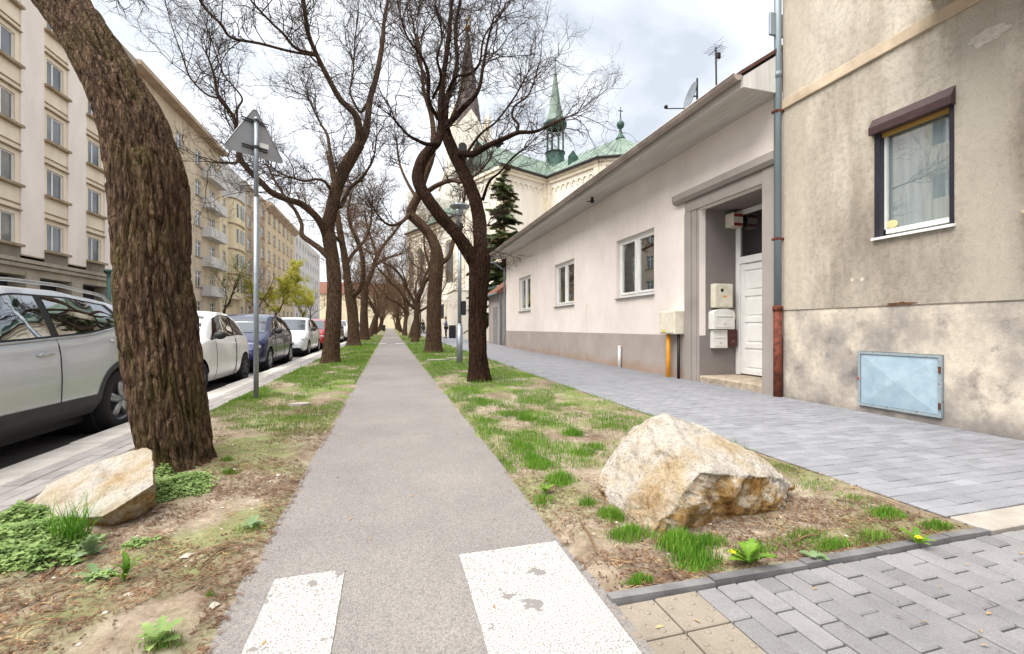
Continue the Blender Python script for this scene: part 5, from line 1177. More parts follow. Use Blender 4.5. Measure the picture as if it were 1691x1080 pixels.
# ================================================================== PARKED CARS
def paint(name, c, flake=.35, rough=.22):
    n = NT(name); d = n.ramp(n.noise(1.5, 4, .6), [(.35, tuple(x * .97 for x in c)), (.65, c)])
    return n.done(d, rough + .08, flake, .5, None, Coat_Weight=.7, Coat_Roughness=.04)
n = NT('tyre_rubber'); M['tyre'] = n.done((.022, .022, .023), .85, 0, .25, n.bump(n.noise(60, 3), .2, .003))
M['alloy'] = plain('wheel_alloy', S(190, 192, 196, .8), S(160, 162, 166, .75), 8, .35, 0, 30, .002, .75, .5)
M['darkalloy'] = plain('dark_wheel_alloy', (.10, .10, .105), (.06, .06, .065), 8, .4, 0, 30, .002, .6, .5)
M['headlamp'] = plain('headlamp_lens', S(222, 228, 232, .8), S(150, 158, 164, .6), 14, .12, 0, 30, .002, .3, .7)
M['taillamp'] = plain('taillamp_lens', S(150, 24, 22, .7), S(110, 14, 14, .6), 14, .15, 0)
M['chrome'] = plain('chrome_trim', S(214, 216, 220, .85), S(190, 192, 196, .8), 8, .18, 0, 30, .002, .9, .6)
M['clad'] = plain('grey_plastic_cladding', (.045, .045, .048), (.035, .035, .038), 8, .6, .1, 120, .002)
M['cabin_black'] = plain('cabin_shade_black', (.03, .03, .032), (.02, .02, .02), 3, .9, 0)
def smooth1(a, k):
    w = np.hanning(2 * k + 3)[1:-1]; w /= w.sum(); p = np.pad(a, k, mode='edge'); return np.convolve(p, w, 'valid')
STY = {
 'suv': dict(L=4.38, W=1.80, wb=2.65, fo=.90, rw=.345, zb=.27,
   top=[(0, .62), (.02, .80), (.05, .92), (.20, 1.03), (.27, 1.08), (.43, 1.49), (.52, 1.57), (.68, 1.575), (.82, 1.52), (.90, 1.42), (.955, 1.18), (.985, .98), (1, .70)],
   belt=[(0, .60), (.05, .80), (.25, 1.0), (.5, 1.05), (.70, 1.10), (.84, 1.20), (.92, 1.14), (1, .68)], win=(.34, .46, .865, .81), split=(.585,), mirror=.335, rails=True, clad=True),
 'hatch': dict(L=3.86, W=1.67, wb=2.46, fo=.74, rw=.30, zb=.22,
   top=[(0, .56), (.02, .70), (.06, .80), (.17, .94), (.22, 1.0), (.40, 1.42), (.52, 1.515), (.68, 1.50), (.83, 1.40), (.93, 1.10), (.975, .92), (1, .62)],
   belt=[(0, .54), (.06, .72), (.22, .94), (.5, .98), (.75, 1.03), (.9, 1.0), (1, .6)], win=(.28, .43, .875, .80), split=(.60,), mirror=.30, rails=False, clad=False),
 'mini': dict(L=3.57, W=1.63, wb=2.30, fo=.68, rw=.295, zb=.21,
   top=[(0, .54), (.02, .68), (.06, .80), (.20, .93), (.26, .97), (.42, 1.38), (.54, 1.475), (.68, 1.47), (.82, 1.33), (.93, 1.02), (.975, .86), (1, .58)],
   belt=[(0, .52), (.06, .72), (.25, .92), (.5, .96), (.75, .99), (.9, .95), (1, .56)], win=(.32, .45, .83, .77), split=(.66,), mirror=.34, rails=False, clad=False)}
def make_car(name, label, style, mat, x, y_front_axle=None, y_rear_axle=None, rim='alloy', side=1, mirror_mat=None, group='cars parked along the kerb', rz=-PI / 2, handle='body'):
    s = STY[style]; L, W = s['L'], s['W']; fx = L / 2 - s['fo']; rx = fx - s['wb']; rw = s['rw']
    yc = (y_front_axle + fx) if y_front_axle is not None else (y_rear_axle + rx)
    root = thing(name, label, 'car', (x, yc, gz(yc) - .106), rz, group)
    N = 150; X = np.linspace(L / 2, -L / 2, N); f = np.linspace(0, 1, N)
    top = smooth1(np.interp(f, *zip(*s['top'])), 4); belt = np.minimum(smooth1(np.interp(f, *zip(*s['belt'])), 5), top - .015)
    e = np.minimum(f, 1 - f) / .16; ww = W / 2 * (1 - .20 * np.clip(1 - e, 0, 1) ** 2.2)
    gh = np.clip((top - belt) / .42, 0, 1); wtop = ww * (.90 - .15 * gh)
    zb0 = s['zb'] + .12 * np.clip(1 - np.minimum(f, 1 - f) / .05, 0, 1); zb = zb0.copy(); arch = np.zeros(N)
    for ax in (fx, rx):
        ra = rw * 1.16; d = (X - ax); m = np.abs(d) < ra; h = np.where(m, rw + np.sqrt(np.maximum(ra ** 2 - d ** 2, 0)), 0); zb = np.maximum(zb, h); arch = np.maximum(arch, m)
    zb = np.minimum(zb, belt - .06)
    def rows(i):
        w, b0, bl, tp, wt_ = ww[i], zb[i], belt[i], top[i], wtop[i]; H = bl - s['zb']; a = arch[i]; cr = min(.05, (tp - bl) * .4)
        z = lambda q: max(b0 + .012 * (q > 0), s['zb'] + q * H)
        Y = [w * (.90 + .09 * a), w * (.965 + .03 * a), w * .995, w, w * .99, w * .965, w * .945]
        Z = [b0, max(b0 + .01, s['zb'] + .10 * H), max(b0 + .02, s['zb'] + .28 * H), max(b0 + .03, s['zb'] + .55 * H), max(b0 + .04, s['zb'] + .80 * H), bl - .025, bl]
        for q in (.25, .5, .75, 1): Y.append(w * .935 + (wt_ - w * .935) * (q ** 1.25)); Z.append(bl + (tp - cr - bl) * q)
        for q, dz in ((.86, .45), (.6, .15), (.3, .03), (0, 0)): Y.append(wt_ * q); Z.append(tp - cr * dz)
        return np.array(Y), np.maximum.accumulate(np.array(Z) + np.arange(len(Z)) * 1e-5)
    R = [rows(i) for i in range(N)]
    g = np.array([[(X[i], -y, z) for y, z in zip(*R[i])][:-1] + [(X[i], y, z) for y, z in list(zip(*R[i]))[::-1]] for i in range(N)])
    b = MB(); b.grid(g); m = g.shape[1]; b.f.append(list(range(m))); b.f.append([(N - 1) * m + q for q in range(m)][::-1])
    bo = b.build('body', mat, root, True, True)
    md = bo.modifiers.new('edge', 'EDGE_SPLIT'); md.split_angle = math.radians(50)
    def idx(x_): return int(np.clip(round((L / 2 - x_) / L * (N - 1)), 0, N - 1))
    def ys(x_, z_): Y, Z = R[idx(x_)]; return float(np.interp(z_, Z, Y))
    def zs(x_, y_): Y, Z = R[idx(x_)]; k = 6; return float(np.interp(abs(y_), Y[k:][::-1], Z[k:][::-1]))
    fX = lambda q: L / 2 - q * L
    def side_patch(qa_b, qa_t, qb_b, qb_t, zlo, zhi, off, sg, nx=16, nz=6):
        G = []
        for i in range(nx + 1):
            r = []
            for j in range(nz + 1):
                v = j / nz; q = (qa_b + (qa_t - qa_b) * v) * (1 - i / nx) + (qb_b + (qb_t - qb_b) * v) * (i / nx); x_ = fX(q); z_ = zlo(q) + (zhi(q) - zlo(q)) * v; r.append((x_, sg * (ys(x_, z_) + off), z_))
            G.append(r)
        return MB().grid(np.array(G) if sg > 0 else np.array(G)[::-1])
    bel = lambda q: float(np.interp(q, f, belt)); tpf = lambda q: float(np.interp(q, f, top))
    q0, q1, q2, q3 = s['win']
    zl = lambda q: bel(q) + .015; zh = lambda q: max(tpf(q) - .085, bel(q) + .03)
    for sg in (1, -1):
        side_patch(q0, q1, q2, q3, zl, zh, .004, sg, 30, 6).build('window_surround', M['black'], root, True, True)
        pl = [q0 + .018] + list(s['split']) + [q2 - .012]; pt = [q1 + .006] + list(s['split']) + [q3 - .006]
        for k in range(len(pl) - 1):
            gw_ = side_patch(pl[k] + (.010 if k else 0), pt[k] + (.010 if k else 0), pl[k + 1] - .012, pt[k + 1] - .012, lambda q: zl(q) + .018, lambda q: zh(q) - .018, .008, sg, 16, 6); gw_.build('side_window', M['cg'], root, True, True)
        # waist chrome line, door seams, handle, mirror
        if style == 'suv':
            tr_ = MB().tube([(fX(q), sg * (ys(fX(q), bel(q) - .004) + .006), bel(q) + .004) for q in np.linspace(q0, q2, 26)], .012, 5); tr_.build('waist_trim', M['chrome'], root, True, True)
        for q in (q0 + .055, s['split'][0], q2 - .07 if style == 'hatch' or style == 'suv' else s['split'][0] + .01):
            z0_ = float(np.interp(q, f, zb)) + .03
            pts = [(fX(q) + .0, sg * (ys(fX(q), z_) + .0015), z_) for z_ in np.linspace(z0_, bel(q) - .01, 14)]; MB().tube(pts, .005, 4).build('door_seam', M['black'], root, False, True)
        for q in ((s['split'][0] - .045), (q2 - .085)):
            if style == 'mini' and q > s['split'][0]: continue
            x_ = fX(q); z_ = bel(q) - .13; yy = ys(x_, z_); h = MB().ball((x_, sg * (yy + .022), z_), (.10, .014, .018), 14, 8); h.ball((x_, sg * (yy - .004), z_ - .005), (.06, .008, .035), 12, 6); h.build('door_handle', M['chrome'] if style == 'suv' else mat, root, True, True)
        x_ = fX(s['mirror']); z_ = bel(s['mirror']) + .06; yy = ys(x_, bel(s['mirror'])); h = MB().ball((x_, sg * (yy + .13), z_ + .02), (.075, .10, .072), 16, 10); h.tube([(x_, sg * (yy - .02), z_ - .05), (x_ - .01, sg * (yy + .09), z_ - .01)], .022, 6); h.build('wing_mirror', mirror_mat or M['black'], root, True, True)
        if s['clad']:
            a, c = (L / 2 - fx + rw * 1.18) / L, (L / 2 - rx - rw * 1.18) / L
            side_patch(a, a, c, c, lambda q: s['zb'] + .004, lambda q: s['zb'] + .20, .010, sg, 20, 4).build('sill_cladding', M['clad'], root, True, True)
            for ax in (fx, rx):
                ra = rw * 1.16; th = np.linspace(.05, PI - .05, 22); G = []
                for rr in (ra - .005, ra + .055): G.append([(ax + rr * math.cos(t), sg * (ys(ax + rr * math.cos(t), rw + rr * math.sin(t)) + .010), rw + rr * math.sin(t)) for t in th])
                MB().grid(np.array(G) if sg < 0 else np.array(G)[::-1]).build('arch_trim', M['clad'], root, True, True)
        if s['rails']:
            MB().tube([(fX(q), sg * (float(np.interp(q, f, wtop)) * .93), tpf(q) + (.035 if .46 < q < .84 else -.01)) for q in np.linspace(.43, .87, 24)], .017, 8).build('roof_rail', M['chrome'], root, True, True)
        # lamps
        q = .045; h = MB().ball((fX(q) - .06, sg * ww[idx(fX(q))] * .80, bel(.07) - .10), (.16, .15, .085), 16, 10); h.build('headlight', M['headlamp'], root, True, True)
        h = MB().ball((fX(.985), sg * ww[idx(fX(.97))] * .86, bel(.92) - .15), (.07, .10, .16), 14, 10); h.build('tail_light', M['taillamp'], root, True, True)
        h = MB().ball((fX(.012), sg * W * .36, .42), (.03, .07, .05), 12, 8); h.build('fog_light', M['headlamp'], root, True, True)
    # windscreens
    for (qa, qb, nm) in ((q0 - .065, q1 - .025, 'windscreen'), (.945, q3 + .045, 'rear_window')):
        G = [[(fX(q) + (.006 if nm == 'windscreen' else -.006), y_ * float(np.interp(q, f, wtop)) * .90, zs(fX(q), y_ * float(np.interp(q, f, wtop)) * .90) + .008) for y_ in np.linspace(-1, 1, 13)] for q in np.linspace(qa, qb, 12)]
        GA = np.array(G)[:, ::-1] if nm == 'windscreen' else np.array(G)
        ws = MB().grid(GA).build(nm, M['cgs'], root, True, True); MB().grid(GA - np.array((0, 0, .005))).build('cabin_shade', M['cabin_black'], ws, True, True)  # black sheet under the glass, shade of the unbuilt cabin as colour
    MB().bbox(L / 2 - .06, L / 2 + .012, -.42, .42, .44, .56, .02).build('grille', M['black'], root, False, True)
    MB().bbox(L / 2 - .02, L / 2 + .018, -.26, .26, .36, .455, .004).build('number_plate', M['white'], root, False, True)
    MB().box(-L / 2 + .25, L / 2 - .25, -W * .40, W * .40, .17, .45).build('underbody', M['black'], root, False, True)
    for ax in (fx, rx):
        MB().lathe([(0, -W * .44), (rw * 1.13, -W * .44), (rw * 1.13, W * .44), (0, W * .44)], (ax, 0, rw), 24, 'y').build('wheel_well', M['black'], root, False, True)
        for sg in (1, -1):
            yw = sg * (W / 2 - .115); tw_ = .105
            prof = [(rw * .64, -tw_), (rw * .93, -tw_), (rw * .99, -tw_ * .75), (rw, 0), (rw * .99, tw_ * .75), (rw * .93, tw_), (rw * .66, tw_ * 1.03), (rw * .62, tw_ * .6)]
            t_ = MB().lathe([(r_, z_ * sg) for r_, z_ in prof], (0, 0, 0), 36, 'y').build('wheel', M['tyre'], root, True, True); t_.location = (ax, yw, rw)
            h = MB().lathe([(rw * .66, tw_ * .98 * sg), (rw * .60, tw_ * .80 * sg), (rw * .58, tw_ * .1 * sg)], (0, 0, 0), 36, 'y'); h.lathe([(0, tw_ * .92 * sg), (rw * .13, tw_ * .90 * sg), (rw * .15, tw_ * .7 * sg)], (0, 0, 0), 16, 'y')
            ns = 5 if style != 'mini' else 8
            for k in range(ns):
                a = k * 2 * PI / ns + .3
                for da in (-.13, .13) if ns == 5 else (0,):
                    h.tube([(rw * .10 * math.cos(a + da * 2), tw_ * .82 * sg, rw * .10 * math.sin(a + da * 2)), (rw * .61 * math.cos(a + da), tw_ * .80 * sg, rw * .61 * math.sin(a + da))], [.03, .022], 6, True)
            h.build('rim', M[rim], t_, True, True)
            MB().lathe([(0, tw_ * .12 * sg), (rw * .58, tw_ * .12 * sg)], (0, 0, 0), 24, 'y').build('brake_disc', M['dark'], t_, False, True)
    return root
# tinted car glass reflects the sky and lies over black sheets standing in for cabin shade
M['cg'] = mk_glass('car_side_glass', (.20, .24, .23), .14, .75); M['cgs'] = mk_glass('car_windscreen_glass', (.22, .26, .26), .14, .5)
for k in ('cg', 'cgs'):
    pass
CX = -2.98
P_SIL = paint('silver_white_paint', S(208, 213, 222, .95), .5); P_WHT = paint('white_car_paint', S(244, 244, 246, .86), .0); P_BLU = paint('dark_blue_paint', S(36, 44, 100, .6), .4); P_SLV = paint('silver_paint', S(222, 224, 228, .84), .2); P_RED = paint('red_paint', S(176, 30, 40, .7), .1); P_GRY = paint('anthracite_paint', S(70, 76, 88, .6), .4); P_BLK = paint('black_paint', S(30, 32, 38, .6), .2)
make_car('parked_car', 'large silver grey car with roof rails beside the leaning tree', 'suv', P_SIL, CX - .90, y_rear_axle=6.12, mirror_mat=P_SIL)
make_car('parked_car', 'small white hatchback half hidden by the leaning tree', 'mini', P_WHT, CX - .815, y_rear_axle=10.65, rim='darkalloy')
make_car('parked_car', 'dark blue hatchback behind the sign pole', 'hatch', P_BLU, CX - .835, y_front_axle=12.7)
make_car('parked_car', 'silver hatchback between the dark blue and the red car', 'hatch', P_SLV, CX - .835, y_front_axle=18.45)
make_car('parked_car', 'red car parked behind the silver hatchback', 'hatch', P_RED, CX - .835, y_front_axle=23.6)
make_car('parked_car', 'anthracite car seen between the second and third left trunks', 'hatch', P_GRY, CX - .835, y_front_axle=29.2)
make_car('parked_car', 'white car just beyond the anthracite car', 'suv', P_WHT, CX - .9, y_front_axle=35.2)
make_car('parked_car', 'black car seen between the third and fourth left trunks', 'hatch', P_BLK, CX - .835, y_front_axle=41.5)
make_car('parked_car', 'distant silver car second from the far end of the parked row', 'hatch', P_SLV, CX - .835, y_front_axle=48)
make_car('parked_car', 'distant blue car at the far end of the parked row', 'suv', P_BLU, CX - .9, y_front_axle=55)
# ================================================================== STREET FURNITURE
sp0 = ground(423, 662); SX0, SY0 = float(sp0[0]), float(sp0[1]); sz = float(vz(SX0, SY0, -1))
sg_ = thing('road_sign', 'triangular road sign on tall grey pole, seen from behind', 'road sign', (SX0, SY0, sz))
MB().cyl((SX0, SY0, sz - .2), (SX0, SY0, 2.98), .034, 16).build('pole', M['galv'], sg_, True); MB().cyl((SX0, SY0, 2.98), (SX0, SY0, 4.10), .031, 16).lathe([(.031, 4.10), (.033, 4.11), (.02, 4.135), (0, 4.14)], (SX0, SY0, 0), 16).build('upper_pole', M['galv'], sg_, True)
sd = np.array((.815, .579, 0)); sd /= np.linalg.norm(sd); sn = np.array((-sd[1], sd[0], 0))      # plate direction; face looks away from the camera
h_ = .42; zlow, ztop_ = 3.585, 4.30; tri = [(-h_, zlow), (h_, zlow), (0, ztop_)]
def rounded(poly, r, k=6):
    out = []; m = len(poly)
    for i in range(m):
        p = np.array(poly[i]); a = unit(np.array(poly[i - 1]) - p); b = unit(np.array(poly[(i + 1) % m]) - p); th = math.acos(np.clip(a.dot(b), -1, 1)) / 2; d = r / math.tan(th); c = p + unit(a + b) * r / math.sin(th); s_, e_ = p + a * d, p + b * d
        a0, a1 = math.atan2(*(s_ - c)[::-1]), math.atan2(*(e_ - c)[::-1]); da = (a1 - a0 + PI) % (2 * PI) - PI
        out += [tuple(c + r * np.array((math.cos(a0 + da * q / k), math.sin(a0 + da * q / k)))) for q in range(k + 1)]
    return out
W3 = lambda a, z, o: tuple(np.array((SX0, SY0, 0)) + sd * a + sn * o + np.array((0, 0, z)))
rp = rounded(tri, .04)
MB().prism([W3(a, z, .052) for a, z in rp], tuple(sn * .003)).build('plate', M['signback'], sg_)
MB().prism([W3(a, z, .0555) for a, z in rp], tuple(sn * .002)).build('sign_face', plain('sign_red', S(190, 30, 36, .7), rough=.4, bump=0), sg_)
ip = rounded([(-.28, zlow + .09), (.28, zlow + .09), (0, ztop_ - .2)], .02); MB().prism([W3(a, z, .058) for a, z in ip], tuple(sn * .001)).build('sign_field', M['white'], sg_)
b = MB(); pts = [W3(a, z, .047) for a, z in rp]; b.tube(pts + [pts[0], pts[1]], .006, 5, False); b.build('plate_rim', M['signback'], sg_)
for z in (4.08, 3.70):
    b = MB()
    for dz in (-.022, .012): b.hexa([W3(-.17, z + dz, .03), W3(.17, z + dz, .03), W3(.17, z + dz, .05), W3(-.17, z + dz, .05)], [W3(-.17, z + dz + .011, .03), W3(.17, z + dz + .011, .03), W3(.17, z + dz + .011, .05), W3(-.17, z + dz + .011, .05)])
    b.lathe([(.036, z - .02), (.041, z - .02), (.041, z + .02), (.036, z + .02)], (SX0, SY0, 0), 16); b.build('mounting_bracket', M['dark'], sg_)
MB().hexa([W3(.07, 3.74, .0495), W3(.19, 3.74, .0495), W3(.19, 3.74, .0515), W3(.07, 3.74, .0515)], [W3(.07, 3.81, .0495), W3(.19, 3.81, .0495), W3(.19, 3.81, .0515), W3(.07, 3.81, .0515)]).build('sticker', M['white'], sg_)
# path lamps
lp = thing('street_lamp', 'grey path lamp with glass cylinder and flat disc top', 'street lamp', (0, 0, 0), 0, 'path lamps')
MB().cyl((0, 0, -.1), (0, 0, 1.05), .085, 16).lathe([(.085, 1.05), (.06, 1.12)], (0, 0, 0), 16).build('base_sleeve', M['galv'], lp, True)
MB().tube([(0, 0, 1.05), (0, 0, 3.7)], [.055, .05], 14).build('pole', M['galv'], lp, True)
MB().lathe([(.05, 3.68), (.10, 3.80), (.10, 3.92), (.07, 3.95)], (0, 0, 0), 16).build('neck', M['dark'], lp, True)
MB().lathe([(.075, 3.94), (.15, 4.02), (.17, 4.36), (.13, 4.40)], (0, 0, 0), 24).build('glass_cylinder', M['lampglass'], lp, True)
b = MB(); [b.cyl((.14 * math.cos(a), .14 * math.sin(a), 3.97), (.17 * math.cos(a), .17 * math.sin(a), 4.38), .008, 5) for a in np.arange(6) * PI / 3]; b.cyl((0, 0, 3.95), (0, 0, 4.3), .03, 8); b.build('cage', M['galv'], lp)
MB().lathe([(0, 4.37), (.27, 4.39), (.285, 4.42), (.24, 4.46), (.05, 4.50), (0, 4.51)], (0, 0, 0), 28).build('disc_top', M['galv'], lp, True)
MB().bbox(.06, .17, -.1, .1, 1.35, 1.75, .02).build('switch_box', M['black'], lp)
MB().tube([(0, 0, 2.05), (.22, -.02, 2.2), (.40, -.02, 2.3)], .012, 6).build('arm', M['galv'], lp)
g_ = ground(759, 601); lp.location = (float(g_[0]), float(g_[1]), float(vz(g_[0], g_[1], 1)))
for (x, y, lb) in ((2.55, 42.5, 'second path lamp, thinner with distance beside the young tree'), (2.5, 72, 'farthest path lamp on the right verge')):
    c = copy_tree(lp); c['label'] = lb; c.location = (x, y, gz(y))
gl = thing('green_lamp_post', 'short green lamp post across the road above the silver car', 'lamp post', (-15.9, 31.2, gz(31)))
GM = plain('green_post_paint', S(92, 132, 124, .65), S(70, 106, 100, .6), 3, .5, 0)
MB().cyl((-15.9, 31.2, 0), (-15.9, 31.2, 4.35), .12, 12, .10).build('post', GM, gl, True); MB().lathe([(.10, 4.3), (.22, 4.36), (.24, 4.46), (.12, 4.52), (0, 4.52)], (-15.9, 31.2, 0), 14).build('cap', GM, gl, True)
for (x, y, lb) in ((5.13, 37.25, 'dark litter bin against the cream gatehouse wall'), (-.95, 78, 'far dark litter bin at the left edge of the path')):
    z = gz(y); t = thing('litter_bin', lb, 'bin', (x, y, z), 0, 'litter bins')
    MB().bbox(x - .27, x + .27, y - .27, y + .27, z, z + .95, .03).build('case', M['navy'], t); MB().bbox(x - .29, x + .29, y - .29, y + .29, z + .955, z + 1.08, .04).build('lid', M['black'], t); MB().bbox(x - .17, x + .17, y - .285, y - .271, z + .68, z + .84, .005).build('opening', M['black'], t)
# stray flat stones in the grass
def flat_stone(u, v, a, b_, lab, side):
    q = ground(u, v); z = float(vz(q[0], q[1], side)); rr = .8 + .35 * RNG.random(9); th = np.linspace(0, 2 * PI, 9, endpoint=False); m = MB()
    m.prism([(q[0] + a * r * math.cos(t), q[1] + b_ * r * math.sin(t), z - .02) for r, t in zip(rr, th)], (0, 0, .05)); tag(m.build('flat_stone', M['slab']), lab, 'stone')
flat_stone(497, 673, .14, .10, 'small flat stone lying in the left grass beyond the sign', -1); flat_stone(722, 597, .35, .18, 'long pale slab in the grass left of the street lamp', 1); flat_stone(752, 594, .3, .16, 'pale slab in the grass at the foot of the street lamp', 1)

# ================================================================== BOULDERS
def boulder(name, label, pts, seed, amp, cuts=5, ochre=None):
    bm = bmesh.new(); [bm.verts.new(tuple(map(float, p))) for p in pts]; bmesh.ops.convex_hull(bm, input=bm.verts[:])
    for v in [v for v in bm.verts if not v.link_faces]: bm.verts.remove(v)
    bmesh.ops.triangulate(bm, faces=bm.faces[:])
    for k in range(cuts):
        bmesh.ops.subdivide_edges(bm, edges=bm.edges[:], cuts=1, use_grid_fill=True)
        if 0 < k < 3: bmesh.ops.smooth_vert(bm, verts=bm.verts[:], factor=.16, use_axis_x=True, use_axis_y=True, use_axis_z=True)
    bm.normal_update(); co = np.array([v.co[:] for v in bm.verts]); no = np.array([v.normal[:] for v in bm.verts]); fn0 = np.array([f.normal[:] for f in bm.faces])
    q = co + (fbm(co * 3, 3, seed)[:, None] - .5) * .25
    n1 = fbm(q * 4.0, 5, seed + 1) - .5; cell = vnoise(np.floor(q * 9 + fbm(q * 6, 2, seed + 4)[:, None] * 2), seed + 2) - .5
    crack = -np.exp(-((fbm(q * 3.1, 4, seed + 6) - .5) / .016) ** 2) * .5
    bro = np.clip((.35 - no[:, 2]) * 2, 0, 1) * (no[:, 1] < .1)
    d = amp * (1.5 * n1 + .22 * cell + crack * .6 + .9 * (fbm(q * 16, 4, seed + 8) - .5) + bro * (2.2 * (np.abs(fbm(q * 5, 4, seed + 11) - .5) * 2 - .25)))
    co = co + no * d[:, None]
    for v, c in zip(bm.verts, co): v.co = Vector(c)
    bm.normal_update(); me = bpy.data.meshes.new(name); bm.to_mesh(me); bm.free(); me.materials.append(M['granite'])
    if ochre is not None:
        at_ = me.attributes.new('iron', 'FLOAT', 'POINT'); at_.data.foreach_set('value', ochre(co, no).astype(np.float32))
    me.polygons.foreach_set('use_smooth', np.ones(len(me.polygons), bool)); o = bpy.data.objects.new(name, me); COL.objects.link(o); tag(o, label, 'boulder', 'boulders flanking the path')
    return o
bp = [at(986, 797, 2.80), at(1008, 838, 2.60), at(1035, 730, 2.80), at(1067, 692, 2.78), at(1097, 683, 2.82), at(1118, 692, 2.86), at(1213, 738, 2.95), at(1275, 768, 2.95), at(1305, 797, 2.78), at(1300, 832, 2.62), at(1293, 856, 2.55), at(1278, 786, 2.53), at(1240, 790, 2.44), at(1239, 876, 2.47), at(1160, 890, 2.36), at(1121, 892, 2.31), at(1067, 886, 2.28), at(1156, 780, 2.28), at(1130, 812, 2.24), at(1062, 800, 2.48), at(1104, 850, 2.22), at(1038, 862, 2.45), at(1040, 715, 3.1), at(1150, 700, 3.15), at(1000, 770, 3.1), at(1250, 768, 3.15)]
bp += [np.array((2.25, 2.75, -.05)), np.array((1.75, 3.0, -.05)), np.array((1.4, 2.8, -.05))]
boulder('boulder', 'large pale granite boulder with ochre broken faces on the right verge', bp, 31, .045, 5, lambda c, n: np.clip(.5 + (.16 - n[:, 2]) * 1.6, 0, 1) * (n[:, 1] < .25) * (c[:, 0] > 1.25))
bq = [at(47, 852, 2.48), at(53, 826, 2.62), at(80, 797, 2.72), at(143, 768, 2.78), at(253, 738, 2.72), at(254, 800, 2.42), at(255, 822, 2.50), at(253, 842, 2.55), at(200, 882, 2.42), at(180, 884, 2.42), at(168, 856, 2.24), at(110, 855, 2.34), at(52, 868, 2.56), at(120, 880, 2.52), at(215, 745, 2.80), at(250, 760, 2.90), at(235, 820, 2.75), at(100, 830, 2.85)]
boulder('boulder', 'flat tilted pale boulder beside the leaning tree on the left', bq, 57, .018, 5, lambda c, n: np.clip(.5 + (.22 - n[:, 2]) * 1.6, 0, 1))

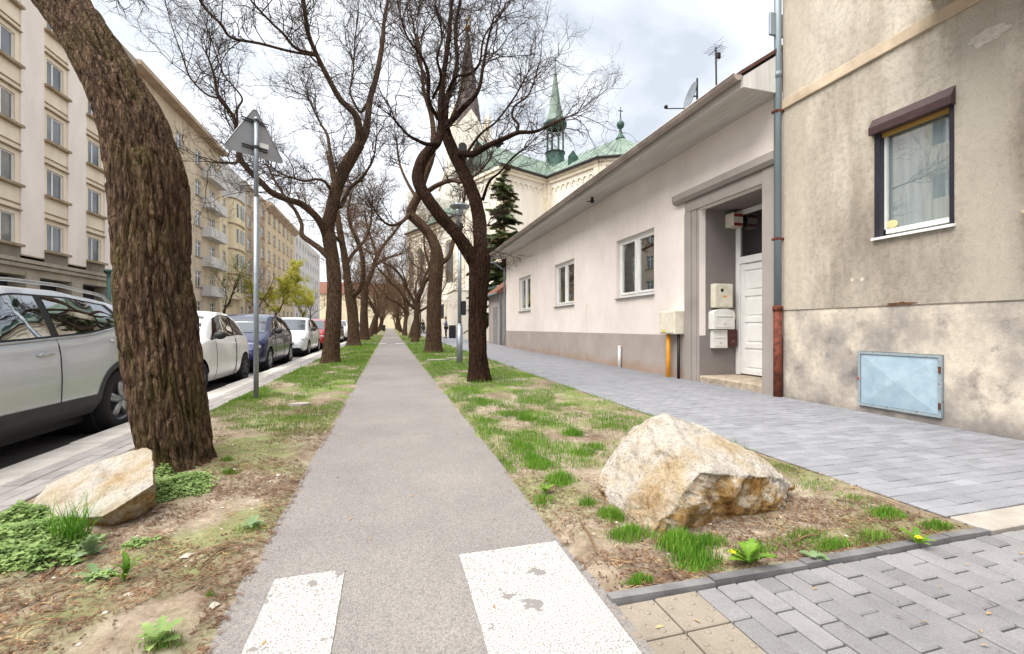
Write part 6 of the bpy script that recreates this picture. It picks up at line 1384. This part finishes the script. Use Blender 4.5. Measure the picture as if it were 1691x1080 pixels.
# ================================================================== PEOPLE
def skin_mesh(verts, edges, radii, lvl=2):
    me = bpy.data.meshes.new('s'); me.from_pydata([tuple(v) for v in verts], edges, []); o = bpy.data.objects.new('s', me); COL.objects.link(o)
    md = o.modifiers.new('skin', 'SKIN'); md.use_smooth_shade = True
    for i, r in enumerate(radii): me.skin_vertices[0].data[i].radius = (r, r) if not isinstance(r, tuple) else r
    me.skin_vertices[0].data[0].use_root = True
    o.modifiers.new('sub', 'SUBSURF').levels = lvl; o.modifiers['sub'].render_levels = lvl
    dg = bpy.context.evaluated_depsgraph_get(); nm = bpy.data.meshes.new_from_object(o.evaluated_get(dg)); bpy.data.objects.remove(o); return nm
SKIN = plain('skin', S(214, 168, 142, .75), S(196, 150, 124, .7), 8, .6, 0); 
def person(label, loc, rz, top, trouser, hair, hands, stride=0.0):
    p = thing('person', label, 'person', loc, rz)
    J = {'pel': (0, 0, .93), 'wai': (0, 0, 1.06), 'che': (.01, 0, 1.30), 'nck': (.02, 0, 1.50), 'hd0': (.04, 0, 1.60), 'hd1': (.05, 0, 1.70)}
    R_ = {'pel': (.15, .11), 'wai': (.135, .10), 'che': (.165, .115), 'nck': .055, 'hd0': .085, 'hd1': .08}
    E_ = [('pel', 'wai'), ('wai', 'che'), ('che', 'nck'), ('nck', 'hd0'), ('hd0', 'hd1')]
    for s, nm in ((1, 'l'), (-1, 'r')):
        st = stride * s
        for k, q, r in (('hip', (0, .09 * s, .88), .09), ('kne', (.03 + st * .5, .10 * s, .49), .058), ('ank', (-.01 + st, .10 * s, .09), .042), ('toe', (.15 + st, .11 * s, .035), .035)): J[k + nm] = q; R_[k + nm] = r
        hx, hy, hz = hands
        for k, q, r in (('sho', (0, .17 * s, 1.42), .065), ('elb', (-.02 + hx * .25, .24 * s, 1.14), .045), ('wri', (hx - .06, hy * s, hz - .03), .03), ('pal', (hx, hy * s, hz), .032)): J[k + nm] = q; R_[k + nm] = r
        E_ += [('pel', 'hip' + nm), ('hip' + nm, 'kne' + nm), ('kne' + nm, 'ank' + nm), ('ank' + nm, 'toe' + nm), ('che', 'sho' + nm), ('sho' + nm, 'elb' + nm), ('elb' + nm, 'wri' + nm), ('wri' + nm, 'pal' + nm)]
        for fi in range(5):
            a = 'f%d%s' % (fi, nm); c = 'g%d%s' % (fi, nm); oy = (fi - 1.5) * .019 if fi < 4 else -.05 * s
            J[a] = (hx + (.055 if fi < 4 else .02), hy * s + oy, hz + .0); J[c] = (hx + (.085 if fi < 4 else .045), hy * s + oy * 1.1, hz - .03); R_[a] = .0095; R_[c] = .008; E_ += [('pal' + nm, a), (a, c)]
    def part(names, nm, mat, grow_=0.0):
        ks = [k for k in J if k in names]; ix = {k: i for i, k in enumerate(ks)}; ed = [(ix[a], ix[b]) for a, b in E_ if a in ix and b in ix]
        me = skin_mesh([J[k] for k in ks], ed, [tuple(c + grow_ for c in R_[k]) if isinstance(R_[k], tuple) else R_[k] + grow_ for k in ks]); me.materials.append(mat); o = bpy.data.objects.new(nm, me); COL.objects.link(o); o.parent = p; return o
    bd = part(set(J), 'body', SKIN)
    part({'pel', 'hipl', 'hipr', 'knel', 'kner', 'ankl', 'ankr'}, 'trousers', trouser, .02)
    part({'wai', 'pel', 'che', 'shol', 'shor', 'elbl', 'elbr', 'wril', 'wrir'}, 'jacket', top, .022)
    for s in (1, -1): MB().ball((.06 + stride * s, .105 * s, .04), (.14, .055, .045), 12, 8).build('shoe', M['black'], p, True, True)
    h = MB().ball((.025, 0, 1.72), (.10, .095, .11), 16, 10); h.build('hair', hair, p, True, True)
    fc = MB().ball((.135, 0, 1.655), (.02, .014, .02), 8, 6); fc.build('nose', SKIN, bd, True, True)
    for s in (1, -1): MB().ball((.122, .033 * s, 1.69), (.01, .013, .008), 8, 6).build('eye', M['black'], bd, True, True); MB().ball((.045, .092 * s, 1.665), (.022, .012, .03), 8, 6).build('ear', SKIN, bd, True, True)
    MB().ball((.122, 0, 1.61), (.008, .025, .006), 8, 6).build('mouth', plain('lips', S(170, 100, 90, .7), bump=0), bd, True, True)
    return p
HAIR = plain('dark_hair', (.04, .028, .02), rough=.6)
person('person in grey blue jacket and dark trousers standing beside the litter bin', (4.62, 37.35, gz(37.4)), PI, plain('grey_blue_jacket', S(128, 142, 170, .65), S(108, 122, 150, .6), 6, .9, .2), plain('dark_trousers', (.03, .032, .045), rough=.9), HAIR, (.24, .10, 1.22))
person('person in black pushing a pram along the pavement', (4.15, 58.0, gz(58)), -PI / 2, plain('black_coat', (.02, .02, .022), rough=.9), plain('black_trousers', (.025, .025, .03), rough=.9), HAIR, (.36, .20, 1.0), .16)
pr = thing('pram', 'black pram with round hood pushed along the pavement', 'pram', (4.15, 57.1, gz(57.1))); z = gz(57.1); x, y = 4.15, 57.1
b = MB(); [b.lathe([(.0, .0), (.27, .0), (.25, .2), (0, .22)], (x, y, z + .5), 16)]; b.build('seat_shell', M['black'], pr, True)
MB().lathe([(.30 * math.cos(t), .32 * math.sin(t)) for t in np.linspace(0, PI / 2, 8)], (x, y + .05, z + .72), 16).build('hood', M['black'], pr, True)
b = MB(); [b.tube([(x + s * .24, y + .55, z + 1.0), (x + s * .24, y + .1, z + .6), (x + s * .26, y - .25, z + .15)], .015, 6) for s in (1, -1)]; b.tube([(x - .24, y + .55, z + 1.0), (x + .24, y + .55, z + 1.0)], .018, 6); b.build('frame', M['galv'], pr)
for sx_ in (1, -1):
    for yy in (-.25, .3): w_ = MB().tube([(x + sx_ * .28, y + yy + .11 * math.cos(a), z + .12 + .11 * math.sin(a)) for a in np.linspace(0, 2 * PI, 17)], .018, 6, False); w_.build('wheel', M['black'], pr, True)

# ================================================================== GRASS, WEEDS, LITTER
def blades(name, x, y, z, h, w, mat, seed, lean=.45):
    rng = np.random.default_rng(seed); n = len(x); a = rng.uniform(0, 2 * PI, n); d = np.stack((np.cos(a), np.sin(a), 0 * a), -1); sdv = np.stack((-np.sin(a), np.cos(a), 0 * a), -1); ln = (rng.random(n) * lean)[:, None] * h[:, None]
    p = np.stack((x, y, z), -1); U = np.array((0, 0, 1.)); W = w[:, None] * sdv / 2
    m = p + U * h[:, None] * .55 + d * ln * .35; t = p + U * h[:, None] * .95 + d * ln
    V = np.stack((p - W - U * .01, p + W - U * .01, m - W * .8, m + W * .8, t - W * .12, t + W * .12), 1).reshape(-1, 3); i = (np.arange(n) * 6)[:, None]
    F = np.concatenate((i + np.array((0, 1, 3, 2)), i + np.array((2, 3, 5, 4))))
    return fastmesh(name, V, F, mat, kind='stuff')
rng = np.random.default_rng(99)
def clump_px(lst, side):
    xs, ys, hs = [], [], []
    for (u, v, rx_, ry_, n, h) in lst:
        q = ground(u, v); rr = np.sqrt(rng.random(n)); th = rng.uniform(0, 2 * PI, n); nz_ = rng.normal(0, .25, n)
        xs.append(q[0] + rx_ * rr * np.cos(th) * (1 + nz_)); ys.append(q[1] + ry_ * rr * np.sin(th) * (1 + nz_)); hs.append(h * rng.uniform(.3, 1.25, n) * (1.15 - .65 * rr))
    x, y, h = map(np.concatenate, (xs, ys, hs)); m = (x > (PX1 - .01 if side > 0 else -2.2)) & (x < (VX if side > 0 else PX0 + .01)) & ((y > 1.63) | (side < 0)); return x[m], y[m], h[m]
RC = [(790, 665, .16, .3, 700, .07), (805, 700, .14, .18, 500, .06), (842, 688, .18, .2, 900, .07), (868, 697, .10, .12, 700, .09), (945, 722, .10, .12, 700, .09), (935, 672, .2, .12, 500, .05), (890, 775, .12, .15, 800, .07), (925, 800, .10, .10, 900, .08), (858, 745, .12, .25, 800, .07), (880, 765, .08, .1, 400, .07), (963, 755, .12, .1, 500, .06), (985, 745, .10, .1, 350, .06), (1010, 862, .07, .07, 700, .07), (1040, 893, .12, .07, 800, .06), (1125, 912, .11, .09, 1500, .09), (1150, 935, .12, .07, 900, .06), (1175, 905, .08, .06, 400, .05), (1058, 966, .06, .03, 350, .045), (1380, 908, .13, .05, 650, .06), (1465, 858, .10, .07, 600, .06), (1550, 876, .10, .05, 500, .055), (1330, 893, .15, .05, 350, .04), (1445, 893, .12, .06, 350, .045), (1250, 918, .10, .05, 350, .05), (1300, 905, .2, .05, 250, .035), (970, 840, .06, .06, 250, .05), (895, 835, .08, .1, 350, .05), (835, 770, .05, .3, 350, .05), (1290, 780, .1, .1, 120, .04), (1410, 835, .15, .12, 250, .04), (1340, 810, .15, .12, 200, .04), (950, 690, .16, .14, 350, .05), (1000, 710, .16, .14, 350, .05), (905, 705, .2, .2, 500, .05)]
x1, y1, h1 = clump_px(RC, 1)
LC = [(375, 766, .05, .04, 200, .05), (380, 788, .06, .04, 220, .05), (400, 663, .35, .2, 900, .07), (445, 657, .3, .2, 900, .06), (410, 882, .08, .05, 120, .03), (270, 1078, .06, .04, 140, .05), (350, 993, .02, .02, 50, .03), (425, 875, .05, .04, 100, .03), (400, 710, .3, .1, 400, .05), (450, 715, .25, .1, 300, .045), (490, 695, .2, .12, 300, .05), (165, 755, .15, .3, 500, .05), (240, 905, .08, .05, 90, .03), (360, 690, .2, .2, 400, .05)]
x2, y2, h2 = clump_px(LC, -1)
def field(n, x0, x1_, y0, y1_, seed, thr, side):
    t = rng.random(n); yy = 1 / (1 / y0 + (1 / y1_ - 1 / y0) * t); xx = rng.uniform(x0, x1_, n)       # density falls with distance
    dn = fbm(np.stack((xx * 2.4, yy * 1.7, 0 * xx), -1), 4, seed); fade = np.clip((yy - 3.0) / 9, 0, 1); keep = dn + rng.normal(0, .045, n) > thr - .12 * fade; keep &= rng.random(n) < np.clip((yy - y0) / 3.0 + .12, 0, 1); return xx[keep], yy[keep]
xa, ya = field(150000, PX1 - .01, VX - .05, 3.0, 45, 71, .50, 1); wz = np.clip((VX + .3 - xa) / 2.0, 0, 1); k = rng.random(len(xa)) < .35 + .65 * wz; xa, ya = xa[k], ya[k]
xb, yb = field(110000, -2.18, PX0 - .0, 4.6, 45, 72, .505, -1)
sc_ = lambda yy: np.clip(yy / 7.0, 1, 3.0)
X = np.concatenate((x1, xa)); Y = np.concatenate((y1, ya)); H = np.concatenate((h1, rng.gamma(3.2, .011, len(xa)) * np.sqrt(sc_(ya)))); Wd = .0035 * sc_(Y) * rng.uniform(.7, 1.4, len(X))
d_ = rng.random(len(X)) < .25
blades('verge_grass', X[~d_], Y[~d_], vz(X[~d_], Y[~d_], 1), H[~d_], Wd[~d_], M['grass'], 1); blades('pale_grass', X[d_], Y[d_], vz(X[d_], Y[d_], 1), H[d_] * .8, Wd[d_], M['grass_dry'], 2)
X = np.concatenate((x2, xb)); Y = np.concatenate((y2, yb)); H = np.concatenate((h2, rng.gamma(3.0, .0095, len(xb)) * np.sqrt(sc_(yb)))); Wd = .0035 * sc_(Y) * rng.uniform(.7, 1.4, len(X)); d_ = rng.random(len(X)) < .5
blades('verge_grass', X[~d_], Y[~d_], vz(X[~d_], Y[~d_], -1), H[~d_], Wd[~d_], M['grass'], 3); blades('pale_grass', X[d_], Y[d_], vz(X[d_], Y[d_], -1), H[d_] * .8, Wd[d_], M['grass_dry'], 4)
for o, lb in zip([o for o in COL.objects if o.name.startswith(('verge_grass', 'pale_grass'))], ('green grass tufts on the right verge', 'pale yellowish grass on the right verge', 'green grass tufts on the left verge', 'pale yellowish grass on the left verge')): tag(o, lb, 'grass')
# leafy ground cover round the left boulder and tree foot
def cover(label, spots, mat, seed, size):
    r_ = np.random.default_rng(seed); C_ = []
    for (u, v, rx_, ry_, n, h) in spots:
        q = ground(u, v); rr = np.sqrt(r_.random(n)); th = r_.uniform(0, 2 * PI, n); nz_ = 1 + r_.normal(0, .2, n); x = q[0] + rx_ * rr * np.cos(th) * nz_; y = q[1] + ry_ * rr * np.sin(th) * nz_
        x = np.clip(x, -2.21, PX0 - .03); C_.append(np.stack((x, y, vz(x, y, -1) + h * r_.random(n) * (1.15 - rr) + .006), -1))
    c = np.concatenate(C_); n = len(c); a = r_.uniform(0, 2 * PI, n); d = np.stack((np.cos(a), np.sin(a), r_.normal(.15, .3, n)), -1); d /= np.linalg.norm(d, axis=1)[:, None]; s_ = np.cross(d, np.stack((r_.normal(0, .35, n), r_.normal(0, .35, n), np.ones(n)), -1)); s_ /= np.linalg.norm(s_, axis=1)[:, None]; sz_ = size * r_.uniform(.5, 1.4, (n, 1)); up = np.cross(s_, d)
    V = np.stack((c - d * sz_, c - d * sz_ * .2 + s_ * sz_ * .62 + up * sz_ * .22, c + d * sz_, c - d * sz_ * .2 - s_ * sz_ * .62 + up * sz_ * .22), 1).reshape(-1, 3); i = (np.arange(n) * 4)[:, None]
    F = np.concatenate((i + np.array((0, 1, 2)), i + np.array((0, 2, 3)))); tag(fastmesh('ground_cover', V, F, mat, kind='stuff'), label, 'ground cover')
cover('dense leafy weeds in front of the left boulder', [(20, 905, .22, .2, 2000, .08), (60, 940, .16, .08, 1100, .06), (10, 940, .15, .1, 900, .07), (35, 868, .13, .12, 1300, .10), (110, 910, .12, .08, 900, .07), (90, 885, .1, .06, 600, .07)], M['clover'], 5, .0125)
cover('low green weeds at the foot of the leaning tree', [(300, 805, .15, .16, 1300, .05), (275, 825, .10, .12, 700, .045), (325, 815, .10, .12, 500, .03), (285, 800, .2, .2, 500, .03), (270, 790, .06, .08, 500, .08), (230, 905, .07, .05, 160, .02), (160, 965, .06, .04, 120, .02)], M['clover'], 6, .0115)
# single weeds with real leaves
def leaf_mesh(L, W, lobes, curl, n=14, mat=None, fold=.25):
    b = MB(); s = np.linspace(0, 1, n); wv = W * np.sin(PI * np.clip(s * .96 + .03, 0, 1)) ** .8 * (.35 + .65 * s ** .6) * (1 + (lobes * np.where(np.arange(n) % 2, .45, -.45) if lobes else 0))
    zc = curl * L * np.sin(s * PI * .75); r = s * L
    b.grid(np.array([[(r[i], -wv[i], zc[i] + fold * wv[i]), (r[i], 0, zc[i]), (r[i], wv[i], zc[i] + fold * wv[i])] for i in range(n)])); return b
def weed(name, label, u, v, side, mat, nl, L, W, lobes, curl, flowers=(), group=None, rise=.5, xy=None):
    q = ground(u, v) if xy is None else np.array((*xy, 0)); z = float(vz(q[0], q[1], side)); t = thing(name, label, 'plant', (q[0], q[1], z), 0, group); first = None
    for k in range(nl):
        s_ = random.uniform(.65, 1.15); el = random.uniform(.1, rise)
        if first is None: first = leaf_mesh(L, W, lobes, curl).build('leaf', mat, t, True, True); o = first
        else: o = share(first, 'leaf', (0, 0, 0), t)
        o.rotation_euler = (random.uniform(-.3, .3), -el, k * 2.4 + random.uniform(-.3, .3)); o.scale = (s_, s_ * random.uniform(.8, 1.2), s_); o.location = (0, 0, .005)
    for (dx, dy, h) in flowers:
        st = MB().tube([(0, 0, 0), (dx * .5, dy * .5, h * .6), (dx, dy, h)], .0022, 5).build('stem', mat, t, False, True); fl = MB()
        for k in range(26):
            a = k * 2.4; r_ = .004 + .012 * (k / 26) ** .7; fl.add([(dx + r_ * .2 * math.cos(a), dy + r_ * .2 * math.sin(a), h + .003), (dx + r_ * math.cos(a - .2), dy + r_ * math.sin(a - .2), h + .008 - .008 * k / 26), (dx + r_ * 1.25 * math.cos(a), dy + r_ * 1.25 * math.sin(a), h + .007 - .009 * k / 26), (dx + r_ * math.cos(a + .2), dy + r_ * math.sin(a + .2), h + .008 - .008 * k / 26)], [(0, 1, 2, 3)])
        fl.build('flower', M['yellow'], st, False, True)
    return t
weed('dandelion', 'dandelion rosette with one yellow flower by the dark edging', 1238, 936, 1, M['dandelion'], 15, .115, .022, 1, .22, [(-.07, .03, .055)], 'dandelions', .9)
weed('dandelion', 'dandelion with yellow flower at the right end of the edging', 1515, 901, 1, M['dandelion'], 10, .10, .016, 1, .2, [(.01, .0, .04)], 'dandelions', .7)
weed('dandelion', 'small flowerless weed beside the path, left of the boulder', 900, 822, 1, M['dandelion'], 9, .075, .015, 1, .2, (), None, .6)
weed('broadleaf_weed', 'round leaved weed hanging over the edging stones', 1345, 925, 1, M['silverleaf'], 7, .065, .024, 0, .15, (), None, .5)
weed('broadleaf_weed', 'bright upright weed alone in the left bare soil', 205, 972, -1, M['dandelion'], 11, .105, .012, 0, .3, (), None, 1.2)
weed('broadleaf_weed', 'dull grey green weed left of the upright one', 160, 965, -1, M['silverleaf'], 8, .08, .016, 1, .12, (), None, .4)
weed('silver_weed', 'silvery cut leaved plant before the left boulder', 150, 925, -1, M['silverleaf'], 16, .10, .026, 1, .25, (), None, 1.3)
weed('broadleaf_weed', 'dark weed at the bottom edge of the left soil', 262, 1078, -1, M['clover'], 9, .09, .02, 1, .2, (), None, .7)
weed('broadleaf_weed', 'low grey green weed by the left path edge', 413, 878, -1, M['silverleaf'], 9, .07, .012, 1, .12, (), None, .4)
gt_ = ground(118, 908); xx = gt_[0] + rng.normal(0, .03, 160); yy = gt_[1] + rng.normal(0, .025, 160); tag(blades('grass_tuft', xx, yy, vz(xx, yy, -1), rng.uniform(.10, .24, 160), np.full(160, .005), M['grass'], 8, 1.1), 'long bladed grass tuft before the left boulder', 'grass')
# brown leaf chips trodden into the soil
def chips(label, n, box_, mat, seed, side):
    r_ = np.random.default_rng(seed); x = r_.uniform(box_[0], box_[1], n); y = box_[2] + (box_[3] - box_[2]) * r_.random(n) ** 1.4; k = fbm(np.stack((x * 3, y * 3, 0 * x), -1), 3, seed) > .42; x, y = x[k], y[k]; n = len(x)
    a = r_.uniform(0, 2 * PI, n); s_ = r_.uniform(.003, .011, n); c = np.stack((x, y, vz(x, y, side) + .005), -1); d = np.stack((np.cos(a), np.sin(a), r_.normal(0, .3, n)), -1) * s_[:, None]; e_ = np.stack((-np.sin(a), np.cos(a), r_.normal(0, .3, n)), -1) * (s_ * .55)[:, None]
    V = np.stack((c - d, c + e_, c + d, c - e_), 1).reshape(-1, 3); tag(fastmesh('leaf_chips', V, np.arange(n * 4).reshape(-1, 4), mat, kind='stuff'), label, 'litter')
M['chip'] = plain('dead_leaf', S(132, 96, 66, .55), S(88, 62, 44, .5), 25, .9, 0)
chips('dark dead leaf chips trodden into the left soil', 6000, (-2.1, PX0 + .03, 1.3, 7), M['chip'], 61, -1); chips('dark dead leaf chips trodden into the right soil', 5000, (PX1 - .02, VX, 1.63, 6), M['chip'], 62, 1)
# crow on the right limb of the dark forked tree
bq_ = at(822, 243, 8.25); bd_ = thing('bird', 'small black bird perched on a limb of the dark forked tree', 'bird', bq_)
MB().ball(bq_ + (0, 0, .04), (.07, .05, .045), 14, 8).ball(bq_ + (.075, -.02, .07), (.032, .028, .028), 10, 6).tube([bq_ + (-.05, 0, .04), bq_ + (-.15, .03, .0)], [.03, .018], 6, True, None, .3).tube([bq_ + (.10, -.03, .07), bq_ + (.135, -.04, .065)], [.01, .003], 5).tube([bq_ + (0, .015, .01), bq_ + (.005, .015, -.06)], .004, 4).tube([bq_ + (0, -.015, .01), bq_ + (.005, -.015, -.06)], .004, 4).build('body', M['black'], bd_, True)
# litter, twigs, pebbles
def litter(label, n, box_, mat, seed, side, l0=.015, l1=.055, w=.0012):
    r_ = np.random.default_rng(seed); t = r_.random(n); x = r_.uniform(box_[0], box_[1], n); y = box_[2] + (box_[3] - box_[2]) * t ** 1.3; dn = fbm(np.stack((x * 2.2, y * 2.2, 0 * x), -1), 3, seed); k = dn > .44; x, y = x[k], y[k]; n = len(x)
    a = r_.uniform(0, 2 * PI, n); L = r_.uniform(l0, l1, n); cv = r_.normal(0, .8, n); P = []
    for f in (-.5, 0, .5): P.append(np.stack((x + L * f * np.cos(a + cv * f), y + L * f * np.sin(a + cv * f), vz(x, y, side) + .004 + .006 * r_.random(n)), -1))
    sdv = np.stack((-np.sin(a), np.cos(a), 0 * a), -1) * (w * r_.uniform(.6, 1.8, n))[:, None]
    V = np.stack((P[0] - sdv, P[0] + sdv, P[1] - sdv, P[1] + sdv, P[2] - sdv, P[2] + sdv), 1).reshape(-1, 3); i = (np.arange(n) * 6)[:, None]; tag(fastmesh('leaf_litter', V, np.concatenate((i + np.array((0, 1, 3, 2)), i + np.array((2, 3, 5, 4)))), mat, kind='stuff'), label, 'litter')
litter('reddish dry leaf stalks strewn over the left soil', 16000, (-1.75, PX0 + .05, 1.3, 6.5), M['litter'], 21, -1, w=.0015); litter('straw coloured bits strewn over the left soil', 3500, (-2.1, PX0 + .03, 1.3, 7.0), M['litter2'], 22, -1)
litter('reddish dry stalks strewn around the right boulder', 9000, (PX1 - .03, 2.9, 1.62, 3.2), M['litter'], 23, 1); litter('straw coloured bits along the right verge', 2500, (PX1 - .03, VX, 1.62, 6.0), M['litter2'], 24, 1)
b = MB(); n = 420; xs_ = np.concatenate((rng.uniform(-2.1, PX0, 260), rng.uniform(PX1, VX, 160))); ys_ = np.concatenate((1.3 + 4 * rng.random(260) ** 1.3, 1.65 + 4 * rng.random(160) ** 1.3))
for x, y in zip(xs_, ys_):
    s_ = rng.uniform(.003, .011) * (2.2 if rng.random() < .06 else 1); z = float(vz(x, y, -1 if x < 0 else 1)) + s_ * .2; a = rng.uniform(0, PI); c, d = math.cos(a) * s_, math.sin(a) * s_
    b.add([(x + c * 1.4, y + d * 1.4, z), (x - d, y + c, z), (x - c * 1.3, y - d * 1.3, z), (x + d, y - c, z), (x, y, z + s_ * .6), (x, y, z - s_ * .6)], [(0, 1, 4), (1, 2, 4), (2, 3, 4), (3, 0, 4), (1, 0, 5), (2, 1, 5), (3, 2, 5), (0, 3, 5)])
tag(b.build('pebbles', M['pebble'], kind='stuff'), 'small pale pebbles scattered over both verges', 'pebbles')
b = MB()
for k in range(90):
    x, y = (rng.uniform(PX0, PX1), 1.2 + 5 * rng.random()) if k < 55 else (rng.uniform(.9, 3.2), rng.uniform(.9, 1.5)); s_ = rng.uniform(.004, .011); a = rng.uniform(0, PI); z = gz(y) + .007
    c, d = math.cos(a) * s_, math.sin(a) * s_; b.add([(x + c * 1.8, y + d * 1.8, z), (x - d * .5, y + c * .5, z + .004), (x - c * 1.8, y - d * 1.8, z), (x + d * .5, y - c * .5, z)], [(0, 1, 2, 3)])
tag(b.build('fallen_bits', M['litter2'], kind='stuff'), 'tiny yellow leaf bits fallen on path and pavers', 'litter')
b = MB()
for (u0, v0, u1, v1, sd_) in ((70, 968, 90, 940, -1), (335, 945, 372, 918, -1), (1310, 905, 1350, 893, 1), (960, 880, 985, 925, 1)):
    p, q = ground(u0, v0), ground(u1, v1); m_ = (p + q) / 2; P = [(c[0], c[1], float(vz(c[0], c[1], sd_)) + .012) for c in (p, m_ + np.array((.01, .01, 0)), q)]; o = MB().tube(spline(np.array([(*c, .004) for c in P]), .02)[:, :3], .004, 5)
    tag(o.build('fallen_twig', M['litter']), {70: 'dry twig lying before the left weeds', 335: 'dry twig lying near the left path edge', 1310: 'dark bent twig on the soil right of the boulder', 960: 'dry twig between path edge and right boulder'}[u0], 'twig', 'fallen twigs')
